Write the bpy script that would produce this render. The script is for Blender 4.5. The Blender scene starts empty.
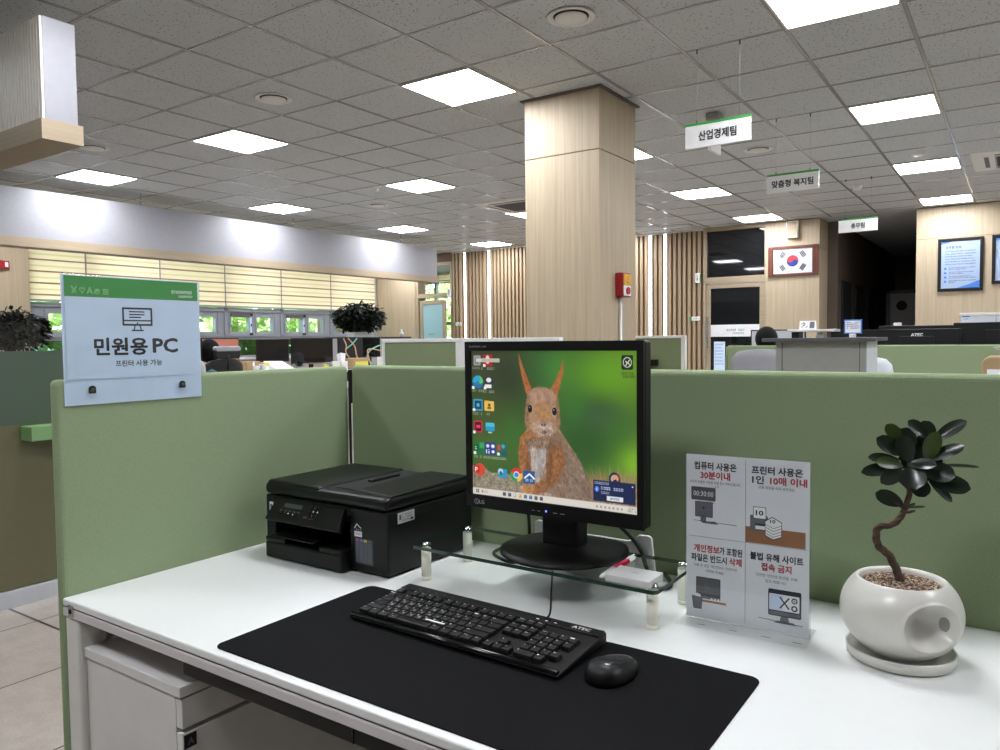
import bpy, bmesh, math, random
import numpy as np
from mathutils import Vector, Matrix

SC = bpy.context.scene
COL = SC.collection
rng = random.Random(7)

# ------------------------------------------------------------------ camera, world, exposure
F_PX = 760.27
YAW, PITCH, ROLL = -0.60206, -0.04706, -0.01080
CAM_Z = 1.2382
CEIL = 2.9844
DESK = 0.7293
DESKTOP_TOP = DESK

_cy, _sy = math.cos(YAW), math.sin(YAW)
_cp, _sp = math.cos(PITCH), math.sin(PITCH)
_f = Vector((_sy * _cp, _cy * _cp, _sp))
_r0 = Vector((_cy, -_sy, 0.0))
_u0 = _r0.cross(_f)
_cr, _sr = math.cos(ROLL), math.sin(ROLL)
_r = _cr * _r0 + _sr * _u0
_u = -_sr * _r0 + _cr * _u0
cam_data = bpy.data.cameras.new('camera')
cam_data.sensor_fit = 'HORIZONTAL'
cam_data.sensor_width = 36.0
cam_data.lens = 36.0 * F_PX / 1000.0
cam_data.clip_start = 0.02
cam_data.clip_end = 200
cam = bpy.data.objects.new('camera', cam_data)
COL.objects.link(cam)
cam.matrix_world = Matrix(((_r.x, _u.x, -_f.x, 0), (_r.y, _u.y, -_f.y, 0), (_r.z, _u.z, -_f.z, CAM_Z), (0, 0, 0, 1)))
SC.camera = cam

world = bpy.data.worlds.new('daylight')
SC.world = world
world.use_nodes = True
_bg = world.node_tree.nodes['Background']
_bg.inputs[0].default_value = (0.86, 0.94, 1.0, 1)
_bg.inputs[1].default_value = 13.5

SC.view_settings.view_transform = 'Standard'
SC.view_settings.look = 'None'
SC.view_settings.gamma = 1.0
SC.view_settings.use_curve_mapping = False
SC.view_settings.exposure = 0.0

PANEL_STRENGTH = 37.0        # ceiling LED panels
STRIP_STRENGTH = 6.0         # LED strips in the slatted wall

# ------------------------------------------------------------------ materials
def lin(c):
    return tuple((x / 255 / 12.92) if x / 255 <= 0.04045 else ((x / 255 + 0.055) / 1.055) ** 2.4 for x in c)

class NT:
    def __init__(self, m):
        self.nt = m.node_tree
        self.n = self.nt.nodes
        self.b = self.n.get('Principled BSDF')
    def add(self, t, **k):
        x = self.n.new(t)
        for a, v in k.items():
            setattr(x, a, v)
        return x
    def link(self, a, b):
        self.nt.links.new(a, b)
    def math(self, op, a, b=None):
        x = self.add('ShaderNodeMath', operation=op)
        for i, v in enumerate((a, b)):
            if v is None:
                continue
            if isinstance(v, (int, float)):
                x.inputs[i].default_value = v
            else:
                self.link(v, x.inputs[i])
        return x.outputs[0]
    def mix(self, f, a, b):
        x = self.add('ShaderNodeMix', data_type='RGBA')
        for i, v in ((0, f), (6, a), (7, b)):
            if isinstance(v, (int, float)):
                x.inputs[i].default_value = v
            elif isinstance(v, tuple):
                x.inputs[i].default_value = v + (1,) if len(v) == 3 else v
            else:
                self.link(v, x.inputs[i])
        return x.outputs[2]

def mat(name, rgb, rough=0.5, metal=0.0, spec=0.5, noise=0.0, nscale=20.0, bump=0.0, bscale=200.0, coat=0.0, alpha=None, stretch=None, bdist=0.001):
    m = bpy.data.materials.new(name)
    m.use_nodes = True
    t = NT(m)
    b = t.b
    c = lin(rgb)
    b.inputs['Base Color'].default_value = c + (1,)
    b.inputs['Roughness'].default_value = rough
    b.inputs['Metallic'].default_value = metal
    b.inputs['Specular IOR Level'].default_value = spec
    if coat:
        b.inputs['Coat Weight'].default_value = coat
        b.inputs['Coat Roughness'].default_value = 0.08
    tc = t.add('ShaderNodeTexCoord')
    vec = tc.outputs['Object']
    if stretch:
        mp = t.add('ShaderNodeMapping')
        mp.inputs['Scale'].default_value = stretch
        t.link(vec, mp.inputs['Vector'])
        vec = mp.outputs['Vector']
    # every surface gets a little procedural variation
    nz = t.add('ShaderNodeTexNoise')
    nz.inputs['Scale'].default_value = nscale
    nz.inputs['Detail'].default_value = 4
    t.link(vec, nz.inputs['Vector'])
    amt = noise if noise else 0.03
    lo = tuple(x * (1 - amt) for x in c)
    hi = tuple(min(1, x * (1 + amt)) for x in c)
    rp = t.add('ShaderNodeMapRange')
    rp.inputs[1].default_value = 0.3
    rp.inputs[2].default_value = 0.7
    t.link(nz.outputs[0], rp.inputs[0])
    t.link(t.mix(rp.outputs[0], lo, hi), b.inputs['Base Color'])
    if bump:
        n2 = t.add('ShaderNodeTexNoise')
        n2.inputs['Scale'].default_value = bscale
        n2.inputs['Detail'].default_value = 3
        t.link(vec, n2.inputs['Vector'])
        bp = t.add('ShaderNodeBump')
        bp.inputs['Strength'].default_value = bump
        bp.inputs['Distance'].default_value = bdist
        t.link(n2.outputs[0], bp.inputs['Height'])
        t.link(bp.outputs[0], b.inputs['Normal'])
    return m

def emit_mat(name, rgb, strength, base=0.8):
    m = bpy.data.materials.new(name)
    m.use_nodes = True
    t = NT(m)
    b = t.b
    b.inputs['Base Color'].default_value = (base, base, base, 1)
    b.inputs['Emission Color'].default_value = lin(rgb) + (1,)
    b.inputs['Emission Strength'].default_value = strength
    return m

def glass_mat(name, tint=(235, 245, 240), gloss=0.06, rough=0.02, base=0.0, base_rgb=(200, 200, 200)):
    """thin pane: lets light straight through, mirrors a little by Fresnel; base adds a milky film"""
    m = bpy.data.materials.new(name)
    m.use_nodes = True
    t = NT(m)
    out = t.n['Material Output']
    t.n.remove(t.b)
    tr = t.add('ShaderNodeBsdfTransparent')
    tr.inputs[0].default_value = lin(tint) + (1,)
    gl = t.add('ShaderNodeBsdfGlossy')
    gl.inputs['Roughness'].default_value = rough
    fr = t.add('ShaderNodeFresnel')
    fr.inputs[0].default_value = 1.45
    geo = t.add('ShaderNodeNewGeometry')
    fac = t.math('MULTIPLY', t.math('MINIMUM', t.math('ADD', fr.outputs[0], gloss - 0.04), 1.0), t.math('SUBTRACT', 1.0, geo.outputs['Backfacing']))
    mx = t.add('ShaderNodeMixShader')
    t.link(fac, mx.inputs[0])
    surf = tr.outputs[0]
    if base:
        df = t.add('ShaderNodeBsdfDiffuse')
        df.inputs[0].default_value = lin(base_rgb) + (1,)
        tl = t.add('ShaderNodeBsdfTranslucent')
        tl.inputs[0].default_value = lin(base_rgb) + (1,)
        m3 = t.add('ShaderNodeMixShader')
        m3.inputs[0].default_value = 0.45
        t.link(df.outputs[0], m3.inputs[1])
        t.link(tl.outputs[0], m3.inputs[2])
        m2 = t.add('ShaderNodeMixShader')
        m2.inputs[0].default_value = base
        t.link(tr.outputs[0], m2.inputs[1])
        t.link(m3.outputs[0], m2.inputs[2])
        surf = m2.outputs[0]
    t.link(surf, mx.inputs[1])
    t.link(gl.outputs[0], mx.inputs[2])
    t.link(mx.outputs[0], out.inputs[0])
    return m

def wood_mat(name, rgb, dark=0.14, rough=0.55, grain=(55, 55, 1.2)):
    m = mat(name, rgb, rough)
    t = NT(m)
    tc = t.add('ShaderNodeTexCoord')
    mp = t.add('ShaderNodeMapping')
    mp.inputs['Scale'].default_value = grain
    t.link(tc.outputs['Object'], mp.inputs['Vector'])
    n1 = t.add('ShaderNodeTexNoise')
    n1.inputs['Scale'].default_value = 1.0
    n1.inputs['Detail'].default_value = 5
    t.link(mp.outputs[0], n1.inputs['Vector'])
    mp2 = t.add('ShaderNodeMapping')
    mp2.inputs['Scale'].default_value = tuple(g * 5 for g in grain)
    t.link(tc.outputs['Object'], mp2.inputs['Vector'])
    n2 = t.add('ShaderNodeTexNoise')
    n2.inputs['Scale'].default_value = 1.0
    n2.inputs['Detail'].default_value = 2
    t.link(mp2.outputs[0], n2.inputs['Vector'])
    s = t.math('ADD', t.math('MULTIPLY', n1.outputs[0], 0.65), t.math('MULTIPLY', n2.outputs[0], 0.35))
    rp = t.add('ShaderNodeMapRange')
    rp.inputs[1].default_value = 0.34
    rp.inputs[2].default_value = 0.66
    t.link(s, rp.inputs[0])
    c = lin(rgb)
    t.link(t.mix(rp.outputs[0], tuple(x * (1 - dark) for x in c), tuple(min(1, x * (1 + dark * 0.7)) for x in c)), t.b.inputs['Base Color'])
    return m

MT = {}
MT['desk'] = mat('desk_laminate', (225, 227, 224), 0.38, noise=0.01)
MT['desk_edge'] = mat('desk_edge_band', (205, 200, 200), 0.5)
MT['groove'] = mat('groove_grey', (95, 88, 88), 0.7)
MT['white_metal'] = mat('white_powder_coat', (214, 213, 208), 0.45)
MT['white_plastic'] = mat('white_plastic', (226, 226, 224), 0.35)
MT['cream'] = mat('cream_plastic', (240, 237, 222), 0.4)
MT['cabinet_white'] = mat('cabinet_white', (212, 211, 208), 0.5)
MT['black_plastic'] = mat('black_plastic', (6, 6, 7), 0.45, spec=0.35, bump=0.08, bscale=900, bdist=0.0003)
MT['black_gloss'] = mat('black_gloss', (10, 10, 12), 0.16)
MT['black_matt'] = mat('black_matt', (14, 14, 15), 0.7)
MT['printer_top'] = mat('printer_top_plastic', (8, 8, 9), 0.42, spec=0.4, bump=0.1, bscale=1200, bdist=0.0003)
MT['key'] = mat('keycap_black', (8, 8, 9), 0.38)
MT['mat_cloth'] = mat('desk_mat_cloth', (13, 13, 14), 0.9, spec=0.15, noise=0.2, nscale=260, bump=0.35, bscale=900, bdist=0.0006)
MT['metal'] = mat('brushed_steel', (190, 192, 194), 0.25, metal=1.0)
MT['tbar'] = mat('ceiling_rail_paint', (150, 150, 148), 0.22, spec=0.8)
MT['chrome'] = mat('chrome', (215, 217, 218), 0.08, metal=1.0)
MT['steel_base'] = mat('steel_baseboard', (200, 205, 212), 0.3, metal=0.7)
MT['paper'] = mat('paper_white', (228, 229, 232), 0.7)
MT['paper_blue'] = mat('pale_blue_print', (205, 222, 244), 0.6)
MT['ink'] = mat('ink_black', (26, 28, 36), 0.6)
MT['ink_red'] = mat('ink_red', (178, 26, 42), 0.6)
MT['ink_grey'] = mat('ink_grey', (96, 98, 108), 0.6)
MT['ink_white'] = mat('ink_white', (240, 240, 240), 0.6)
MT['ink_pale_green'] = mat('ink_pale_green', (150, 205, 140), 0.6)
MT['ink_green'] = mat('ink_green', (52, 148, 62), 0.6)
MT['ink_darkgreen'] = mat('ink_dark_green', (40, 110, 60), 0.6)
MT['ink_brown'] = mat('ink_brown', (150, 98, 56), 0.6)
MT['ink_blue'] = mat('ink_blue', (60, 120, 200), 0.6)
MT['ink_navy'] = mat('ink_navy', (32, 42, 120), 0.6)
MT['flag_red'] = mat('flag_red', (205, 50, 58), 0.7)
MT['flag_blue'] = mat('flag_blue', (30, 50, 130), 0.7)
MT['panel'] = mat('green_felt', (141, 157, 122), 0.95, noise=0.10, nscale=420, bump=0.5, bscale=700, bdist=0.0008, spec=0.2)
MT['panel_far'] = mat('green_felt_olive', (126, 138, 106), 0.95, noise=0.08, nscale=200, bump=0.3, bscale=500, spec=0.2)
MT['frame_white'] = mat('white_frame', (224, 224, 222), 0.4)
MT['wood'] = wood_mat('pale_oak_laminate', (176, 160, 134))
MT['wood_x'] = wood_mat('pale_oak_cross_grain', (158, 142, 118), grain=(1.2, 1.2, 55))
MT['wood_slat'] = wood_mat('oak_slat', (164, 142, 114), 0.12)
MT['wood_back'] = mat('slat_backing', (112, 92, 74), 0.8)
MT['wood_red'] = wood_mat('reddish_walnut', (100, 50, 32), 0.2)
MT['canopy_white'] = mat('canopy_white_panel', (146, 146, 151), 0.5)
MT['rib'] = mat('fluted_panel_beige', (214, 209, 198), 0.55)
MT['window_frame'] = mat('window_frame_grey', (140, 144, 152), 0.4)
MT['glass'] = glass_mat('clear_glass')
MT['glass_dark'] = mat('dark_glass', (22, 24, 26), 0.03, spec=0.6)
MT['glass_frost'] = glass_mat('frosted_film_glass', tint=(140, 160, 148), base=0.8, base_rgb=(98, 118, 100), rough=0.25)
MT['glass_frost_blue'] = glass_mat('frosted_door_glass', tint=(190, 220, 230), base=0.75, base_rgb=(190, 220, 228), rough=0.3)
MT['shelf_glass'] = glass_mat('shelf_glass', tint=(249, 252, 250), gloss=0.07)
MT['shelf_edge'] = mat('glass_edge_green', (46, 66, 58), 0.12)
MT['acrylic'] = glass_mat('acrylic_clear', tint=(252, 253, 253), gloss=0.06, base=0.02, base_rgb=(225, 230, 232))
MT['acrylic_pale'] = glass_mat('acrylic_pale', tint=(235, 240, 245), gloss=0.07, base=0.8, base_rgb=(196, 210, 232))
MT['olive_front'] = mat('olive_counter_front', (92, 90, 64), 0.4)
MT['ledge_green'] = mat('ledge_green', (110, 148, 96), 0.45)
MT['grey_box'] = mat('grey_laminate', (150, 152, 146), 0.5)
MT['grey_dark_top'] = mat('grey_dark_top', (74, 74, 76), 0.5)
MT['grey_chair'] = mat('grey_chair_fabric', (150, 150, 156), 0.85, bump=0.2)
MT['light_chair'] = mat('light_chair_plastic', (206, 212, 218), 0.5)
MT['dark_wall'] = mat('corridor_dark_brown', (92, 80, 70), 0.6)  # even dark brown base colour of the corridor walls
MT['wall_paint'] = mat('wall_paint', (190, 186, 178), 0.8, bump=0.05)
MT['wall_grey'] = mat('wall_grey', (150, 150, 150), 0.8)
MT['outdoor_ground'] = mat('outdoor_ground', (150, 148, 138), 0.9)
MT['skin'] = mat('skin', (214, 170, 146), 0.55)
MT['hair'] = mat('black_hair', (6, 5, 5), 0.75, spec=0.2, bump=0.6, bscale=60, stretch=(8, 8, 1), bdist=0.003)
MT['dark_cloth'] = mat('dark_navy_cloth', (30, 32, 42), 0.9, bump=0.2)
MT['white_cloth'] = mat('white_shirt_cloth', (205, 206, 210), 0.9, bump=0.2)
MT['teal_cloth'] = mat('teal_cloth', (24, 84, 82), 0.9, bump=0.3)
MT['cardboard'] = mat('cardboard', (166, 138, 104), 0.8)
MT['yellow'] = mat('yellow_card', (214, 202, 84), 0.7)
MT['red_box'] = mat('red_enamel', (150, 20, 30), 0.4)
MT['amber'] = mat('amber_face', (226, 164, 40), 0.5)
MT['pot'] = mat('white_glazed_ceramic', (212, 210, 202), 0.3, coat=0.15)
MT['bark'] = mat('twisted_bark', (74, 56, 43), 0.85, noise=0.4, nscale=90, bump=0.8, bscale=160, bdist=0.003)
MT['leaf'] = mat('ficus_leaf', (24, 36, 24), 0.3, noise=0.25, nscale=30, coat=0.15)
MT['leaf_young'] = mat('ficus_young_leaf', (48, 68, 20), 0.35, noise=0.2, nscale=30)
MT['leaf_dark'] = mat('office_plant_leaf', (15, 24, 14), 0.6, spec=0.25, noise=0.3, nscale=12)
MT['leaf_out'] = mat('outdoor_leaf', (172, 196, 122), 0.7, noise=0.45, nscale=3)
MT['tree_bark'] = mat('tree_bark', (96, 82, 68), 0.9)
MT['pink'] = mat('pink_pen', (196, 30, 76), 0.35)
MT['cable'] = mat('cable_black', (14, 14, 15), 0.5)
MT['teal_cable'] = mat('teal_cable', (96, 176, 150), 0.5)
MT['tan_cable'] = mat('tan_cable', (196, 150, 110), 0.5)
MT['panel_light'] = emit_mat('led_diffuser', (246, 248, 255), PANEL_STRENGTH)
MT['strip_light'] = emit_mat('led_strip_diffuser', (248, 250, 255), STRIP_STRENGTH)
MT['blue_led'] = emit_mat('blue_power_led', (60, 80, 255), 2.0)
MT['led_tank_m'] = mat('ink_tank_magenta', (168, 60, 120), 0.4)
MT['led_tank_c'] = mat('ink_tank_cyan', (60, 120, 170), 0.4)
MT['led_tank_y'] = mat('ink_tank_yellow', (196, 180, 70), 0.4)
MT['led_tank_k'] = mat('ink_tank_grey', (84, 88, 96), 0.35)
MT['tank_body'] = mat('ink_tank_smoke', (78, 82, 92), 0.2)
MT['orange_screen'] = emit_mat('orange_screen', (196, 116, 92), 0.8, 0.02)
MT['pale_screen'] = emit_mat('pale_screen', (190, 192, 200), 0.8, 0.02)
MT['screen_off'] = mat('screen_off', (12, 13, 16), 0.12)
MT['logo_silver'] = mat('logo_silver', (168, 168, 170), 0.4)
MT['framed_print'] = mat('framed_print', (150, 168, 196), 0.6)
MT['flag_white'] = mat('flag_cloth_white', (206, 207, 214), 0.8)
MT['mouse_top'] = mat('mouse_top_grey', (34, 36, 39), 0.25)
MT['glass_lower'] = glass_mat('lower_glass_shade_tint', tint=(130, 150, 140))  # tint darkens the lower panes to mimic shaded shrubs outside
MT['lcd'] = mat('printer_lcd', (70, 74, 72), 0.3)
MT['grey_cloth'] = mat('grey_hooded_cloth', (178, 178, 180), 0.9, bump=0.3)

def ceiling_mat():
    m = mat('mineral_ceiling_tile', (190, 193, 194), 0.9)
    t = NT(m)
    tc = t.add('ShaderNodeTexCoord')
    v = t.add('ShaderNodeTexNoise')
    v.inputs['Scale'].default_value = 70
    v.inputs['Detail'].default_value = 2
    t.link(tc.outputs['Object'], v.inputs['Vector'])
    v2 = t.add('ShaderNodeTexVoronoi')
    v2.inputs['Scale'].default_value = 46
    t.link(tc.outputs['Object'], v2.inputs['Vector'])
    hole = t.math('MULTIPLY', t.math('LESS_THAN', v2.outputs['Distance'], 0.24), t.math('GREATER_THAN', v.outputs[0], 0.46))
    c = lin((190, 193, 194))
    dk = lin((112, 111, 107))
    n3 = t.add('ShaderNodeTexNoise')
    n3.inputs['Scale'].default_value = 160
    t.link(tc.outputs['Object'], n3.inputs['Vector'])
    base = t.mix(n3.outputs[0], tuple(x * 0.9 for x in c), tuple(min(1, x * 1.08) for x in c))
    t.link(t.mix(hole, base, dk), t.b.inputs['Base Color'])
    return m
MT['ceiling'] = ceiling_mat()

def floor_mat():
    m = mat('beige_access_floor', (160, 152, 142), 0.4)
    t = NT(m)
    tc = t.add('ShaderNodeTexCoord')
    sp = t.add('ShaderNodeSeparateXYZ')
    t.link(tc.outputs['Object'], sp.inputs[0])
    def joint(o, off, w):
        q = t.math('DIVIDE', t.math('SUBTRACT', o, off), 0.6)
        fr = t.math('SUBTRACT', q, t.math('FLOOR', q))
        d = t.math('MINIMUM', fr, t.math('SUBTRACT', 1.0, fr))
        return t.math('LESS_THAN', d, w / 0.6)
    j = t.math('MAXIMUM', joint(sp.outputs[0], -3.616, 0.004), joint(sp.outputs[1], 1.5836, 0.006))
    n1 = t.add('ShaderNodeTexNoise')
    n1.inputs['Scale'].default_value = 9
    n1.inputs['Detail'].default_value = 8
    n1.inputs['Roughness'].default_value = 0.7
    t.link(tc.outputs['Object'], n1.inputs['Vector'])
    n2 = t.add('ShaderNodeTexNoise')
    n2.inputs['Scale'].default_value = 130
    t.link(tc.outputs['Object'], n2.inputs['Vector'])
    s = t.math('ADD', t.math('MULTIPLY', n1.outputs[0], 0.6), t.math('MULTIPLY', n2.outputs[0], 0.4))
    rp = t.add('ShaderNodeMapRange')
    rp.inputs[1].default_value = 0.35
    rp.inputs[2].default_value = 0.65
    t.link(s, rp.inputs[0])
    base = t.mix(rp.outputs[0], lin((146, 136, 126)), lin((170, 161, 151)))
    t.link(t.mix(j, base, lin((36, 33, 31))), t.b.inputs['Base Color'])
    return m
MT['floor'] = floor_mat()

def blind_mat():
    m = bpy.data.materials.new('zebra_blind_fabric')
    m.use_nodes = True
    t = NT(m)
    out = t.n['Material Output']
    tc = t.add('ShaderNodeTexCoord')
    sp = t.add('ShaderNodeSeparateXYZ')
    t.link(tc.outputs['Object'], sp.inputs[0])
    def band(period, off, w):
        q = t.math('DIVIDE', t.math('SUBTRACT', sp.outputs[2], off), period)
        fr = t.math('SUBTRACT', q, t.math('FLOOR', q))
        return t.math('LESS_THAN', fr, w)
    thin = band(0.165, 1.93, 0.13)
    soft = band(0.165, 1.93 - 0.09, 0.16)
    base = t.mix(soft, lin((255, 243, 226)), lin((240, 225, 194)))
    colr = t.mix(thin, base, lin((170, 138, 104)))
    d = t.add('ShaderNodeBsdfDiffuse')
    tl = t.add('ShaderNodeBsdfTranslucent')
    t.link(colr, d.inputs[0])
    t.link(colr, tl.inputs[0])
    mx = t.add('ShaderNodeMixShader')
    mx.inputs[0].default_value = 0.55
    t.link(d.outputs[0], mx.inputs[1])
    t.link(tl.outputs[0], mx.inputs[2])
    t.link(mx.outputs[0], out.inputs[0])
    return m
MT['blind'] = blind_mat()

def soil_mat():
    m = mat('gravel_soil', (120, 98, 80), 0.9)
    t = NT(m)
    tc = t.add('ShaderNodeTexCoord')
    v = t.add('ShaderNodeTexVoronoi')
    v.inputs['Scale'].default_value = 330
    t.link(tc.outputs['Object'], v.inputs['Vector'])
    sp = t.add('ShaderNodeSeparateColor')
    t.link(v.outputs['Color'], sp.inputs[0])
    rp = t.add('ShaderNodeValToRGB')
    el = rp.color_ramp.elements
    el[0].color = lin((70, 52, 40)) + (1,)
    el[1].color = lin((214, 196, 172)) + (1,)
    e = el.new(0.5)
    e.color = lin((136, 108, 86)) + (1,)
    t.link(sp.outputs[0], rp.inputs[0])
    t.link(rp.outputs[0], t.b.inputs['Base Color'])
    bp = t.add('ShaderNodeBump')
    bp.inputs['Distance'].default_value = 0.004
    bp.invert = True
    t.link(v.outputs['Distance'], bp.inputs['Height'])
    t.link(bp.outputs[0], t.b.inputs['Normal'])
    return m
MT['soil'] = soil_mat()

def attr_screen_mat(name, strength=1.0):
    m = bpy.data.materials.new(name)
    m.use_nodes = True
    t = NT(m)
    a = t.add('ShaderNodeAttribute')
    a.attribute_name = 'pixel'
    t.b.inputs['Base Color'].default_value = (0.01, 0.01, 0.012, 1)
    t.b.inputs['Roughness'].default_value = 0.45
    t.link(a.outputs['Color'], t.b.inputs['Emission Color'])
    t.b.inputs['Emission Strength'].default_value = strength
    return m
MT['desktop'] = attr_screen_mat('lit_screen', 1.0)

# ------------------------------------------------------------------ mesh builder
class MB:
    """collects geometry for ONE mesh object"""
    def __init__(self):
        self.v, self.f, self.s = [], [], []
    def add(self, vs, fs, smooth=False):
        o = len(self.v)
        self.v += [tuple(p) for p in vs]
        self.f += [tuple(o + i for i in f) for f in fs]
        self.s += [smooth] * len(fs)
        return self
    def box(self, x0, x1, y0, y1, z0, z1):
        vs = [(x0, y0, z0), (x1, y0, z0), (x1, y1, z0), (x0, y1, z0), (x0, y0, z1), (x1, y0, z1), (x1, y1, z1), (x0, y1, z1)]
        return self.add(vs, [(0, 3, 2, 1), (4, 5, 6, 7), (0, 1, 5, 4), (1, 2, 6, 5), (2, 3, 7, 6), (3, 0, 4, 7)])
    def hexa(self, b, t):
        """8-corner block: bottom ring b (ccw from above) and top ring t"""
        return self.add(list(b) + list(t), [(3, 2, 1, 0), (4, 5, 6, 7), (0, 1, 5, 4), (1, 2, 6, 5), (2, 3, 7, 6), (3, 0, 4, 7)])
    def prism(self, poly, z0, z1, frame=None):
        """extrude 2-D polygon along z; frame maps (x,y,z)->world"""
        n = len(poly)
        vs = [(x, y, z0) for x, y in poly] + [(x, y, z1) for x, y in poly]
        if frame:
            vs = [frame(*p) for p in vs]
        fs = [tuple(range(n - 1, -1, -1)), tuple(range(n, 2 * n))] + [(i, (i + 1) % n, n + (i + 1) % n, n + i) for i in range(n)]
        return self.add(vs, fs)
    def tube(self, pts, radii, n=10, caps=True, smooth=True):
        pts = [Vector(p) for p in pts]
        if isinstance(radii, (int, float)):
            radii = [radii] * len(pts)
        vs, fs = [], []
        prev = None
        for i, p in enumerate(pts):
            d = (pts[min(i + 1, len(pts) - 1)] - pts[max(i - 1, 0)]).normalized()
            if prev is None:
                a = Vector((0, 0, 1)) if abs(d.z) < 0.9 else Vector((1, 0, 0))
                s = d.cross(a).normalized()
            else:
                s = (prev - d * prev.dot(d)).normalized()
            prev = s
            t = d.cross(s)
            for k in range(n):
                a = 2 * math.pi * k / n
                vs.append(p + (s * math.cos(a) + t * math.sin(a)) * radii[i])
        for i in range(len(pts) - 1):
            for k in range(n):
                fs.append((i * n + k, i * n + (k + 1) % n, (i + 1) * n + (k + 1) % n, (i + 1) * n + k))
        self.add(vs, fs, smooth)
        if caps:
            o = len(self.v) - len(vs)
            self.f += [tuple(o + k for k in range(n - 1, -1, -1)), tuple(o + (len(pts) - 1) * n + k for k in range(n))]
            self.s += [False, False]
        return self
    def cyl(self, p0, p1, r0, r1=None, n=24, smooth=True):
        return self.tube([p0, p1], [r0, r0 if r1 is None else r1], n, True, smooth)
    def lathe(self, prof, c=(0, 0, 0), n=48, smooth=True, close=False):
        """prof: list of (r,z)"""
        vs, fs = [], []
        for r, z in prof:
            for k in range(n):
                a = 2 * math.pi * k / n
                vs.append((c[0] + r * math.cos(a), c[1] + r * math.sin(a), c[2] + z))
        m = len(prof)
        for i in range(m - 1):
            for k in range(n):
                fs.append((i * n + k, i * n + (k + 1) % n, (i + 1) * n + (k + 1) % n, (i + 1) * n + k))
        self.add(vs, fs, smooth)
        return self
    def sphere(self, c, r, n=16, m=10):
        rx, ry, rz = (r, r, r) if isinstance(r, (int, float)) else r
        vs = [(c[0], c[1], c[2] - rz)]
        for i in range(1, m):
            th = math.pi * i / m - math.pi / 2
            for k in range(n):
                a = 2 * math.pi * k / n
                vs.append((c[0] + rx * math.cos(th) * math.cos(a), c[1] + ry * math.cos(th) * math.sin(a), c[2] + rz * math.sin(th)))
        vs.append((c[0], c[1], c[2] + rz))
        fs = [(0, 1 + (k + 1) % n, 1 + k) for k in range(n)]
        for i in range(m - 2):
            for k in range(n):
                fs.append((1 + i * n + k, 1 + i * n + (k + 1) % n, 1 + (i + 1) * n + (k + 1) % n, 1 + (i + 1) * n + k))
        e = len(vs) - 1
        o = 1 + (m - 2) * n
        fs += [(o + k, o + (k + 1) % n, e) for k in range(n)]
        return self.add(vs, fs, True)
    def rbox(self, x0, x1, y0, y1, z0, z1, r, n=6, axis='z'):
        """box whose outline (seen along axis) has rounded corners"""
        if axis == 'z':
            poly = rrect(x0, y0, x1, y1, r, n)
            return self.prism(poly, z0, z1)
        if axis == 'y':
            poly = rrect(x0, z0, x1, z1, r, n)
            return self.prism(poly, y0, y1, lambda x, y, z: (x, z, y))
        poly = rrect(y0, z0, y1, z1, r, n)
        return self.prism(poly, x0, x1, lambda x, y, z: (z, x, y))
    def shift(self, d):
        self.v = [(a + d[0], b + d[1], c + d[2]) for a, b, c in self.v]
        return self
    def map(self, fn):
        self.v = [tuple(fn(*p)) for p in self.v]
        return self
    def build(self, name, material, parent=None, bevel=0.0, seg=2, sub=0):
        me = bpy.data.meshes.new(name)
        me.from_pydata(self.v, [], self.f)
        me.update()
        if any(self.s):
            me.polygons.foreach_set('use_smooth', self.s)
        if isinstance(material, str):
            material = MT[material]
        me.materials.append(material)
        bm = bmesh.new()
        bm.from_mesh(me)
        bmesh.ops.recalc_face_normals(bm, faces=bm.faces)
        bm.to_mesh(me)
        bm.free()
        o = bpy.data.objects.new(name, me)
        COL.objects.link(o)
        if parent is not None:
            o.parent = parent
        if bevel:
            md = o.modifiers.new('bevel', 'BEVEL')
            md.width = bevel
            md.segments = seg
            md.limit_method = 'ANGLE'
            md.angle_limit = math.radians(40)
        if sub:
            md = o.modifiers.new('subd', 'SUBSURF')
            md.levels = sub
            md.render_levels = sub
        return o

def rrect(x0, y0, x1, y1, r, n=6):
    pts = []
    for cx, cy, a0 in ((x1 - r, y1 - r, 0), (x0 + r, y1 - r, 90), (x0 + r, y0 + r, 180), (x1 - r, y0 + r, 270)):
        for i in range(n + 1):
            a = math.radians(a0 + 90 * i / n)
            pts.append((cx + r * math.cos(a), cy + r * math.sin(a)))
    return pts

def ellipse_pts(cx, cy, rx, ry, n=24, a0=0, a1=360):
    return [(cx + rx * math.cos(math.radians(a0 + (a1 - a0) * i / n)), cy + ry * math.sin(math.radians(a0 + (a1 - a0) * i / n))) for i in range(n if a1 - a0 == 360 else n + 1)]

def thing(name, label, cat, loc=(0, 0, 0), rz=0.0, group=None):
    o = bpy.data.objects.new(name, None)
    o.empty_display_size = 0.05
    COL.objects.link(o)
    o.location = loc
    o.rotation_euler = (0, 0, rz)
    return tag(o, label, cat, group)

def tag(o, label, cat, group=None, kind=None):
    o['label'] = label
    o['category'] = cat
    if group:
        o['group'] = group
    if kind:
        o['kind'] = kind
    return o

def struct(o, label=None, cat=None):
    o['kind'] = 'structure'
    if label:
        o['label'] = label
        o['category'] = cat or 'room'
    return o

def copy_tree(o, parent=None):
    c = o.copy()
    COL.objects.link(c)
    c.parent = parent
    for ch in list(o.children):
        copy_tree(ch, c)
    return c

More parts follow.
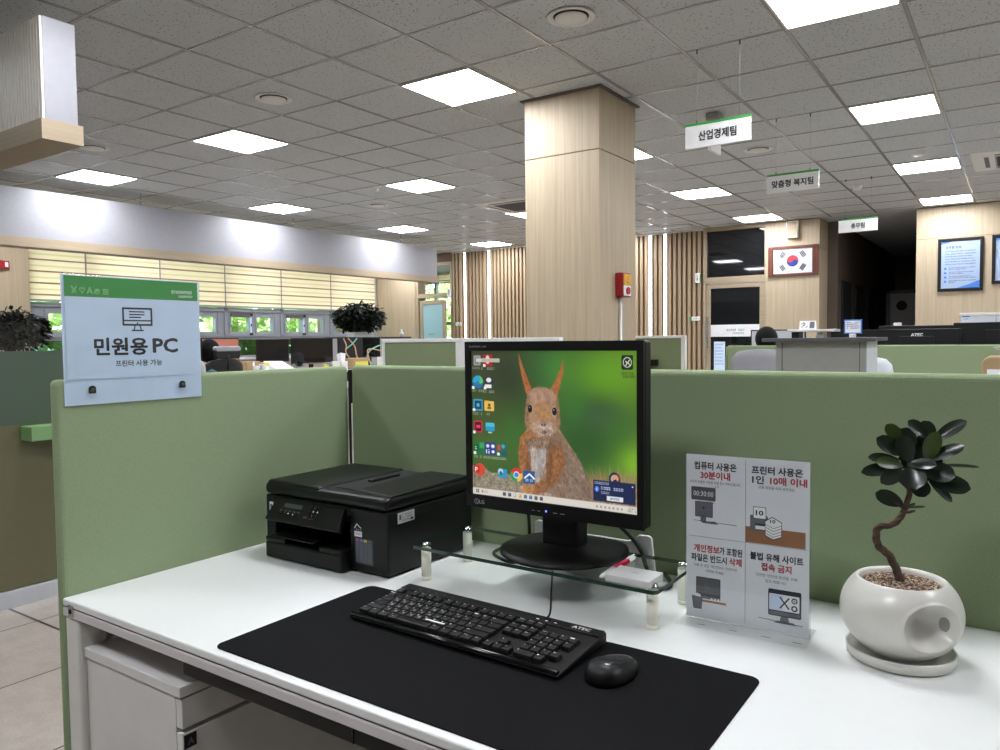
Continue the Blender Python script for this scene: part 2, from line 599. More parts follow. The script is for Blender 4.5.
# ------------------------------------------------------------------ lettering
_tcache = {}
def text_geo(body, bold=0.0):
    key = (body, bold)
    if key in _tcache:
        return _tcache[key]
    cu = bpy.data.curves.new('lettering_source', 'FONT')
    cu.body = body
    cu.size = 1.0
    cu.offset = bold
    cu.resolution_u = 2
    ob = bpy.data.objects.new('lettering_source', cu)
    COL.objects.link(ob)
    dg = bpy.context.evaluated_depsgraph_get()
    dg.update()
    me = bpy.data.meshes.new_from_object(ob.evaluated_get(dg))
    vs = [(v.co.x, v.co.y) for v in me.vertices]
    fs = [tuple(p.vertices) for p in me.polygons]
    bpy.data.objects.remove(ob)
    bpy.data.curves.remove(cu)
    bpy.data.meshes.remove(me)
    xs = [p[0] for p in vs] or [0, 1]
    ys = [p[1] for p in vs] or [0, 1]
    r = (vs, fs, min(xs), max(xs), min(ys), max(ys))
    _tcache[key] = r
    return r

class Sheet:
    """a flat printed face: x right, y DOWN from its top-left corner, in metres*scale; every colour is its own mesh"""
    def __init__(self, origin, ex, ey, nrm, unit=0.001):
        self.o, self.ex, self.ey, self.n, self.u = Vector(origin), Vector(ex), Vector(ey), Vector(nrm), unit
        self.layers = {}
        self.k = None          # optional (bulge, width): even spacing correction along x
    def P(self, x, y, h):
        if self.k:
            x = x - self.k[0] * x * (1 - x / self.k[1])
        return self.o + self.ex * (x * self.u) - self.ey * (y * self.u) + self.n * h
    def mb(self, m):
        return self.layers.setdefault(m, MB())
    def poly(self, m, pts, h=0.0004):
        self.mb(m).add([self.P(x, y, h) for x, y in pts], [tuple(range(len(pts)))])
    def rect(self, m, x0, y0, x1, y1, h=0.0004):
        self.poly(m, [(x0, y0), (x1, y0), (x1, y1), (x0, y1)], h)
    def rr(self, m, x0, y0, x1, y1, r, h=0.0004):
        self.poly(m, rrect(x0, y0, x1, y1, r, 4), h)
    def disc(self, m, cx, cy, rx, ry=None, h=0.0004, n=24):
        self.poly(m, ellipse_pts(cx, cy, rx, ry or rx, n), h)
    def ring(self, m, cx, cy, r, w, h=0.0004, n=24, a0=0, a1=360):
        a = ellipse_pts(cx, cy, r + w / 2, r + w / 2, n, a0, a1)
        b = ellipse_pts(cx, cy, r - w / 2, r - w / 2, n, a0, a1)
        k = len(a)
        rngk = range(k if a1 - a0 == 360 else k - 1)
        self.mb(m).add([self.P(x, y, h) for x, y in a + b], [(i, (i + 1) % k, k + (i + 1) % k, k + i) for i in rngk])
    def line(self, m, pts, w, h=0.0004):
        for (x0, y0), (x1, y1) in zip(pts[:-1], pts[1:]):
            L = math.hypot(x1 - x0, y1 - y0) or 1
            nx, ny = -(y1 - y0) / L * w / 2, (x1 - x0) / L * w / 2
            ex, ey = (x1 - x0) / L * w * 0.3, (y1 - y0) / L * w * 0.3
            self.poly(m, [(x0 + nx - ex, y0 + ny - ey), (x1 + nx + ex, y1 + ny + ey), (x1 - nx + ex, y1 - ny + ey), (x0 - nx - ex, y0 - ny - ey)], h)
    def text(self, m, body, cx, cy, w=None, hgt=None, bold=0.0, h=0.0006, align='c'):
        vs, fs, x0, x1, y0, y1 = text_geo(body)
        x0, x1, y0, y1 = x0 - bold, x1 + bold, y0 - bold, y1 + bold
        if not fs:
            return
        sx = (w / (x1 - x0)) if w else (hgt / (y1 - y0))
        sy = (hgt / (y1 - y0)) if hgt else sx
        mx = {'c': (x0 + x1) / 2, 'l': x0, 'r': x1}[align]
        my = (y0 + y1) / 2
        st = [(0, 0)]
        if bold:         # heavier weight: the same outline laid around itself
            e = bold
            st += [(e * math.cos(q * math.pi / 4), e * math.sin(q * math.pi / 4)) for q in range(8)]
        for n_, (ox, oy) in enumerate(st):
            self.mb(m).add([self.P(cx + (x + ox - mx) * sx, cy - (y + oy - my) * sy, h + n_ * 0.000008) for x, y in vs], fs)
    def scribble(self, m, x0, y0, x1, y1, n, seed=1, h=0.0006):
        """lettering too small to read in the photo: short strokes in the rhythm of syllable blocks"""
        r = random.Random(seed)
        w = (x1 - x0) / n
        hh = y1 - y0
        for i in range(n):
            if r.random() < 0.1:
                continue
            a = x0 + i * w
            t = hh * 0.2
            for k in range(3):
                yy = y0 + hh * (0.1 + 0.35 * k) + r.uniform(-0.05, 0.05) * hh
                self.rect(m, a + w * 0.08, yy, a + w * r.uniform(0.45, 0.8), yy + t * 0.8, h)
            xx = a + w * r.uniform(0.6, 0.78)
            self.rect(m, xx, y0, xx + w * 0.14, y0 + hh * r.uniform(0.6, 1), h)
    def build(self, parent, names=None):
        out = []
        for m, mb in self.layers.items():
            nm = (names or {}).get(m, 'print')
            out.append(mb.build(nm, m, parent))
        return out
# ------------------------------------------------------------------ the room
def holed(mb, a0, a1, b0, b1, d0, d1, holes, axis):
    """slab in the plane (a,b) with rectangular holes; axis 'x': a=Y,b=Z, thickness along X; axis 'y': a=X,b=Z"""
    As = sorted({a0, a1} | {v for h in holes for v in h[:2] if a0 < v < a1})
    Bs = sorted({b0, b1} | {v for h in holes for v in h[2:] if b0 < v < b1})
    for i in range(len(As) - 1):
        for j in range(len(Bs) - 1):
            ca, cb = (As[i] + As[i + 1]) / 2, (Bs[j] + Bs[j + 1]) / 2
            if any(h[0] < ca < h[1] and h[2] < cb < h[3] for h in holes):
                continue
            if axis == 'x':
                mb.box(d0, d1, As[i], As[i + 1], Bs[j], Bs[j + 1])
            else:
                mb.box(As[i], As[i + 1], d0, d1, Bs[j], Bs[j + 1])
    return mb

XL, XR, YF, YB = -11.5, 6.2, -5.5, 12.05
struct(MB().box(-13.4, XR, YF, 19.2, -0.12, 0).build('floor', 'floor'), 'beige stone-look floor tiles with dark joints', 'floor')
struct(MB().box(-13.4, XR, YF, 19.2, CEIL, CEIL + 0.1).build('ceiling', 'ceiling'), 'grey speckled suspended ceiling tiles', 'ceiling')
GX0, GY0 = -3.5448, 3.9696
tb = MB()
for i in range(-17, 17):
    x = GX0 + 0.6 * i
    tb.box(x - 0.0115, x + 0.0115, YF, YB - 0.02, CEIL - 0.005, CEIL)
for j in range(-15, 14):
    y = GY0 + 0.6 * j
    tb.box(XL, XR, y - 0.0095, y + 0.0095, CEIL - 0.004, CEIL)
struct(tb.build('trim_1', 'tbar'), 'painted metal rails dividing the ceiling tiles', 'ceiling rail')

# left wall with its windows
WY = [5.07, 5.88, 7.06, 8.27, 9.49, 10.73, 12.0]
WZ0, WZ1 = 0.96, 2.66
w = MB()
holed(w, YF, YB + 0.15, 0, CEIL, XL - 0.2, XL, [(WY[0], WY[-1], WZ0, WZ1)], 'x')
struct(w.build('wall_left', 'wall_paint'), 'left wall holding the row of windows', 'wall')
w = MB().box(XL, XL + 0.12, 2.6, 5.05, 0, 2.56)
struct(w.build('trim_2', 'wood'), 'pale oak pillar facing at the near end of the windows', 'pillar')
for k in range(6):
    y0, y1 = WY[k], WY[k + 1]
    L = y1 - y0
    holes = [(y0 + 0.03, y1 - 0.03, WZ0 + 0.04, 1.285), (y0 + 0.03, y1 - 0.03, 1.84, WZ1 - 0.03)]
    panes = []
    if L > 1:
        panes = [(y0 + 0.12 * L, y0 + 0.43 * L, 1.42, 1.68), (y0 + 0.57 * L, y0 + 0.86 * L, 1.42, 1.68)]
    else:
        panes = [(y0 + 0.35 * L, y0 + 0.78 * L, 1.42, 1.68)]
    fr = holed(MB(), y0, y1, WZ0, WZ1, XL - 0.12, XL - 0.03, holes + panes, 'x')
    fr.box(XL - 0.03, XL - 0.005, y0 + 0.004, y1 - 0.004, 1.335, 1.36)
    fr.box(XL - 0.03, XL - 0.005, y0 + 0.004, y1 - 0.004, 1.775, 1.815)
    fr.box(XL - 0.03, XL - 0.005, y0, y0 + 0.045, 1.3, 1.83)
    fr.box(XL - 0.03, XL + 0.0, y0 - 0.0, y0 + 0.03, 1.83, 2.6)
    for p in panes:
        fr.box(XL - 0.03, XL - 0.015, p[0] - 0.05, p[0] - 0.03, 1.39, 1.76)
        fr.box(XL - 0.03, XL - 0.015, p[1] + 0.03, p[1] + 0.05, 1.39, 1.76)
    o = struct(fr.build('window_%d' % (k + 1), 'window_frame'), None)
    gl = MB()
    for a0, a1, b0, b1 in holes[1:] + panes:
        gl.box(XL - 0.08, XL - 0.075, a0, a1, b0, b1)
    gl.build('pane', 'glass', o)
    a0, a1, b0, b1 = holes[0]
    MB().box(XL - 0.08, XL - 0.075, a0, a1, b0, b1).build('lower_pane', 'glass_lower', o)
    if L > 1:
        lt = MB()
        yb = panes[0][1]
        lt.box(XL - 0.03, XL + 0.01, yb + 0.005, yb + 0.05, 1.36, 1.40)
        lt.box(XL - 0.03, XL + 0.01, yb + 0.005, yb + 0.05, 1.70, 1.75)
        lt.box(XL - 0.03, XL, yb + 0.018, yb + 0.034, 1.52, 1.56)
        lt.build('latch', 'black_matt', o)
        MB().box(XL - 0.03, XL - 0.012, yb + 0.012, yb + 0.04, 1.40, 1.70).build('stay', 'paper_blue', o)
        MB().box(XL - 0.03, XL + 0.005, panes[0][0] - 0.02, yb + 0.02, 1.69, 1.745).build('shadow_strip', 'groove', o)  # dark strip standing in for the shadow above the pane
struct(MB().box(XL - 0.02, XL + 0.14, WY[0], WY[-1], WZ0 - 0.03, WZ0).build('trim_3', 'white_metal', bevel=0.004), 'white window sill under the left windows', 'sill')
POS = ['first', 'second', 'third', 'fourth', 'fifth', 'farthest']
for k in range(6):
    y0, y1 = WY[k] + 0.012, WY[k + 1] - 0.012
    b = MB().box(XL + 0.02, XL + 0.024, y0, y1, 1.875, 2.62).build('roller_blind', 'blind')
    tag(b, '%s cream zebra roller blind from the near end of the left windows' % POS[k], 'blind', 'zebra blinds on the left windows')
    MB().rbox(XL + 0.012, XL + 0.032, y0, y1, 1.845, 1.875, 0.006, 4, 'y').build('bottom_rail', 'window_frame', b)
    MB().box(XL + 0.0, XL + 0.06, y0, y1, 2.62, 2.68).build('head_box', 'window_frame', b)

# back wall
bw = MB()
holed(bw, -13.4, XR, 0, CEIL, YB + 0.04, YB + 0.22, [(-10.38, -9.42, 0, 2.80), (-4.27, -3.27, 0, 2.95), (-2.52, -1.237, 0, CEIL)], 'y')
struct(bw.build('wall_back', 'wood_back'), 'back wall of the office behind its oak facings', 'wall')
sl = MB()
x = -9.40
while x < -4.30:
    if all(abs(x + 0.025 - s) > 0.055 for s in (-9.10, -8.52, -5.19, -4.925)):
        sl.box(x, x + 0.046, YB - 0.01, YB + 0.04, 0, CEIL - 0.03)
    x += 0.084
struct(sl.build('trim_4', 'wood_slat'), 'vertical oak slats covering the back wall', 'slatted wall')
for k, (sx, lb) in enumerate(((-9.10, 'leftmost vertical light strip in the slatted wall'), (-8.52, 'light strip in the slats just left of the column'), (-5.19, 'light strip in the slats just right of the column'), (-4.925, 'rightmost vertical light strip in the slatted wall'))):
    t = thing('wall_light_strip', lb, 'light', (sx, YB, 0), 0, 'vertical light strips in the slatted wall')
    MB().box(-0.03, 0.03, 0.012, 0.04, 0.0, CEIL - 0.035).build('channel', 'white_metal', t)
    MB().box(-0.02, 0.02, 0.0, 0.012, 0.0, CEIL - 0.035).build('diffuser', 'strip_light', t)
struct(MB().box(-9.42, -4.27, YB - 0.012, YB + 0.04, CEIL - 0.03, CEIL).build('trim_5', 'white_metal'), 'white cornice strip along the top of the slats', 'cornice')
# oak facings
def facing(name, x0, x1, y0, y1, label, joint=2.552):
    m = MB().box(x0, x1, y0, y1, 0, joint - 0.003).box(x0, x1, y0, y1, joint + 0.003, CEIL - 0.012)
    o = struct(m.build(name, 'wood'), label, 'pillar')
    MB().box(x0 + 0.006, x1 - 0.006, y0 + 0.006, y1 - 0.006, joint - 0.01, CEIL).build('joint_core', 'wood_back', o)
    return o
facing('trim_6', -11.44, -10.38, YB - 0.02, YB + 0.04, 'pale oak wall panel right of the last window')
facing('trim_7', -3.28, -2.5, YB - 0.02, YB + 0.55, 'pale oak pillar carrying the national flag')
facing('trim_8', -1.237, 0.30, YB - 0.02, YB + 0.04, 'pale oak wall panel carrying the framed charter')
facing('trim_9', 0.306, XR, YB - 0.02, YB + 0.04, 'pale oak wall panel at the far right')
# transom and glass door
fr = MB()
for a in ((-4.27, -4.225, 0, CEIL), (-3.30, -3.28, 0, CEIL), (-4.225, -3.30, 2.09, 2.19), (-4.225, -3.30, 2.925, CEIL)):
    fr.box(a[0], a[1], YB - 0.02, YB + 0.1, a[2], a[3])
d1 = struct(fr.build('door_1', 'wood_x', bevel=0.003), 'oak framed glass door with a white lettered band', 'door')
MB().box(-4.225, -3.30, YB + 0.05, YB + 0.06, 2.19, 2.925).build('transom_pane', 'glass_dark', d1)
lf = MB()
holed(lf, -4.22, -3.305, 0.01, 2.085, YB - 0.005, YB + 0.035, [(-4.15, -3.375, 0.12, 2.01)], 'y')
lf.build('door_leaf', 'wood_x', d1, bevel=0.003)
MB().box(-4.15, -3.375, YB + 0.012, YB + 0.02, 0.12, 2.01).build('pane', 'glass_dark', d1)
MB().box(-4.15, -3.375, YB + 0.006, YB + 0.011, 1.24, 1.43).build('film_band', 'paper', d1)
s = Sheet((-4.13, YB + 0.005, 1.43), (1, 0, 0), (0, 0, 1), (0, -1, 0))
s.scribble('ink_darkgreen', 235, 66, 520, 104, 9, 5)
s.scribble('ink_darkgreen', 330, 122, 520, 150, 7, 6)
s.build(d1, {'ink_darkgreen': 'lettering'})
MB().box(-4.20, -4.18, YB - 0.05, YB - 0.02, 1.05, 1.55).build('handle', 'metal', d1, bevel=0.004)
# passage at the far left: oak frame, frosted door, room beyond
fr = MB()
for a in ((-10.38, -10.30, 0, 2.80), (-9.46, -9.42, 0, 2.80), (-10.30, -9.46, 2.10, 2.18), (-10.30, -9.46, 2.74, 2.80)):
    fr.box(a[0], a[1], YB - 0.01, YB + 0.2, a[2], a[3])
struct(fr.build('trim_10', 'wood_x'), 'oak door surround at the far left of the back wall', 'door frame')
d2 = struct(holed(MB(), 0, 0.76, 0.01, 2.04, -0.02, 0.02, [(0.085, 0.675, 0.72, 1.96)], 'y').build('door_2', 'wood_x', bevel=0.003), 'frosted glass door in an oak frame at the far left', 'door')
d2.location = (-10.27, YB + 0.02, 0)
d2.rotation_euler = (0, 0, math.radians(-8))
MB().box(0.085, 0.675, -0.004, 0.004, 0.72, 1.96).build('pane', 'glass_frost_blue', d2)
s = Sheet((0.075, -0.006, 1.45), (1, 0, 0), (0, 0, 1), (0, -1, 0))
s.scribble('ink_grey', 170, 80, 330, 115, 6, 9)
s.build(d2, {'ink_grey': 'lettering'})
# annex beyond
an = MB()
an.box(-13.6, -13.4, YB + 0.2, 16, 0, CEIL)
an.box(-9.42, -9.3, YB + 0.2, 16, 0, CEIL)
struct(an.build('wall_annex', 'wall_paint'), 'side walls of the room beyond the frosted door', 'wall')
w = holed(MB(), -13.6, -9.3, 0, CEIL, 15.5, 15.7, [(-13.3, -9.6, 1.0, 2.93)], 'y')
struct(w.build('wall_annex_end', 'wall_paint'), 'end wall of the room beyond the frosted door', 'wall')
fr = MB()
for x0 in (-13.3, -12.75, -11.68, -11.30, -10.62, -9.65):
    fr.box(x0, x0 + 0.07, 15.55, 15.65, 1.0, 2.93)
fr.box(-13.3, -9.6, 15.55, 15.65, 1.0, 1.06)
fr.box(-13.3, -9.6, 15.55, 15.65, 1.62, 1.70)
fr.box(-13.3, -9.6, 15.55, 15.65, 2.88, 2.93)
w7 = struct(fr.build('window_7', 'window_frame'), None)
MB().box(-13.3, -9.6, 15.60, 15.605, 1.06, 2.88).build('pane', 'glass', w7)
b = MB().box(-13.25, -9.65, 15.46, 15.464, 2.72, 2.93).build('roller_blind', 'blind')
tag(b, 'half rolled cream blind in the room beyond the frosted door', 'blind')
MB().box(-13.25, -9.65, 15.45, 15.475, 2.69, 2.72).build('bottom_rail', 'window_frame', b)
# corridor
co = MB()
co.box(-2.7, -2.36, YB + 0.58, 19, 0, CEIL)
co.box(-1.237, -0.9, YB + 0.22, 19, 0, CEIL)
co.box(-2.7, -0.9, 19, 19.15, 0, CEIL)
struct(co.build('wall_corridor', 'dark_wall'), 'dark walls of the unlit corridor beside the flag pillar', 'wall')
d3 = struct(MB().box(-2.05, -1.26, 15.9, 15.95, 0, 2.0).build('door_3', 'wall_grey'), 'grey door at the end of the dark corridor', 'door')
MB().box(-2.12, -2.05, 15.88, 15.98, 0, 2.07).box(-2.12, -1.24, 15.88, 15.98, 2.0, 2.07).build('door_frame', 'grey_dark_top', d3)
MB().box(-2.0, -1.9, 15.85, 15.9, 1.0, 1.03).build('handle', 'metal', d3)
MB().cyl((-1.86, 15.89, 1.78), (-1.86, 15.9, 1.78), 0.09, n=20).build('door_sign', 'black_matt', d3)
pf = MB()
for y0 in (12.9, 14.1, 15.3):
    pf.box(-2.36, -2.33, y0, y0 + 0.7, 1.25, 2.1)
struct(pf.build('trim_11', 'black_matt'), 'dark recessed frames along the corridor wall', 'panel')
# right and front walls (behind the camera)
struct(MB().box(XR, XR + 0.15, YF, 12.3, 0, CEIL).build('wall_right', 'wall_paint'), 'plain wall on the right, outside the photograph', 'wall')
struct(MB().box(-13.4, XR, YF - 0.15, YF, 0, CEIL).build('wall_front', 'wall_paint'), 'plain wall behind the camera', 'wall')

# the column
cx0, cx1, cy0, cy1 = -3.05, -2.44, 4.795, 5.39
c = MB().box(cx0, cx1, cy0, cy1, 0, 2.549).box(cx0, cx1, cy0, cy1, 2.555, CEIL - 0.012)
col_o = struct(c.build('wall_column', 'wood', bevel=0.002), 'square oak clad column in the middle of the office', 'column')
MB().box(cx0 + 0.008, cx1 - 0.008, cy0 + 0.008, cy1 - 0.008, 2.5, CEIL).build('joint_core', 'wood_back', col_o)
MB().box(cx0 - 0.025, cx1 + 0.025, cy0 - 0.025, cy1 + 0.025, CEIL - 0.012, CEIL - 0.002).build('shadow_gap_rim', 'groove', col_o)  # dark rim drawn for the shadow gap below the ceiling
# fire alarm box on the column
t = thing('fire_alarm_box', 'red fire alarm box with yellow face on the oak column', 'alarm', (cx1, 5.035, 1.535))
MB().rbox(0.0, 0.062, 0.0, 0.14, 0.0, 0.175, 0.014, 5, 'x').build('housing', 'red_box', t, bevel=0.004)
MB().rbox(0.062, 0.068, 0.012, 0.128, 0.085, 0.166, 0.01, 5, 'x').build('yellow_face', 'amber', t)
MB().rbox(0.062, 0.066, 0.012, 0.128, 0.008, 0.083, 0.008, 5, 'x').build('white_face', 'paper', t)
MB().cyl((0.066, 0.07, 0.045), (0.078, 0.07, 0.045), 0.026, n=18).build('push_button', 'ink_red', t)
s = Sheet((0.0685, 0.03, 0.155), (0, 1, 0), (0, 0, 1), (1, 0, 0))
s.ring('ink_brown', 40, 22, 12, 3)
s.scribble('ink_brown', 16, 44, 66, 60, 4, 3)
s.build(t, {'ink_brown': 'emblem'})
MB().cyl((cx1 + 0.012, 5.10, 0.0), (cx1 + 0.012, 5.10, 1.535), 0.011, n=12).build('conduit', 'white_plastic', t).location = (-cx1, -5.035, -1.535)
# red box on the left wall pillar
t = thing('alarm_sign', 'small dark red alarm sign on the oak pillar at the left edge', 'sign', (XL + 0.12, 4.66, 2.26))
MB().box(0, 0.05, 0, 0.13, 0, 0.11).build('housing', 'red_box', t, bevel=0.006)
MB().box(0.05, 0.053, 0.07, 0.11, 0.025, 0.09).build('white_panel', 'paper', t)

# ------------------------------------------------------------------ ceiling fittings
def ceiling_light(i, j, label):
    x, y = GX0 + 0.6 * i + 0.3, GY0 + 0.6 * j + 0.3
    t = thing('ceiling_light', label, 'light', (x, y, CEIL), 0, 'square LED panels in the ceiling')
    h = 0.29
    fr_ = MB()
    for a in ((-h, h, -h, -h + 0.012), (-h, h, h - 0.012, h), (-h, -h + 0.012, -h + 0.012, h - 0.012), (h - 0.012, h, -h + 0.012, h - 0.012)):
        fr_.box(a[0], a[1], a[2], a[3], -0.012, -0.001)
    fr_.build('frame', 'white_metal', t)
    MB().box(-h + 0.013, h - 0.013, -h + 0.013, h - 0.013, -0.009, -0.003).build('diffuser', 'panel_light', t)
LIGHTS = {
    (0, 0): 'square ceiling light above and left of the oak column top',
    (4, 0): 'square ceiling light cut by the top edge of the photo',
    (4, 4): 'large square ceiling light at upper right, second of its row from the top',
    (4, 8): 'third square ceiling light down the right-hand row',
    (4, 12): 'farthest square ceiling light of the right-hand row',
    (-4, 0): 'square ceiling light above the white canopy, left of the nearest one',
    (-8, 0): 'leftmost square ceiling light, beside the ribbed hanging canopy',
    (-8, 4): 'square ceiling light over the middle of the long white canopy',
    (-8, 8): 'square ceiling light over the far part of the long white canopy',
    (-8, 12): 'farthest square ceiling light in front of the slatted wall',
    (-4, 4): 'square ceiling light midway between canopy and column',
    (-4, 8): 'square ceiling light half hidden by the left side of the column',
    (0, 4): 'square ceiling light half hidden by the right side of the column',
    (0, 8): 'square ceiling light in front of the dark glass door',
    (0, 12): 'farthest square ceiling light above the flag',
    (-12, 16): 'square ceiling light in the room beyond the frosted door',
}
for (i, j), lb in LIGHTS.items():
    ceiling_light(i, j, lb)
for i, j in ((0, -4), (4, -4), (-4, -4), (-8, -4), (8, 0), (8, 4), (8, 8), (8, -4), (-12, 0), (-12, 4), (-12, 8), (8, 12), (-4, 12), (-12, 12), (0, -8), (4, -8), (12, -4), (12, 0), (12, 4)):  # rows overhead and at far right added to brighten partition and notice
    ceiling_light(i, j, 'square ceiling light of the same grid, out of sight in the photo')

DIFF = [((-2.05, 3.70), 'round ceiling diffuser at the top centre above the column'), ((-4.46, 3.66), 'round ceiling diffuser between the two left lights'),
        ((-2.065, 7.295), 'round ceiling diffuser right of the nearest hanging sign'), ((-6.845, 3.61), 'round ceiling diffuser beside the ribbed hanging canopy'), ((-6.885, 7.28), 'small far round ceiling diffuser above the long canopy')]
for (x, y), lb in DIFF:
    t = thing('ceiling_diffuser', lb, 'vent', (x, y, CEIL), 0, 'round air diffusers in the ceiling')
    MB().lathe([(0.095, -0.002), (0.128, -0.003), (0.132, -0.007), (0.126, -0.010), (0.104, -0.008), (0.095, -0.002)], n=40).build('ring', 'white_metal', t)
    MB().lathe([(0.0, -0.001), (0.104, -0.001), (0.104, -0.003), (0.0, -0.003)], n=40).build('throat', 'black_matt', t)
    MB().lathe([(0.0, -0.018), (0.05, -0.018), (0.084, -0.015), (0.088, -0.011), (0.0, -0.009)], n=40).build('disc', 'white_metal', t)

def cassette(cx, cy, s, label):
    t = thing('air_conditioner', label, 'air conditioner', (cx, cy, CEIL), 0)
    h = s / 2
    m = MB()
    m.hexa([(-h, -h, -0.004), (h, -h, -0.004), (h, h, -0.004), (-h, h, -0.004)][::1], [(-h + 0.02, -h + 0.02, -0.018), (h - 0.02, -h + 0.02, -0.018), (h - 0.02, h - 0.02, -0.018), (-h + 0.02, h - 0.02, -0.018)])
    m.build('fascia', 'white_metal', t)
    g = h * 0.58
    m = MB().box(-g, g, -g, g, -0.021, -0.017)
    m.build('intake_grille', 'wall_grey', t)
    m = MB()
    k = -g + 0.02
    while k < g - 0.02:
        m.box(-g + 0.015, g - 0.015, k, k + 0.008, -0.024, -0.021)
        k += 0.025
    m.build('grille_bars', 'groove', t)
    for a in range(4):
        sl_ = MB().box(-g, g, g + 0.05, g + 0.09, -0.021, -0.017)
        o = sl_.build('louvre', 'grey_dark_top', t)
        o.rotation_euler = (0, 0, a * math.pi / 2)
cassette(-5.42, 8.42, 0.95, 'square four-way air conditioner beside the left edge of the column')
cassette(0.02, 9.2, 0.95, 'square four-way air conditioner cut by the right edge of the photo')
t = thing('slot_vent', 'rectangular slotted ceiling vent in front of the slatted wall', 'vent', (-4.47, 11.47, CEIL))
m = MB()
for k in range(5):
    m.box(-0.2, 0.2, -0.1 + k * 0.045, -0.08 + k * 0.045, -0.012, -0.004)
m.build('slats', 'white_metal', t)
MB().box(-0.21, 0.21, -0.11, 0.11, -0.004, -0.001).build('backing', 'groove', t)
for x, y, lb in ((-6.05, 6.4, 'small sprinkler head left of the middle ceiling light'), (-9.2, 4.6, 'small sprinkler head above the long white canopy')):
    t = thing('sprinkler', lb, 'sprinkler', (x, y, CEIL))
    MB().lathe([(0.0, -0.001), (0.04, -0.001), (0.036, -0.008), (0.012, -0.012), (0.0, -0.012)], n=20).build('rosette', 'white_metal', t)
    MB().cyl((0, 0, -0.012), (0, 0, -0.05), 0.007, n=10).cyl((0, 0, -0.05), (0, 0, -0.053), 0.02, n=12).build('nozzle', 'chrome', t)
t = thing('smoke_detector', 'white smoke detector dome near the third light of the right row', 'detector', (-0.86, 8.4, CEIL))
MB().lathe([(0.055, -0.001), (0.055, -0.015), (0.04, -0.03), (0.0, -0.035)], n=24).build('dome', 'white_plastic', t)
MB().lathe([(0.06, -0.001), (0.06, -0.006), (0.055, -0.006)], n=24).build('base', 'white_metal', t)
t = thing('smoke_detector', 'white smoke detector at the ceiling behind the farthest hanging sign', 'detector', (-1.62, 9.75, CEIL))
MB().lathe([(0.055, -0.001), (0.055, -0.02), (0.04, -0.05), (0.0, -0.055)], n=24).build('dome', 'white_plastic', t)
MB().lathe([(0.06, -0.001), (0.06, -0.006), (0.055, -0.006)], n=24).build('base', 'white_metal', t)

# hanging team signs
for y, body, w, lb in ((4.564, '산업경제팀', 232, 'nearest hanging white sign with a green top edge, lettered 산업경제팀'),
                       (6.370, '맞춤형 복지팀', 318, 'middle hanging white sign with a green top edge, lettered 맞춤형 복지팀'),
                       (9.29, '총무팀', 140, 'farthest hanging white sign with a green top edge, lettered 총무팀')):
    t = thing('hanging_sign', lb, 'sign', (-1.532, y, 2.39), 0, 'team signs hung from the ceiling')
    MB().box(-0.199, 0.199, -0.006, 0.006, 0, 0.135).build('board', 'frame_white', t, bevel=0.0015)
    MB().box(-0.2, 0.2, -0.007, 0.007, 0.135, 0.150).build('green_edge', 'ink_green', t)
    s = Sheet((-0.2, -0.006, 0.15), (1, 0, 0), (0, 0, 1), (0, -1, 0))
    s.text('ink', body, 200, 82, w=w, hgt=60, bold=0.034, h=0.001)
    s.build(t, {'ink': 'lettering'})
    wr = MB()
    for dx in (-0.128, 0.132):
        wr.cyl((dx, 0, 0.150), (dx, 0, CEIL - 2.39 - 0.02), 0.0011, n=6)
    wr.build('wires', 'wall_grey', t)
    hk = MB()
    for dx in (-0.128, 0.132):
        hk.cyl((dx, 0, CEIL - 2.39 - 0.03), (dx, 0, CEIL - 2.39 - 0.003), 0.006, n=8)
        hk.cyl((dx, 0, 0.15), (dx, 0, 0.165), 0.004, n=8)
    hk.build('hooks', 'groove', t)
# emergency light behind the first sign
t = thing('emergency_sign', 'white emergency sign plate hanging behind the nearest team sign', 'sign', (-2.02, 5.95, CEIL))
MB().box(-0.05, 0.05, -0.07, 0.07, -0.06, -0.004).build('mount', 'wall_grey', t, bevel=0.004)
MB().cyl((0, 0, -0.06), (0, 0, -0.10), 0.008, n=10).build('rod', 'white_metal', t)
MB().box(-0.012, 0.012, -0.12, 0.12, -0.30, -0.10).build('plate', 'frame_white', t, bevel=0.003)
s = Sheet((0.0125, -0.12, -0.10), (0, 1, 0), (0, 0, 1), (1, 0, 0), 0.0006)
s.line('ink_green', [(20, 20), (380, 20), (380, 200), (20, 200), (20, 20)], 8)
s.disc('ink_green', 150, 70, 20)
s.line('ink_green', [(150, 95), (170, 140), (140, 180)], 22)
s.line('ink_green', [(170, 140), (200, 180)], 20)
s.line('ink_green', [(120, 120), (150, 100), (190, 120)], 14)
s.build(t, {'ink_green': 'emblem'})

# hanging canopies above the counters
CZ0, CZ1, CZ2 = 2.244, 2.344, 2.84
t = thing('hanging_canopy', 'short hanging canopy with ribbed side and white end at upper left', 'canopy', (-3.968, 1.86, CZ0))
MB().box(-4.4, 0, 0.004, 0.16, 0.1, 0.596).build('body', 'canopy_white', t)
m = MB()
k = 0.0
while k < 4.36:
    m.box(-k - 0.0265, -k - 0.0035, -0.008, 0.004, 0.1, 0.594)
    k += 0.030
m.build('ribs', 'rib', t)
MB().box(-4.4, 0.002, -0.016, 0.185, 0.0, 0.1).build('wood_base', 'wood_x', t, bevel=0.001)
m = MB()
for k in (0.9, 2.3, 3.7):
    m.cyl((-k, 0.08, 0.596), (-k, 0.08, CEIL - CZ0 - 0.005), 0.006, n=8)
m.build('rods', 'metal', t)
t = thing('hanging_canopy', 'long white hanging canopy with an oak lower edge before the windows', 'canopy', (-8.5, 2.2, CZ0))
MB().box(-0.16, 0, 0, 8.25, 0.1, 0.6).build('body', 'canopy_white', t)
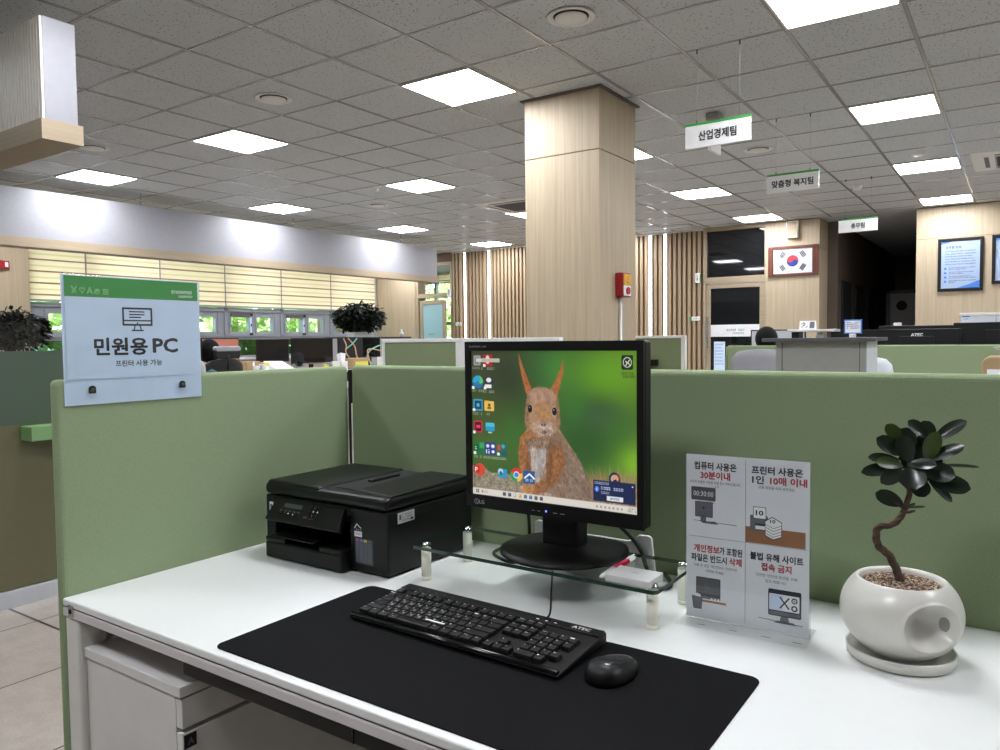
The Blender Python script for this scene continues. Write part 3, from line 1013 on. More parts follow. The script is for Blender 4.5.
MB().box(-0.18, 0.015, 0, 8.28, 0.0, 0.1).build('wood_base', 'wood_x', t, bevel=0.001)
m = MB()
for k in (0.6, 2.84, 5.1, 7.36):
    m.cyl((0.05 - 0.09, k, 0.6), (0.05 - 0.09, k, CEIL - CZ0 - 0.005), 0.006, n=8)
m.build('rods', 'metal', t)

# daylight side
struct(MB().box(-40, -11.75, -15, 45, -1.2, -1.0).build('ground', 'outdoor_ground'), 'paved ground outside the windows', 'ground')
def foliage_mesh(n, R, seed, leaf=0.16):
    r = random.Random(seed)
    m = MB()
    for _ in range(n):
        while True:
            p = Vector((r.uniform(-1, 1), r.uniform(-1, 1), r.uniform(-1, 1)))
            if 0.35 < p.length < 1:
                break
        p = Vector((p.x * R[0], p.y * R[1], p.z * R[2]))
        a = Vector((r.gauss(0, 1), r.gauss(0, 1), r.gauss(0, 0.6))).normalized()
        b = a.cross(Vector((r.gauss(0, 1), r.gauss(0, 1), r.gauss(0, 1)))).normalized()
        L = leaf * r.uniform(0.6, 1.3)
        m.add([p - a * L, p + b * L * 0.45, p + a * L, p - b * L * 0.45], [(0, 1, 2, 3)])
    return m
def out_tree(x, y, h, R, seed, label, first=None):
    t = thing('tree', label, 'tree', (x, y, -1.0), seed, 'trees outside the windows')
    m = MB().tube([(0, 0, 0), (0.05, 0, h * 0.4), (0, 0.08, h * 0.8)], [0.12, 0.09, 0.05], 8)
    for k in range(4):
        a = k * 1.7
        m.tube([(0.02, 0, h * 0.4), (math.cos(a) * R[0] * 0.5, math.sin(a) * R[1] * 0.5, h * 0.75)], [0.05, 0.02], 6)
    m.build('trunk', 'tree_bark', t)
    foliage_mesh(1500, R, seed, 0.2).shift((0, 0, h * 0.72)).build('foliage', 'leaf_out', t)
TREES = ((-15.6, 5.2, 3.6, (1.3, 1.5, 1.9), 'left end of the window row'), (-15.6, 8.6, 4.0, (1.4, 1.6, 2.1), 'middle windows'), (-15.8, 12.4, 3.7, (1.4, 1.7, 1.9), 'last windows'),
         (-20.5, 7.5, 5.0, (2.2, 2.4, 2.6), 'middle windows, farther off'), (-20.5, 13.2, 5.2, (2.2, 2.6, 2.6), 'last windows, farther off'), (-16.2, 19.5, 4.8, (2.2, 2.0, 2.5), 'frosted door, left one'), (-11.6, 19.5, 5.0, (2.0, 1.8, 2.5), 'frosted door, right one'))
for k, (x, y, h, R, w_) in enumerate(TREES):
    out_tree(x, y, h, R, k + 11, 'leafy green tree in daylight outside the ' + w_)
hd = foliage_mesh(2600, (0.6, 4.2, 0.75), 77, 0.13).shift((-13.3, 7.5, 0.0)).build('hedge', 'leaf_out')
tag(hd, 'clipped green hedge running along outside the left windows', 'hedge', None, 'stuff')
# ------------------------------------------------------------------ desk and its partitions
PX = -1.579
o = MB().box(PX - 0.025, PX, 0.7385, 1.5375, 0.0, 1.167).build('desk_partition', 'panel', bevel=0.0115, seg=4)
tag(o, 'sage green felt partition on the left side of the white desk', 'partition')
o = MB().box(-1.5735, 0.62, 1.538, 1.572, 0.0, 1.169).build('desk_partition', 'panel', bevel=0.013, seg=4)
tag(o, 'long sage green felt partition along the back of the white desk', 'partition')
t = thing('partition_post', 'thin white corner post between the two green desk partitions', 'post', (-1.5768, 1.546, 0))
MB().cyl((0, 0, 0), (0, 0, 1.06), 0.0022, n=10).build('post', 'cream', t)
MB().box(-0.02, 0.002, 0.006, 0.02, 0, 1.155).build('black_core', 'black_matt', t)

t = thing('desk', 'white laminate desk with a grooved front edge and white steel legs', 'desk', (-1.577, 0.738, 0))
DW, DD = 1.86, 0.797
MB().box(0, DW, 0, DD, DESK - 0.0145, DESK).build('worktop', 'desk', t, bevel=0.003, seg=3)
MB().box(0.003, DW, 0.004, DD - 0.003, DESK - 0.018, DESK - 0.0145).build('groove', 'groove', t)
MB().box(0, DW, 0.0, DD, DESK - 0.034, DESK - 0.018).build('lower_edge', 'desk_edge', t, bevel=0.001)
MB().box(0.026, 0.043, -0.003, 0.004, DESK - 0.032, DESK - 0.008).build('edge_clip', 'metal', t, bevel=0.001)
MB().box(0.032, 0.037, -0.0045, -0.003, DESK - 0.024, DESK - 0.016).build('clip_slot', 'black_matt', t)
for x0 in (0.002, DW - 0.06):
    for y0 in (0.003, DD - 0.08):
        MB().box(x0, x0 + 0.050, y0, y0 + 0.06, 0, DESK - 0.034).build('leg', 'white_metal', t, bevel=0.005)
    MB().box(x0 + 0.004, x0 + 0.044, 0.06, DD - 0.06, DESK - 0.11, DESK - 0.034).build('side_rail', 'white_metal', t, bevel=0.003)
MB().box(0.07, DW - 0.07, DD - 0.08, DD - 0.05, DESK - 0.12, DESK - 0.034).build('back_rail', 'white_metal', t, bevel=0.003)
dr = MB().box(0.388, 1.3, 0.012, 0.35, DESK - 0.066, DESK - 0.0345)
o = dr.build('pencil_drawer', 'black_plastic', t, bevel=0.003)
MB().box(0.80, 0.803, 0.010, 0.013, DESK - 0.064, DESK - 0.036).build('drawer_seam', 'black_gloss', o)
MB().box(0.10, 0.36, 0.30, 0.36, DESK - 0.075, DESK - 0.035).build('cable_tray', 'black_matt', t, bevel=0.004)
MB().box(0.07, DW - 0.07, DD - 0.05, DD - 0.04, 0.25, DESK - 0.036).build('modesty_panel', 'white_metal', t)

t = thing('drawer_pedestal', 'white drawer pedestal under the left end of the desk', 'cabinet', (-1.524, 0.750, 0))
MB().box(0.003, 0.304, 0.004, 0.45, 0.02, 0.617).build('body', 'cabinet_white', t)
MB().box(0.0, 0.324, 0.0, 0.46, 0.617, 0.637).build('top', 'cabinet_white', t, bevel=0.002)
o = MB().box(0.305, 0.323, 0.004, 0.45, 0.560, 0.614).build('drawer', 'cabinet_white', t, bevel=0.0015)
o = MB().box(0.305, 0.323, 0.004, 0.45, 0.03, 0.552).build('door', 'cabinet_white', t, bevel=0.0015)
MB().box(0.323, 0.3245, 0.006, 0.030, 0.524, 0.548).build('lock_label', 'black_matt', o)
s = Sheet((0.3246, 0.006, 0.548), (0, 1, 0), (0, 0, 1), (1, 0, 0))
s.text('ink_grey', 'A', 12, 12, hgt=13, bold=0.03)
s.build(o, {'ink_grey': 'lettering'})
m = MB()
for xx in (0.05, 0.26):
    for yy in (0.05, 0.4):
        m.cyl((xx, yy, 0), (xx, yy, 0.02), 0.02, n=12)
m.build('feet', 'black_matt', t)

# desk mat
MATZ = DESK + 0.0025
o = MB().rbox(-1.107, -0.309, 0.754, 1.128, DESK, MATZ, 0.018, 6, 'z').build('desk_mat', 'mat_cloth', bevel=0.0008)
tag(o, 'black felt desk mat under the keyboard and mouse', 'desk mat')

# ------------------------------------------------------------------ wall sign of the public PC
t = thing('notice_board', 'acrylic sign lettered 민원용 PC on top of the left green partition', 'sign', (-1.5785, 0.757, 1.113))
MB().box(0.0, 0.002, 0, 0.308, 0, 0.2645).build('back_plate', 'paper_blue', t, bevel=0.0006)
MB().box(0.0042, 0.0052, 0, 0.308, 0.0, 0.2645).build('front_plate', 'acrylic', t, bevel=0.0004)
o = MB().box(0.0023, 0.0033, 0.0055, 0.3025, 0.0525, 0.2625).build('printed_sheet', 'paper_blue', t)
s = Sheet((0.0033, 0.0055, 0.2625), (0, 1, 0), (0, 0, 1), (1, 0, 0))
s.k = (0.135, 297)
s.rect('ink_green', 0, 0, 297, 42, 0.0001)
# monitor pictogram
s.line('ink', [(129, 63), (192, 63), (192, 98), (129, 98), (129, 63)], 4, 0.0002)
s.line('ink', [(129, 89), (192, 89)], 3, 0.0002)
for k, xx in enumerate((176, 176, 168)):
    s.line('ink', [(143, 70 + 6 * k), (xx, 70 + 6 * k)], 2.6, 0.0002)
s.disc('ink', 160.5, 94, 1.8, h=0.00025)
s.line('ink', [(155, 100), (152, 110)], 2.6, 0.0002)
s.line('ink', [(166, 100), (169, 110)], 2.6, 0.0002)
s.line('ink', [(148, 110), (173, 110)], 3, 0.0002)
s.text('ink', '민원용', 122, 144, w=120, hgt=38, bold=0.032, h=0.0003)
s.text('ink', 'PC', 221, 143, w=57, hgt=33, bold=0.034, h=0.0003)
s.text('ink', '프린터 사용 가능', 161, 180, w=104, hgt=13.5, bold=0.014, h=0.0003)
# row of pale green pictograms
g = 'ink_pale_green'
s.line(g, [(17, 22), (22, 28), (27, 22)], 1.3, 0.0002); s.line(g, [(17, 36), (22, 28), (27, 36)], 1.3, 0.0002); s.ring(g, 22, 29, 4, 1.2, 0.0002); s.disc(g, 17, 22, 1.6, h=0.0002); s.disc(g, 27, 22, 1.6, h=0.0002)
s.line(g, [(34, 26), (37, 23), (40, 26), (43, 23), (46, 26), (40, 35), (34, 26)], 1.4, 0.0002)
s.line(g, [(51, 35), (57, 22), (63, 35)], 1.4, 0.0002); s.line(g, [(51, 35), (57, 30), (63, 35)], 1.4, 0.0002); s.ring(g, 57, 28, 2, 1, 0.0002)
s.ring(g, 73, 30, 5, 1.4, 0.0002); s.line(g, [(66, 34), (73, 27), (80, 27)], 1.4, 0.0002); s.disc(g, 73, 30, 1.6, h=0.0002)
for k in range(4):
    s.line(g, [(86, 25 + 3.3 * k), (98, 25 + 3.3 * k)], 1.0, 0.0002); s.line(g, [(87 + 3.4 * k, 24), (87 + 3.4 * k, 36)], 0.9, 0.0002)
s.scribble('ink_white', 238, 20, 286, 27, 9, 21, 0.0003)
s.scribble('ink_white', 254, 30, 286, 35.5, 7, 22, 0.0003)
s.build(o, {'ink': 'lettering', 'ink_green': 'green_band', g: 'pictograms', 'ink_white': 'lettering'})
for y in (0.053, 0.256):
    c = MB().prism([(-0.007, -0.007), (0.007, -0.007), (0.007, 0.003)] + ellipse_pts(0, 0.003, 0.007, 0.006, 8, 0, 180)[1:], 0.0053, 0.0078, lambda a, b, c_: (c_, y + a, 0.030 + b)).build('clip', 'black_matt', t)
    MB().cyl((0.0078, y, 0.031), (0.0095, y, 0.031), 0.0034, n=12).build('clip_screw', 'chrome', c)

# ------------------------------------------------------------------ printer
t = thing('printer', 'black multifunction inkjet printer in the corner of the white desk', 'printer', (-1.499, 1.178, DESK))
PW, PD, PH = 0.397, 0.298, 0.182
bd = MB()
bd.box(0, 0.034, 0, PD, 0.004, 0.142)
bd.box(0.283, PW, 0, PD, 0.004, 0.142)
bd.box(0.034, 0.283, 0.11, PD, 0.004, 0.142)
bd.box(0.034, 0.283, 0.0, 0.11, 0.122, 0.142)
bd.box(0.034, 0.283, 0.02, 0.11, 0.004, 0.012)
bd.build('body', 'black_plastic', t, bevel=0.006, seg=3)
m = MB()
for xx in (0.03, PW - 0.03):
    for yy in (0.03, PD - 0.03):
        m.cyl((xx, yy, 0), (xx, yy, 0.006), 0.012, n=12)
m.build('feet', 'black_matt', t)
lid = MB().box(-0.001, PW + 0.001, -0.004, PD, 0.144, 0.173)
o = lid.build('scanner_lid', 'printer_top', t, bevel=0.012, seg=4)
MB().box(0.003, 0.190, 0.0, PD - 0.006, 0.158, 0.178).build('feeder_cover', 'printer_top', o, bevel=0.009, seg=4)
MB().box(0.191, 0.268, 0.035, PD - 0.012, 0.1725, 0.1738).build('feeder_slot', 'black_matt', o)
MB().hexa([(0.268, 0.03, 0.165), (PW - 0.004, 0.012, 0.165), (PW - 0.004, PD - 0.006, 0.165), (0.268, PD - 0.006, 0.165)], [(0.268, 0.035, 0.1755), (PW - 0.004, 0.016, 0.1755), (PW - 0.004, PD - 0.006, 0.179), (0.268, PD - 0.006, 0.179)]).build('feeder_tray', 'printer_top', o, bevel=0.003)
MB().box(0.222, 0.236, 0.12, 0.22, 0.1738, 0.179).build('paper_guide', 'black_plastic', o, bevel=0.002)
s = Sheet((0.11, 0.285, 0.1782), (1, 0, 0), (0, 1, 0), (0, 0, 1))
s.scribble('ink_grey', 8, 150, 48, 156, 10, 33)
s.disc('ink_grey', 58, 153, 3)
s.build(o, {'ink_grey': 'lettering'})
cp = MB().hexa([(0.034, -0.034, 0.094), (0.280, -0.034, 0.094), (0.280, -0.022, 0.086), (0.034, -0.022, 0.086)], [(0.044, -0.003, 0.140), (0.272, -0.003, 0.140), (0.272, 0.01, 0.130), (0.044, 0.01, 0.130)])
o = cp.build('control_panel', 'black_plastic', t, bevel=0.004, seg=3)
ct = Vector((0, 0.031, 0.046)).normalized()
s = Sheet((0.042, -0.0025, 0.141), (1, 0, 0), ct, Vector((0, -ct.z, ct.y)))
s.rect('lcd', 42, 12, 102, 22, 0.0012)
r_ = random.Random(3)
for k in range(5):
    s.rr('ink_grey', 34 + 15 * k, 29, 42 + 15 * k, 31, 0.8, 0.0012)
    s.rr('black_gloss', 33 + 15 * k, 33, 43 + 15 * k, 39, 2, 0.0012)
s.disc('ink_white', 66, 36, 1.3, h=0.0018); s.disc('ink_white', 82, 37, 1.5, h=0.0018)
s.rr('ink_grey', 36, 34.5, 40, 36.5, 0.6, 0.0018)
for k in range(3):
    for q in range(3):
        s.disc('black_gloss', 130 + 13 * k, 12 + 10 * q, 4.2, h=0.0012)
        s.disc('ink_grey', 130 + 13 * k, 12 + 10 * q, 0.9, h=0.0018)
s.disc('ink_white', 143, 22, 1.6, h=0.002); s.disc('ink_white', 156, 22, 1.9, h=0.002)
s.rr('ink_grey', 118, 39, 132, 40.4, 0.5, 0.0018); s.rr('ink_grey', 138, 39, 152, 40.4, 0.5, 0.0018)
s.rr('ink_red', 119, 36, 130, 37.4, 0.5, 0.0018)
s.build(o, {'lcd': 'display', 'black_gloss': 'buttons', 'ink_grey': 'button_marks', 'ink_white': 'button_lamps', 'ink_red': 'button_marks'})
ca = MB()
ca.box(0.032, 0.285, -0.030, 0.10, 0.003, 0.040)
ca.box(0.032, 0.10, -0.030, 0.10, 0.040, 0.052)
ca.box(0.215, 0.285, -0.030, 0.10, 0.040, 0.052)
ca.build('paper_cassette', 'black_plastic', t, bevel=0.004, seg=3)
MB().hexa([(0.05, -0.026, 0.052), (0.19, -0.026, 0.052), (0.19, 0.10, 0.060), (0.05, 0.10, 0.060)], [(0.05, -0.026, 0.055), (0.19, -0.026, 0.055), (0.19, 0.10, 0.074), (0.05, 0.10, 0.074)]).build('output_tray', 'printer_top', t, bevel=0.001)
# ink window
iw = MB().box(0.300, 0.352, -0.0012, 0.004, 0.022, 0.078).build('ink_window', 'tank_body', t, bevel=0.001)
for k, mm in enumerate(('led_tank_m', 'led_tank_c', 'led_tank_y', 'led_tank_k')):
    MB().box(0.303 + 0.012 * k, 0.312 + 0.012 * k, -0.002, 0, 0.071, 0.077).build('ink_tank_cap', mm, iw)
    MB().box(0.302 + 0.012 * k, 0.313 + 0.012 * k, -0.0018, 0, 0.026, 0.069).build('ink_tank', 'led_tank_k', iw)
s = Sheet((0.296, -0.0005, 0.115), (1, 0, 0), (0, 0, 1), (0, -1, 0))
s.rect('paper', 2, 22, 25, 34, 0.0005)
s.scribble('ink_grey', 5, 25, 23, 30, 5, 41, 0.0009)
s.line('ink_white', [(3, 16), (10, 6), (14, 9), (22, 14)], 2.2, 0.0006)
s.scribble('ink_white', 8, 17, 23, 20, 5, 42, 0.0006)
s.build(t, {'paper': 'sticker', 'ink_grey': 'lettering', 'ink_white': 'logo'})
s = Sheet((0.012, -0.0005, 0.128), (1, 0, 0), (0, 0, 1), (0, -1, 0))
s.rr('paper', 2, 2, 16, 26, 2, 0.0005)
s.rect('ink_grey', 5, 8, 13, 18, 0.0009)
s.build(t, {'paper': 'sticker', 'ink_grey': 'lettering'})
s = Sheet((PW + 0.0002, 0.030, 0.137), (0, 1, 0), (0, 0, 1), (1, 0, 0))
s.rect('paper', 0, 0, 55, 24, 0.0005)
for k in range(3):
    s.scribble('ink_grey', 14, 4 + 6 * k, 48, 8 + 6 * k, 9, 50 + k, 0.0009)
s.rect('ink_grey', 5, 5, 11, 16, 0.0009)
s.rect('ink', 42, 16, 50, 21, 0.0009)
s.build(t, {'paper': 'sticker', 'ink_grey': 'lettering', 'ink': 'lettering'})

# ------------------------------------------------------------------ glass monitor shelf
t = thing('monitor_shelf', 'low glass shelf on four cream posts under the monitor', 'shelf', (-1.063, 1.203, DESK))
SW, SD, SZ = 0.555, 0.196, 0.0758
GZ = DESK + SZ
pl = MB().rbox(0, SW, 0, SD, SZ - 0.008, SZ, 0.012, 5, 'z').build('glass_plate', 'shelf_glass', t)
ed = MB()
pp = rrect(-0.0002, -0.0002, SW + 0.0002, SD + 0.0002, 0.012, 5)
n_ = len(pp)
ed.add([(x, y, SZ - 0.0075) for x, y in pp] + [(x, y, SZ - 0.0005) for x, y in pp], [(i, (i + 1) % n_, n_ + (i + 1) % n_, n_ + i) for i in range(n_)])
ed.build('plate_edge', 'shelf_edge', pl)
for lx, ly in ((0.026, 0.022), (0.020, 0.176), (0.537, 0.026), (0.536, 0.176)):
    lg = MB().cyl((lx, ly, 0.008), (lx, ly, SZ - 0.008), 0.0105, n=24).build('leg', 'cream', t)
    MB().cyl((lx, ly, 0.0), (lx, ly, 0.008), 0.011, n=24).build('foot', 'cream', lg)
    MB().lathe([(0.0, 0.006), (0.006, 0.0055), (0.010, 0.003), (0.011, 0.0)], (lx, ly, SZ), 20).build('cap', 'chrome', lg)

# ------------------------------------------------------------------ monitor
t = thing('monitor', 'black square-format monitor showing a squirrel wallpaper', 'monitor', (-0.7605, 1.33, GZ))
mx = -0.7630 + 0.7605
MB().lathe([(0.0, 0.0), (0.126, 0.0), (0.131, 0.003), (0.130, 0.008), (0.118, 0.0125), (0.06, 0.018), (0.0, 0.020)], n=64).build('base', 'black_plastic', t)
MB().box(-0.040, 0.044, -0.022, 0.022, 0.016, 0.13).build('neck', 'black_plastic', t, bevel=0.006, seg=3)
HZ0, HZ1 = 0.8865 - GZ, 1.2335 - GZ
SCZ0, SCZ1 = 0.9137 - GZ, 1.2146 - GZ
yf = 1.2795 - 1.33
hs = MB().box(mx - 0.2015, mx + 0.2015, yf, yf + 0.030, HZ0, HZ1)
hs.build('housing', 'black_plastic', t, bevel=0.005, seg=3)
MB().hexa([(mx - 0.15, yf + 0.03, HZ0 + 0.04), (mx + 0.15, yf + 0.03, HZ0 + 0.04), (mx + 0.11, yf + 0.062, HZ0 + 0.07), (mx - 0.11, yf + 0.062, HZ0 + 0.07)], [(mx - 0.15, yf + 0.03, HZ1 - 0.05), (mx + 0.15, yf + 0.03, HZ1 - 0.05), (mx + 0.11, yf + 0.062, HZ1 - 0.08), (mx - 0.11, yf + 0.062, HZ1 - 0.08)]).build('back_cover', 'black_plastic', t, bevel=0.006)
bz = holed(MB(), mx - 0.2015, mx + 0.2015, HZ0, HZ1, yf - 0.006, yf, [(mx - 0.188, mx + 0.188, SCZ0, SCZ1)], 'y')
o = bz.build('bezel', 'black_plastic', t)
s = Sheet((mx - 0.2015, yf - 0.006, HZ1), (1, 0, 0), (0, 0, 1), (0, -1, 0))
s.text('logo_silver', 'FLATRON', 26, 10, w=26, hgt=4.2, bold=0.01)
s.text('logo_silver', 'L1953', 49, 10.2, w=14, hgt=3.6)
s.ring('logo_silver', 27, 334, 5.2, 1.1)
s.line('logo_silver', [(27, 331.5), (27, 336), (29.5, 336)], 0.9)
s.disc('logo_silver', 24.8, 332, 0.8)
s.text('logo_silver', 'LG', 40, 334, w=13, hgt=8, bold=0.015)
s.rr('logo_silver', 163, 336, 170, 337, 0.4); s.rr('logo_silver', 176, 336, 183, 337, 0.4)
s.rr('logo_silver', 212, 336, 222, 337, 0.4); s.rr('logo_silver', 228, 336, 238, 337, 0.4)
s.build(o, {'logo_silver': 'lettering'})
MB().lathe([(0, 0.0008), (0.0022, 0.0008), (0.0022, 0)], n=12).map(lambda x, y, z: (mx - 0.2015 + 0.196 + x, yf - 0.006 - z, HZ1 - 0.3355 + y)).build('power_lamp', 'blue_led', o)
MONITOR = t
MONITOR_SCREEN = (mx - 0.188, mx + 0.188, yf - 0.0005, SCZ0, SCZ1)

# things around the shelf
o = MB().rbox(-0.607, -0.522, 1.206, 1.270, GZ, GZ + 0.013, 0.003, 3, 'z').build('note_box', 'white_plastic', bevel=0.0015)
tag(o, 'small flat white box on the right end of the glass shelf', 'box')
s = Sheet((-0.607, 1.270, GZ + 0.013), (1, 0, 0), (0, 1, 0), (0, 0, 1))
s.scribble('ink_grey', 36, 28, 50, 33, 5, 61)
s.build(o, {'ink_grey': 'lettering'})
t = thing('pen', 'white and pink pen lying beside the small white box on the glass shelf', 'pen', (-0.616, 1.206, GZ + 0.0055))
MB().tube([(0, 0, 0), (0, 0.012, 0), (0, 0.055, 0.0005)], [0.002, 0.0048, 0.0052], 12).build('barrel', 'white_plastic', t)
MB().tube([(0, 0.055, 0.0005), (0, 0.115, 0.0005)], [0.0054, 0.0054], 12).build('grip', 'pink', t)
MB().tube([(0, 0.115, 0.0005), (0, 0.14, 0.0005), (0, 0.148, 0)], [0.0052, 0.0048, 0.002], 12).build('cap', 'white_plastic', t)
MB().box(-0.0015, 0.0015, 0.11, 0.146, 0.005, 0.0068).build('clip', 'white_plastic', t)
prof = [(-0.888, DESK), (-0.600, DESK), (-0.612, 0.832), (-0.618, 0.836), (-0.640, 0.8355), (-0.652, 0.824), (-0.665, 0.820), (-0.815, 0.820), (-0.826, 0.824), (-0.846, 0.835), (-0.882, 0.8355), (-0.890, 0.832)]
t = thing('document_stand', 'white plastic stand behind the monitor base at the green partition', 'stand', (0, 0, 0))
MB().prism(prof, 1.425, 1.432, lambda x, y, z: (x, z, y)).build('back_plate', 'white_plastic', t, bevel=0.0015)
MB().box(-0.888, -0.602, 1.410, 1.470, DESK, DESK + 0.004).build('foot', 'white_plastic', t, bevel=0.001)

def cord(label, pts, r, parent=None, name='cable'):
    # smooth the path (Catmull-Rom)
    P = [Vector(p) for p in pts]
    Q = []
    for i in range(len(P) - 1):
        p0, p1, p2, p3 = P[max(i - 1, 0)], P[i], P[i + 1], P[min(i + 2, len(P) - 1)]
        for k in range(8):
            u = k / 8
            Q.append(0.5 * ((2 * p1) + (p2 - p0) * u + (2 * p0 - 5 * p1 + 4 * p2 - p3) * u * u + (3 * p1 - p0 - 3 * p2 + p3) * u ** 3))
    Q.append(P[-1])
    o = MB().tube(Q, r, 8).build(name, 'cable', parent)
    if parent is None:
        tag(o, label, 'cable')
    return o
cord('thick black video cable curving down right behind the monitor neck', [(-0.742, 1.372, 0.905), (-0.72, 1.40, 0.884), (-0.672, 1.408, 0.852), (-0.632, 1.409, 0.815), (-0.612, 1.409, 0.765), (-0.600, 1.41, 0.737), (-0.58, 1.45, 0.7345), (-0.62, 1.515, 0.735)], 0.0042)
cord('black power cable dropping left behind the monitor base', [(-0.905, 1.372, 0.915), (-0.902, 1.41, 0.87), (-0.893, 1.408, 0.82), (-0.90, 1.409, 0.76), (-0.94, 1.41, 0.7345), (-1.02, 1.45, 0.733), (-1.03, 1.515, 0.734)], 0.0038)

# ------------------------------------------------------------------ keyboard
KX, KY, KA = -0.777, 1.036, math.radians(-1.6)
KW, KD = 0.444, 0.160
t = thing('keyboard', 'black full-size keyboard on the felt desk mat', 'keyboard', (KX, KY, MATZ), KA)
kz = lambda y: 0.0125 + (y + KD / 2) * (0.0115 / KD)
x0, x1, y0, y1 = -KW / 2, KW / 2, -KD / 2, KD / 2
body = MB().hexa([(x0, y0 + 0.004, 0.002), (x1, y0 + 0.004, 0.002), (x1 - 0.002, y1, 0.006), (x0 + 0.002, y1, 0.006)],
                 [(x0, y0, kz(y0) - 0.004), (x1, y0, kz(y0) - 0.004), (x1 - 0.002, y1, kz(y1)), (x0 + 0.002, y1, kz(y1))])
body.build('body', 'black_plastic', t, bevel=0.003, seg=3)
rim = MB().tube([(x0 + 0.002, y0 + 0.007, kz(y0) - 0.0035), (x1 - 0.002, y0 + 0.007, kz(y0) - 0.0035)], 0.0055, 12)
rim.build('front_rim', 'black_gloss', t)
st = MB().hexa([(x0 + 0.003, y1 - 0.026, kz(y1 - 0.026) - 0.002), (x1 - 0.004, y1 - 0.026, kz(y1 - 0.026) - 0.002), (x1 - 0.005, y1 - 0.001, kz(y1) - 0.002), (x0 + 0.004, y1 - 0.001, kz(y1) - 0.002)],
               [(x0 + 0.003, y1 - 0.026, kz(y1 - 0.026) + 0.002), (x1 - 0.004, y1 - 0.026, kz(y1 - 0.026) + 0.002), (x1 - 0.005, y1 - 0.001, kz(y1) + 0.0012), (x0 + 0.004, y1 - 0.001, kz(y1) + 0.0012)])
st.build('media_strip', 'black_plastic', t, bevel=0.001)
m = MB()
for y in (0.07, -0.07):
    for x in (-0.18, 0.18):
        m.box(x - 0.012, x + 0.012, y - 0.004, y + 0.004, 0, 0.004)
m.build('feet', 'black_matt', t)
U = 0.0184
keys = []      # (x left, y front, width in units, legend)
KL = x0 + 0.010
row_y = [y0 + 0.016 + U * k for k in range(5)] + [y0 + 0.016 + U * 5 + 0.004]
def krow(r, start, items):
    x = KL + start * U
    for it in items:
        wdt, lg = it if isinstance(it, tuple) else (1, it)
        if lg is not None:
            keys.append((x, row_y[r], wdt, lg))
        x += wdt * U
krow(5, 0, ['Esc', (1, None)] + ['F1', 'F2', 'F3', 'F4', (0.5, None), 'F5', 'F6', 'F7', 'F8', (0.5, None), 'F9', 'F10', 'F11', 'F12'])
krow(4, 0, ['~', '1', '2', '3', '4', '5', '6', '7', '8', '9', '0', '-', '=', (2, 'Back')])
krow(3, 0, [(1.5, 'Tab'), 'Qㅂ', 'Wㅈ', 'Eㄷ', 'Rㄱ', 'Tㅅ', 'Yㅛ', 'Uㅕ', 'Iㅑ', 'Oㅐ', 'Pㅔ', '[', ']', (1.5, '\\')])
krow(2, 0, [(1.75, 'Caps'), 'Aㅁ', 'Sㄴ', 'Dㅇ', 'Fㄹ', 'Gㅎ', 'Hㅗ', 'Jㅓ', 'Kㅏ', 'Lㅣ', ';', "'", (2.25, 'Enter')])
krow(1, 0, [(2.25, 'Shift'), 'Zㅋ', 'Xㅌ', 'Cㅊ', 'Vㅍ', 'Bㅠ', 'Nㅜ', 'Mㅡ', ',', '.', '/', (2.75, 'Shift')])
krow(0, 0, [(1.25, 'Ctrl'), (1.25, 'Win'), (1.25, 'Alt'), (1.25, '한자'), (4, ''), (1.25, '한/영'), (1.25, 'Alt'), (1.25, 'Win'), (1.25, 'Menu'), (1, 'Ctrl')])
krow(5, 15.3, ['PrtSc', 'ScrLk', 'Pause'])
krow(4, 15.3, ['Ins', 'Home', 'PgUp'])
krow(3, 15.3, ['Del', 'End', 'PgDn'])
krow(1, 16.3, ['↑'])
krow(0, 15.3, ['←', '↓', '→'])
krow(4, 18.6, ['Num', '/', '*', '-'])
krow(3, 18.6, ['7', '8', '9', '+'])
krow(2, 18.6, ['4', '5', '6'])
krow(1, 18.6, ['1', '2', '3', 'Ent'])
krow(0, 18.6, [(2, '0'), '.'])
slope = 0.0115 / KD
kmesh = {}
sh = Sheet((0, 0, 0), (1, 0, 0), (0, 1, slope), (0, 0, 1))
extra = MB()
def key_geo(wd):
    a, b = wd * U - 0.0016, U - 0.0018
    hh = 0.0052
    return [(0, 0, -0.002), (a, 0, -0.002), (a, b, -0.002 + b * slope), (0, b, -0.002 + b * slope)], [(0.0014, 0.001, hh), (a - 0.0014, 0.001, hh), (a - 0.0014, b - 0.002, hh + b * slope), (0.0014, b - 0.002, hh + b * slope)]
for k, (kx, ky, wd, lg) in enumerate(keys):
    zz = kz(ky)
    if k < 100:
        if wd not in kmesh:
            bq, tq = key_geo(wd)
            ko = MB().hexa(bq, tq).build('key', 'key', t, bevel=0.0008, seg=2)
            kmesh[wd] = ko
        else:
            ko = kmesh[wd].copy()
            COL.objects.link(ko)
            ko.parent = t
        ko.location = (kx, ky, zz)
    else:
        bq, tq = key_geo(wd)
        extra.hexa([(kx + a, ky + b, zz + c) for a, b, c in bq], [(kx + a, ky + b, zz + c) for a, b, c in tq])
    if lg:
        zt = zz + 0.0052
        s_ = Sheet((kx, ky + U - 0.003, zt + U * slope), (1, 0, 0), (0, 1, slope), (0, 0, 1))
        s_.layers = sh.layers
        if len(lg) == 2 and ord(lg[1]) > 0x3000:
            s_.text('ink_white', lg[0], 4.2, 3.6, hgt=3.6, bold=0.01, h=0.0003)
            s_.text('ink_white', lg[1], 11, 9.6, hgt=3.6, bold=0.0, h=0.0003)
        else:
            s_.text('ink_white', lg, 3.0 if len(lg) > 1 else 4.2, 3.8, hgt=3.4 if len(lg) < 3 else 2.6, bold=0.01, h=0.0003, align='l' if len(lg) > 1 else 'c')
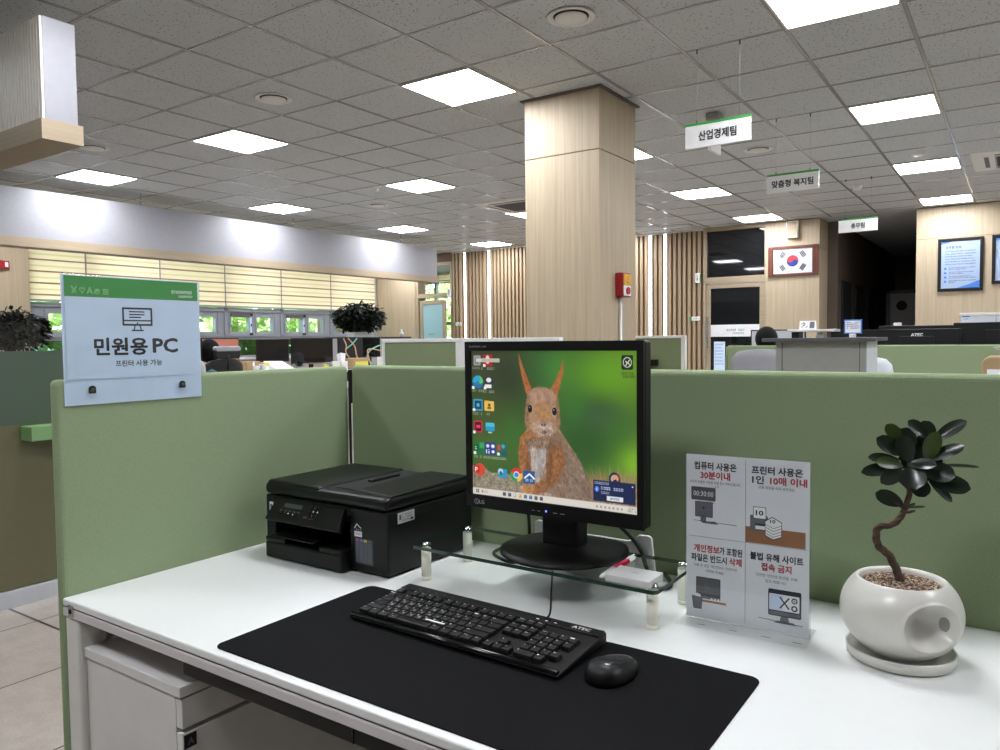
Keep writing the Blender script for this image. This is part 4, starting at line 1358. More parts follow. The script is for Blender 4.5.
if extra.v:
    o = extra.build('key', 'key', t, bevel=0.0008)
    o['kind'] = 'stuff'
ms = Sheet((x0 + 0.004, y1 - 0.001, kz(y1) + 0.0014), (1, 0, 0), (0, 1, slope), (0, 0, 1))
ms.layers = sh.layers
for k in range(5):
    ms.rr('ink_grey', 40 + 20 * k, 13, 45 + 20 * k, 16, 1)
for k in range(3):
    ms.rr('ink_white', 310 + 18 * k, 14, 316 + 18 * k, 17, 1)
    ms.rr('black_gloss', 306 + 18 * k, 11, 320 + 18 * k, 20, 3, 0.0002)
ms.text('ink_white', 'ATEC', 398, 12.5, w=34, hgt=8.5, bold=0.02)
sh.build(t, {'ink_white': 'legends', 'ink_grey': 'media_marks', 'black_gloss': 'media_buttons'})
cord('', [(0.075, 0.079, 0.014), (0.072, 0.098, 0.006), (0.065, 0.148, -0.0005), (0.002, 0.254, -0.0005), (-0.048, 0.337, -0.0005), (-0.073, 0.380, -0.0003), (-0.11, 0.47, 0.001)], 0.0017, t, 'cord')

# ------------------------------------------------------------------ mouse
t = thing('mouse', 'black wireless mouse to the right of the keyboard on the felt mat', 'mouse', (-0.497, 1.016, MATZ), math.radians(-14))
def superell(a, b, h, n=32, m=12, top=True):
    vs, fs = [], []
    for i in range(m + 1):
        th = math.pi / 2 * i / m
        rr_ = math.cos(th) ** 0.55
        zz = h * math.sin(th) ** 0.8
        for k in range(n):
            p = 2 * math.pi * k / n
            c_, s_ = math.cos(p), math.sin(p)
            x = a * abs(c_) ** 0.85 * (1 if c_ >= 0 else -1)
            y = b * abs(s_) ** 0.85 * (1 if s_ >= 0 else -1)
            tap = 1 - 0.24 * (y / b) - 0.16 * (y / b) ** 2
            vs.append((x * rr_ * tap, y * (0.25 + 0.75 * rr_) if False else y * rr_, zz * (0.92 - 0.22 * (y / b) * rr_)))
    for i in range(m):
        for k in range(n):
            fs.append((i * n + k, i * n + (k + 1) % n, (i + 1) * n + (k + 1) % n, (i + 1) * n + k))
    fs.append(tuple(range(n - 1, -1, -1)))
    return vs, fs
vs, fs = superell(0.0315, 0.050, 0.028)
m = MB().add(vs, fs, True)
m.map(lambda x, y, z: (x, y, z + 0.001)).build('shell', 'black_plastic', t)
vs, fs = superell(0.0262, 0.046, 0.0293)
vs = [(x, y + 0.002, z + 0.0012) for x, y, z in vs]
MB().add(vs, fs, True).build('top_cover', 'mouse_top', t)
MB().tube([(-0.003, 0.026, 0.0165), (0.003, 0.026, 0.0165)], 0.0062, 16).build('scroll_wheel', 'black_gloss', t)
MB().box(-0.0005, 0.0005, 0.012, 0.046, 0.006, 0.016).build('button_seam', 'black_gloss', t)

# ------------------------------------------------------------------ A4 notice stand
t = thing('notice_stand', 'clear acrylic A4 stand with a four-part Korean usage notice', 'sign', (-0.4965, 1.3145, DESK), 0.038)
MB().box(-0.003, 0.213, -0.0022, -0.0008, 0.0, 0.300).build('front_plate', 'acrylic', t, bevel=0.0003)
MB().box(-0.003, 0.213, 0.0016, 0.0030, 0.0, 0.300).build('back_plate', 'acrylic', t, bevel=0.0003)
MB().box(-0.006, 0.214, -0.047, 0.047, 0.0, 0.002).build('foot', 'acrylic', t, bevel=0.0004)
MB().box(-0.003, 0.213, -0.0022, 0.003, 0.2990, 0.3012).build('top_edge', 'acrylic', t)
o = MB().box(0, 0.210, 0.0, 0.0008, 0.0025, 0.2990).build('printed_sheet', 'paper', t)
s = Sheet((0, 0.0, 0.2990), (1, 0, 0), (0, 0, 1), (0, -1, 0))
K, Rr, G, W_, B_ = 'ink', 'ink_red', 'ink_grey', 'ink_white', 'ink_brown'
s.line(G, [(105, 4), (105, 291)], 0.7, 0.0001)
s.line(G, [(4, 148), (206, 148)], 0.7, 0.0001)
h1, h2, h3 = 0.0002, 0.0003, 0.0004
s.text(K, '컴퓨터 사용은', 52, 19.5, w=75, hgt=14.5, bold=0.034, h=h1)
s.text(Rr, '30분이내', 52, 36, w=53, hgt=14.5, bold=0.034, h=h1)
s.text(K, '타인의 원활한 사용을 위해 준수 부탁드립니다.', 52, 49, w=90, hgt=5.4, h=h1)
s.rr('grey_dark_top', 9, 58, 53, 82, 2, h1)
s.text(W_, '00:30:00', 31, 70, w=36, hgt=9, h=h2)
s.rr(K, 16, 84, 48, 112, 1.5, h1); s.rr(G, 17, 85, 47, 111, 1.2, h2)
s.rect(K, 26, 100, 36, 121, h2); s.rect(G, 27, 101, 35, 120, h3); s.disc(K, 31.5, 95, 2, h=h3); s.disc(K, 31, 110, 1.5, h=0.0005)
s.line(K, [(14, 119), (90, 121)], 0.9, h1); s.poly(G, [(28, 120), (52, 118), (58, 123), (30, 123)], h2)
s.line(Rr, [(52, 55), (54, 58)], 1, h1); s.line(Rr, [(56, 52), (58, 57)], 1, h1)
for k in range(3):
    s.line(K, [(38 + 5 * k, 83), (39.5 + 5 * k, 86)], 0.9, h1)
s.text(K, '프린터 사용은', 157, 19.5, w=84, hgt=14.5, bold=0.034, h=h1)
s.text(K, '1인', 126, 36, w=20, hgt=14.5, bold=0.03, h=h1)
s.text(Rr, '10매 이내', 176, 36, w=60, hgt=14.5, bold=0.034, h=h1)
s.text(K, '공통 자원을 아껴 써주세요.', 157, 49, w=60, hgt=5.4, h=h1)
s.rect(B_, 105.5, 119, 204, 147, h1)
s.rr(G, 113, 98, 143, 125, 2, h2); s.rr(K, 118, 83, 140, 104, 1.5, h3); s.rr(W_, 119, 84, 139, 103, 1.2, 0.0005)
s.text(K, '10', 129, 93.5, w=13, hgt=9, bold=0.03, h=0.0006)
s.rect(K, 121, 112, 143, 116, h3); s.rect(W_, 122, 116, 142, 122, h3)
s.poly(K, [(138, 106), (150, 98), (166, 106), (166, 132), (152, 138), (138, 132)], h3); s.poly(W_, [(139, 107), (150, 99.5), (165, 107), (165, 131), (152, 136.5), (139, 131)], 0.0005)
for k in range(4):
    s.line(K, [(139, 112 + 5 * k), (152, 118 + 5 * k), (165, 112 + 5 * k)], 0.8, 0.0006)
s.text(K, '10', 151, 106, w=9, hgt=6, bold=0.03, h=0.0007)
s.text(Rr, '개인정보', 37, 169, w=46, hgt=14, bold=0.034, h=h1)
s.text(K, '가 포함된', 80, 169, w=40, hgt=14, bold=0.034, h=h1)
s.text(K, '파일은 반드시', 41, 186, w=64, hgt=14, bold=0.034, h=h1)
s.text(Rr, '삭제', 88, 186, w=22, hgt=14, bold=0.034, h=h1)
s.text(K, '사용 후 모든 개인정보는 안전하게', 52, 200, w=76, hgt=5.6, h=h1)
s.text(K, '삭제해 주세요.', 52, 209, w=34, hgt=5.6, h=h1)
s.rr(K, 18, 221, 62, 256, 2, h1); s.rr('grey_dark_top', 19.5, 222.5, 60.5, 250, 1.5, h2)
s.ring(G, 38, 237, 4, 1.2, h3); s.line(G, [(34, 232), (42, 242)], 1, h3); s.line(G, [(28, 247), (50, 247)], 0.9, h3)
s.rect(G, 16, 256, 62, 260, h2); s.poly(B_, [(28, 262), (72, 262), (72, 266), (28, 266)], h1)
s.poly(K, [(10, 257), (30, 257), (28, 280), (13, 280)], h2); s.poly(G, [(11.5, 258.5), (28.5, 258.5), (27, 278.5), (14, 278.5)], h3)
for k in range(3):
    s.line(K, [(15 + 4.5 * k, 260), (16 + 4 * k, 277)], 0.7, 0.0005)
s.poly(W_, [(14, 257), (20, 251), (27, 254), (26, 258)], h3)
for k in range(3):
    s.poly(W_, [(44 + 6 * k, 258), (47 + 6 * k, 256.5), (49 + 6 * k, 260), (45 + 6 * k, 261)], h3)
s.text(K, '불법 유해 사이트', 157, 169, w=88, hgt=14, bold=0.034, h=h1)
s.text(Rr, '접속 금지', 157, 186, w=50, hgt=14, bold=0.034, h=h1)
s.text(K, '건전한 인터넷 환경을 위해', 157, 201, w=68, hgt=5.6, h=h1)
s.text(K, '협조 바랍니다.', 157, 210, w=36, hgt=5.6, h=h1)
s.rr(K, 144, 222, 198, 268, 2.5, h1); s.rr(W_, 146, 230, 195, 258, 1, h2); s.rect(G, 146, 260, 196, 266, h2)
s.poly('paper_blue', [(147, 231), (168, 231), (168, 257), (147, 257)], h3)
s.line(K, [(164, 235), (178, 253)], 2.6, 0.0005); s.line(K, [(178, 235), (164, 253)], 2.6, 0.0005)
s.ring(K, 187, 238, 4, 2, 0.0005); s.ring(K, 187, 251, 4, 2.4, 0.0005); s.disc(G, 187, 238, 1.5, h=0.0006)
s.poly(G, [(165, 268), (177, 268), (179, 277), (163, 277)], h1); s.line(K, [(128, 276), (200, 279)], 1, h1); s.poly(G, [(158, 276), (186, 276), (190, 280), (154, 280)], h2)
s.build(o, {K: 'lettering', Rr: 'red_lettering', G: 'drawing', W_: 'drawing', B_: 'drawing', 'grey_dark_top': 'drawing', 'paper_blue': 'drawing'})
m = MB()
for xx in (0.03, 0.085, 0.14, 0.19):
    m.box(xx, xx + 0.014, -0.031, -0.0295, 0.002, 0.0023)
m.build('foot_pads', 'ink_grey', t)

# ------------------------------------------------------------------ bonsai in a white pot
BX, BY = -0.151, 1.328
t = thing('potted_bonsai', 'small twisted ficus bonsai in a round white ceramic pot with a dimpled hole', 'plant', (BX, BY, DESK))
ZC, RZ, RR = 0.0758, 0.0709, 0.0877      # centre height, half height, radius
def pot_surface(nu=220, nv=110):
    vs, fs = [], []
    d = Vector((0.633, -0.775, -0.02)).normalized()
    prof = []
    for i in range(nv + 1):
        u = i / nv
        th = math.radians(-62 + (43.9 + 62) * u)
        prof.append((RR * math.cos(th) ** 0.9, ZC + RZ * math.sin(th) * 1.02))
    for (r_p, z_p) in prof:
        for k in range(nu):
            a = 2 * math.pi * k / nu
            p = Vector((r_p * math.cos(a), r_p * math.sin(a), z_p))
            q = Vector((p.x, p.y, (p.z - ZC) * 1.24)).normalized()
            ang = math.degrees(math.acos(max(-1, min(1, q.dot(d)))))
            A = 29.0
            if ang < A + 3:
                if ang < A:
                    dep = 0.050 * (1 - (ang / A) ** 1.5)
                else:
                    dep = -0.0016 * math.sin(math.pi * (ang - A) / 3)
                p = p - d * dep
            vs.append(p)
    for i in range(nv):
        for k in range(nu):
            fs.append((i * nu + k, i * nu + (k + 1) % nu, (i + 1) * nu + (k + 1) % nu, (i + 1) * nu + k))
    # rim turned inward
    top_r, top_z = prof[-1]
    o = nv * nu
    for j, (dr, dz) in enumerate(((-0.0025, 0.0015), (-0.006, 0.0002), (-0.008, -0.004), (-0.010, -0.02))):
        for k in range(nu):
            a = 2 * math.pi * k / nu
            vs.append(((top_r + dr) * math.cos(a), (top_r + dr) * math.sin(a), top_z + dz))
        for k in range(nu):
            fs.append((o + j * nu + k, o + j * nu + (k + 1) % nu, o + (j + 1) * nu + (k + 1) % nu, o + (j + 1) * nu + k))
    fs.append(tuple(range(nu - 1, -1, -1)))
    return vs, fs, top_r, top_z, d
vs, fs, top_r, top_z, dd = pot_surface()
o = MB().add(vs, fs, True).build('pot', 'pot', t)
side = Vector((-dd.y, dd.x, 0)).normalized()
upv = side.cross(dd).normalized()
hn = (dd * 0.62 - side * 0.78).normalized()          # the opening sits on the right-hand wall of the dimple
hw = upv.cross(hn).normalized()
hp = Vector((0, 0, ZC)) + dd * 0.0622 + side * 0.0295 + hn * 0.0012
ring = [hp + hw * (math.cos(2 * math.pi * k / 28) * 0.0075) + upv * (math.sin(2 * math.pi * k / 28) * 0.0115) for k in range(28)]
hole = MB().add(ring + [q - hn * 0.006 for q in ring], [tuple(range(28))] + [(k, (k + 1) % 28, 28 + (k + 1) % 28, 28 + k) for k in range(28)])
hole.build('drain_hole', 'grey_box', o)
MB().lathe([(0.0, 0.0), (0.070, 0.0), (0.077, 0.003), (0.0795, 0.018), (0.0775, 0.0195), (0.075, 0.017), (0.071, 0.007), (0.0, 0.006)], n=64).build('saucer', 'pot', t)
sb = MB()
nr, na = 26, 90
rs = random.Random(4)
vs, fs = [(0, 0, top_z - 0.004)], []
for i in range(1, nr + 1):
    for k in range(na):
        a = 2 * math.pi * (k + rs.uniform(-0.25, 0.25)) / na
        r_ = (top_r - 0.0085) * i / nr
        vs.append((r_ * math.cos(a), r_ * math.sin(a), top_z - 0.0035 - 0.004 * (i / nr) ** 4 + (rs.uniform(-0.0016, 0.0016) if i < nr else 0)))
fs += [(0, 1 + k, 1 + (k + 1) % na) for k in range(na)]
for i in range(nr - 1):
    for k in range(na):
        fs.append((1 + i * na + k, 1 + (i + 1) * na + k, 1 + (i + 1) * na + (k + 1) % na, 1 + i * na + (k + 1) % na))
sb.add(vs, fs, False).build('soil', 'soil', t)
# trunk: camera-side plane, x along the view's right
RV = Vector((0.994, 0.109, 0))
FV = Vector((-0.109, 0.994, 0))
def bp(dx, z, dy=0.0):
    return RV * dx + FV * dy + Vector((0, 0, z - DESK))
ctl = [bp(-0.0015, 0.8447, 0.000), bp(-0.0030, 0.8589, 0.000), bp(-0.0166, 0.8881, 0.004), bp(-0.0332, 0.9047, 0.000), bp(-0.0335, 0.9326, -0.006), bp(-0.0117, 0.9412, -0.002), bp(0.0013, 0.9579, 0.004), bp(0.0101, 0.9922, 0.000), bp(0.0097, 1.0225, 0.000), bp(0.0110, 1.0593, 0.003)]
def smooth(P, n=7):
    Q = []
    for i in range(len(P) - 1):
        p0, p1, p2, p3 = P[max(i - 1, 0)], P[i], P[i + 1], P[min(i + 2, len(P) - 1)]
        for k in range(n):
            u = k / n
            Q.append(0.5 * ((2 * p1) + (p2 - p0) * u + (2 * p0 - 5 * p1 + 4 * p2 - p3) * u * u + (3 * p1 - p0 - 3 * p2 + p3) * u ** 3))
    return Q + [P[-1]]
path = smooth(ctl)
tr = MB()
N = len(path)
for ph in (0, math.pi * 0.66, math.pi * 1.33):     # three stems wound round each other
    pts, rad = [], []
    for i, p in enumerate(path):
        d = (path[min(i + 1, N - 1)] - path[max(i - 1, 0)]).normalized()
        s1 = d.cross(FV).normalized()
        s2 = d.cross(s1)
        u = i / (N - 1)
        off = 0.0030 * (1 - 0.55 * u)
        a = ph + u * 34
        pts.append(p + (s1 * math.cos(a) + s2 * math.sin(a)) * off)
        rad.append(0.0046 * (1 - 0.5 * u) + (0.003 * max(0, 1 - u * 10)))
    tr.tube(pts, rad, 8)
for a, b in ((bp(0.003, 0.968, 0), bp(-0.012, 0.980, -0.01)), (bp(0.008, 0.995, 0), bp(0.036, 1.012, 0.01)), (bp(0.008, 1.0), bp(-0.02, 1.03, -0.01)), (bp(0.001, 0.962), bp(0.018, 0.966, -0.006))):
    tr.tube([a, (a + b) / 2 + Vector((0, 0, -0.002)), b], [0.0032, 0.0026, 0.0018], 7)
tr.build('trunk', 'bark', t)
def leaf(mb, base, tip, width, normal, curl=0.15, cup=0.12, n=11):
    base, tip = Vector(base), Vector(tip)
    ax = tip - base
    L = ax.length
    ax.normalize()
    nn = Vector(normal)
    nn = (nn - ax * nn.dot(ax)).normalized()
    sd = ax.cross(nn)
    vs, fs = [], []
    for i in range(n + 1):
        u = i / n
        wv = width / 2 * (max(0.0, math.sin(math.pi * u ** 1.3)) ** 0.45) if 0 < i < n else 0.0012
        dr = -curl * L * (u ** 2) * 0.5
        for k, q in enumerate((-1, -0.5, 0, 0.5, 1)):
            vs.append(base + ax * (L * u) + sd * (wv * q) + nn * (dr + cup * width * (q * q) * math.sin(math.pi * u)))
    for i in range(n):
        for k in range(4):
            fs.append((i * 5 + k, i * 5 + k + 1, (i + 1) * 5 + k + 1, (i + 1) * 5 + k))
    mb.add(vs, fs, True)
def crop(x, y):      # leaf positions measured from the plant itself, 1 unit of its drawing = 0.19 mm
    return -0.0613 + x * 0.0001643, 1.1192 - y * 0.0001807 + x * 0.0000056
def LF(mb, b, tpt, w_, dyb, dyt, nrm, **kw):
    bx_, bz_ = crop(*b)
    tx_, tz_ = crop(*tpt)
    leaf(mb, bp(bx_, bz_, dyb), bp(tx_, tz_, dyt), w_ * 0.00022, RV * nrm[0] + FV * (nrm[1] * 1.35 - 0.2) + Vector((0, 0, nrm[2] * 0.75)), **kw)
lv, lg = MB(), MB()
LF(lg, (365, 270), (235, 125), 95, 0.0, -0.006, (0.3, -0.9, 0.3))
LF(lv, (380, 380), (165, 230), 120, -0.004, -0.026, (0.2, -0.8, 0.6))
LF(lv, (370, 450), (98, 385), 90, -0.002, -0.030, (0.0, -0.5, 0.9))
LF(lg, (375, 470), (165, 420), 90, -0.012, -0.036, (0.0, -0.7, 0.8))
LF(lv, (380, 500), (35, 518), 105, 0.0, -0.028, (0.0, -0.55, 0.85))
LF(lv, (385, 520), (205, 595), 105, -0.010, -0.040, (-0.1, -0.8, 0.6))
LF(lv, (430, 440), (365, 215), 125, -0.012, -0.018, (0.1, -1, 0.1))
LF(lv, (420, 330), (330, 160), 95, 0.002, 0.0, (0.2, -0.9, 0.3))
LF(lv, (575, 235), (425, 85), 95, 0.0, -0.012, (0.5, -0.7, 0.6))
LF(lv, (480, 300), (380, 150), 85, -0.004, -0.014, (0.5, -0.8, 0.4))
LF(lv, (620, 270), (540, 100), 105, 0.012, 0.010, (0.2, -0.9, 0.2))
LF(lg, (570, 430), (650, 180), 110, -0.004, -0.016, (-0.2, -1, 0.1))
LF(lv, (620, 270), (870, 80), 100, 0.004, -0.010, (-0.4, -0.6, 0.7))
LF(lv, (560, 430), (862, 285), 95, -0.004, -0.012, (-0.3, -0.6, 0.8))
LF(lv, (420, 460), (640, 430), 90, -0.012, -0.032, (0.0, -0.5, 0.9))
LF(lv, (520, 500), (795, 540), 140, 0.0, -0.016, (0.0, -0.8, 0.6))
LF(lv, (560, 590), (928, 655), 130, 0.006, -0.002, (0.0, -0.8, 0.6))
LF(lv, (440, 470), (480, 640), 170, -0.014, -0.036, (0.0, -0.9, 0.45))
LF(lv, (490, 590), (560, 735), 120, 0.0, -0.010, (0.1, -1, 0.2))
LF(lv, (640, 480), (1000, 485), 80, 0.012, 0.02, (0.0, 0.5, 1.3), cup=0.04, curl=0.05)
LF(lv, (590, 610), (790, 770), 70, 0.004, 0.0, (0.7, -0.5, 0.6))
LF(lv, (440, 330), (500, 470), 110, 0.004, -0.006, (0, -1, 0))
LF(lv, (560, 330), (460, 460), 120, 0.008, 0.006, (0, -1, 0))
LF(lv, (470, 420), (430, 230), 120, 0.012, 0.012, (0.1, -1, 0.1))
LF(lv, (540, 420), (560, 210), 120, 0.014, 0.014, (-0.1, -1, 0.1))
LF(lv, (480, 520), (350, 400), 110, 0.010, 0.008, (0.1, -1, 0.2))
LF(lv, (520, 520), (690, 400), 120, 0.012, 0.010, (-0.1, -1, 0.2))
LF(lv, (385, 820), (155, 715), 110, -0.004, -0.016, (0.1, -0.8, 0.6))
LF(lg, (430, 850), (560, 820), 22, 0, -0.006, (0, -0.5, 0.9))
LF(lg, (420, 850), (480, 800), 25, 0, -0.006, (-0.6, -0.5, 0.5))
lv.build('foliage', 'leaf', t)
lg.build('young_leaves', 'leaf_young', t)
# ------------------------------------------------------------------ people
def skin_body(name, nodes, edges, material, parent, sub=2):
    """continuous skinned figure: nodes name -> (pos, radius)"""
    names = list(nodes)
    me = bpy.data.meshes.new(name)
    me.from_pydata([nodes[n][0] for n in names], [(names.index(a), names.index(b)) for a, b in edges], [])
    o = bpy.data.objects.new(name, me)
    COL.objects.link(o)
    o.parent = parent
    md = o.modifiers.new('skin', 'SKIN')
    md.use_smooth_shade = True
    for i, n in enumerate(names):
        r = nodes[n][1]
        me.skin_vertices[0].data[i].radius = (r, r) if isinstance(r, (int, float)) else r
        me.skin_vertices[0].data[i].use_root = (i == 0)
    sb_ = o.modifiers.new('subd', 'SUBSURF')
    sb_.levels = sub
    sb_.render_levels = sub
    me.materials.append(MT[material])
    return o

def seated_person(loc, rz, label, shirt, scale=1.0):
    """seated, facing +y, hands on a keyboard in front"""
    t = thing('person', label, 'person', loc, rz)
    t.scale = (scale,) * 3
    n, e = {}, []
    def N(k, p, r):
        n[k] = (Vector(p), r)
    N('pelvis', (0, 0, 0.54), 0.13); N('waist', (0, 0.01, 0.70), 0.115); N('chest', (0, 0.0, 0.88), 0.13); N('upper', (0, 0.0, 1.0), 0.105)
    N('neck', (0, 0.01, 1.075), 0.05); N('jaw', (0, 0.03, 1.14), 0.068); N('skull', (0, 0.02, 1.215), 0.082); N('crown', (0, 0.015, 1.265), 0.058)
    N('nose', (0, 0.118, 1.165), 0.012)
    e += [('pelvis', 'waist'), ('waist', 'chest'), ('chest', 'upper'), ('upper', 'neck'), ('neck', 'jaw'), ('jaw', 'skull'), ('skull', 'crown'), ('jaw', 'nose')]
    for s_, q in ((-1, 'l'), (1, 'r')):
        N(q + 'ear', (s_ * 0.088, 0.01, 1.17), 0.014)
        N(q + 'sh', (s_ * 0.165, 0.0, 1.0), 0.062); N(q + 'el', (s_ * 0.215, 0.06, 0.77), 0.044); N(q + 'wr', (s_ * 0.13, 0.30, 0.785), 0.027)
        N(q + 'palm', (s_ * 0.115, 0.36, 0.782), (0.036, 0.014))
        e += [('skull', q + 'ear'), ('upper', q + 'sh'), (q + 'sh', q + 'el'), (q + 'el', q + 'wr'), (q + 'wr', q + 'palm')]
        N(q + 'hip', (s_ * 0.09, 0.03, 0.52), 0.09); N(q + 'kn', (s_ * 0.11, 0.43, 0.50), 0.06); N(q + 'an', (s_ * 0.11, 0.40, 0.09), 0.042); N(q + 'toe', (s_ * 0.11, 0.56, 0.04), 0.036)
        e += [('pelvis', q + 'hip'), (q + 'hip', q + 'kn'), (q + 'kn', q + 'an'), (q + 'an', q + 'toe')]
        for f_, (dx, L) in enumerate(((-0.030, 0.055), (-0.011, 0.070), (0.009, 0.075), (0.028, 0.066))):
            b = Vector((s_ * 0.115 + dx, 0.395, 0.784)); N('%sf%da' % (q, f_), b, 0.0085)
            N('%sf%db' % (q, f_), b + Vector((0, L * 0.55, 0.006)), 0.008); N('%sf%dc' % (q, f_), b + Vector((0, L, -0.012)), 0.007)
            e += [(q + 'palm', '%sf%da' % (q, f_)), ('%sf%da' % (q, f_), '%sf%db' % (q, f_)), ('%sf%db' % (q, f_), '%sf%dc' % (q, f_))]
        b = Vector((s_ * 0.078, 0.355, 0.78)); N(q + 't1', b, 0.009); N(q + 't2', b + Vector((-s_ * 0.008, 0.03, -0.006)), 0.008)
        e += [(q + 'palm', q + 't1'), (q + 't1', q + 't2')]
    skin_body('body', n, e, 'skin', t)
    c, ce = {}, []
    for k in ('pelvis', 'waist', 'chest', 'upper'):
        c[k] = (n[k][0], n[k][1] * 1.12)
    for q in 'lr':
        c[q + 'sh'] = (n[q + 'sh'][0], 0.072); c[q + 'el'] = (n[q + 'el'][0], 0.054); c[q + 'cuff'] = (n[q + 'wr'][0] * 0.85 + n[q + 'el'][0] * 0.15, 0.038)
        ce += [('upper', q + 'sh'), (q + 'sh', q + 'el'), (q + 'el', q + 'cuff')]
    c['collar'] = (Vector((0, 0.008, 1.055)), 0.064)
    ce += [('pelvis', 'waist'), ('waist', 'chest'), ('chest', 'upper'), ('upper', 'collar')]
    skin_body('jacket', c, ce, shirt, t)
    p_, pe = {}, []
    p_['pelvis'] = (n['pelvis'][0] + Vector((0, 0, -0.02)), 0.14)
    for q in 'lr':
        p_[q + 'hip'] = (n[q + 'hip'][0], 0.1); p_[q + 'kn'] = (n[q + 'kn'][0], 0.072); p_[q + 'an'] = (n[q + 'an'][0] + Vector((0, 0, 0.02)), 0.056)
        pe += [('pelvis', q + 'hip'), (q + 'hip', q + 'kn'), (q + 'kn', q + 'an')]
    skin_body('trousers', p_, pe, 'dark_cloth', t)
    h = MB().sphere((0, 0.0, 1.205), (0.098, 0.108, 0.112), 24, 16)
    def hair(x, y, z):
        if y > 0.045 and z < 1.25:
            return (x * 0.85, 0.045 + (y - 0.045) * 0.15, z)
        return (x, y, z - 0.02 if z < 1.13 else z)
    h.map(hair).build('hair', 'hair', t)
    fx = MB()
    for s_ in (-1, 1):
        fx.sphere((s_ * 0.032, 0.098, 1.19), (0.012, 0.006, 0.006), 10, 6)
    fx.build('eyes', 'black_gloss', t)
    MB().sphere((0, 0.098, 1.122), (0.022, 0.006, 0.006), 10, 6).build('mouth', 'pink', t)
    return t

def office_chair(loc, rz, label, cloth, headrest=None, back_top=1.09, back_w=0.24, frame='black_plastic'):
    t = thing('office_chair', label, 'chair', loc, rz)
    MB().rbox(-0.24, 0.24, -0.22, 0.26, 0.40, 0.455, 0.07, 6, 'z').build('seat', cloth, t, bevel=0.018, seg=3)
    bk = MB()
    nx, nz = 10, 10
    vs, fs = [], []
    for side in (0, 1):
        for i in range(nz + 1):
            u = i / nz
            z = 0.55 + (back_top - 0.55) * u
            wd = back_w * (1 - 0.25 * max(0, (u - 0.8) / 0.2) ** 2 - 0.08 * (1 - u))
            for k in range(nx + 1):
                q = -1 + 2 * k / nx
                vs.append((wd * q, -0.26 - 0.05 * u + 0.05 * q * q - side * 0.035, z - (0.02 * q * q if u > 0.9 else 0)))
    M_ = (nx + 1) * (nz + 1)
    for i in range(nz):
        for k in range(nx):
            a = i * (nx + 1) + k
            fs.append((a, a + 1, a + nx + 2, a + nx + 1))
            fs.append((M_ + a, M_ + a + nx + 1, M_ + a + nx + 2, M_ + a + 1))
    for i in range(nz):
        for k in (0, nx):
            a = i * (nx + 1) + k
            fs.append((a, a + nx + 1, M_ + a + nx + 1, M_ + a))
    for i in (0, nz):
        for k in range(nx):
            a = i * (nx + 1) + k
            fs.append((a, a + 1, M_ + a + 1, M_ + a))
    bk.add(vs, fs, True).build('backrest', cloth, t)
    MB().tube([(0, -0.1, 0.40), (0, -0.30, 0.42), (0, -0.345, 0.60), (0, -0.35, 0.8)], 0.022, 10).build('back_support', frame, t)
    for s_ in (-1, 1):
        MB().tube([(s_ * 0.25, 0.0, 0.42), (s_ * 0.28, -0.02, 0.55), (s_ * 0.28, -0.02, 0.64)], 0.016, 8).box(s_ * 0.28 - 0.035, s_ * 0.28 + 0.035, -0.13, 0.13, 0.64, 0.665).build('armrest', frame, t)
    MB().cyl((0, 0, 0.10), (0, 0, 0.40), 0.028, n=14).build('gas_column', 'black_matt', t)
    bs = MB()
    for k in range(5):
        a = k * 2 * math.pi / 5
        bs.tube([(0, 0, 0.11), (0.30 * math.cos(a), 0.30 * math.sin(a), 0.07)], [0.028, 0.018], 8)
    o = bs.build('star_base', frame, t)
    for k in range(5):
        a = k * 2 * math.pi / 5
        MB().cyl((0.30 * math.cos(a) - 0.02 * math.sin(a), 0.30 * math.sin(a) + 0.02 * math.cos(a), 0.028), (0.30 * math.cos(a) + 0.02 * math.sin(a), 0.30 * math.sin(a) - 0.02 * math.cos(a), 0.028), 0.028, n=12).build('castor', 'black_matt', o)
    if headrest:
        MB().tube([(0, -0.33, back_top - 0.1), (0, -0.34, back_top + 0.03)], 0.014, 8).build('headrest_bar', frame, t)
        MB().rbox(-0.13, 0.13, -0.35, -0.30, back_top + 0.0, back_top + 0.11, 0.03, 5, 'y').build('headrest', headrest, t, bevel=0.014, seg=3)
        MB().rbox(-0.132, 0.132, -0.352, -0.298, back_top + 0.062, back_top + 0.112, 0.024, 5, 'y').build('headrest_cover', 'grey_chair', t, bevel=0.014, seg=3)
    return t

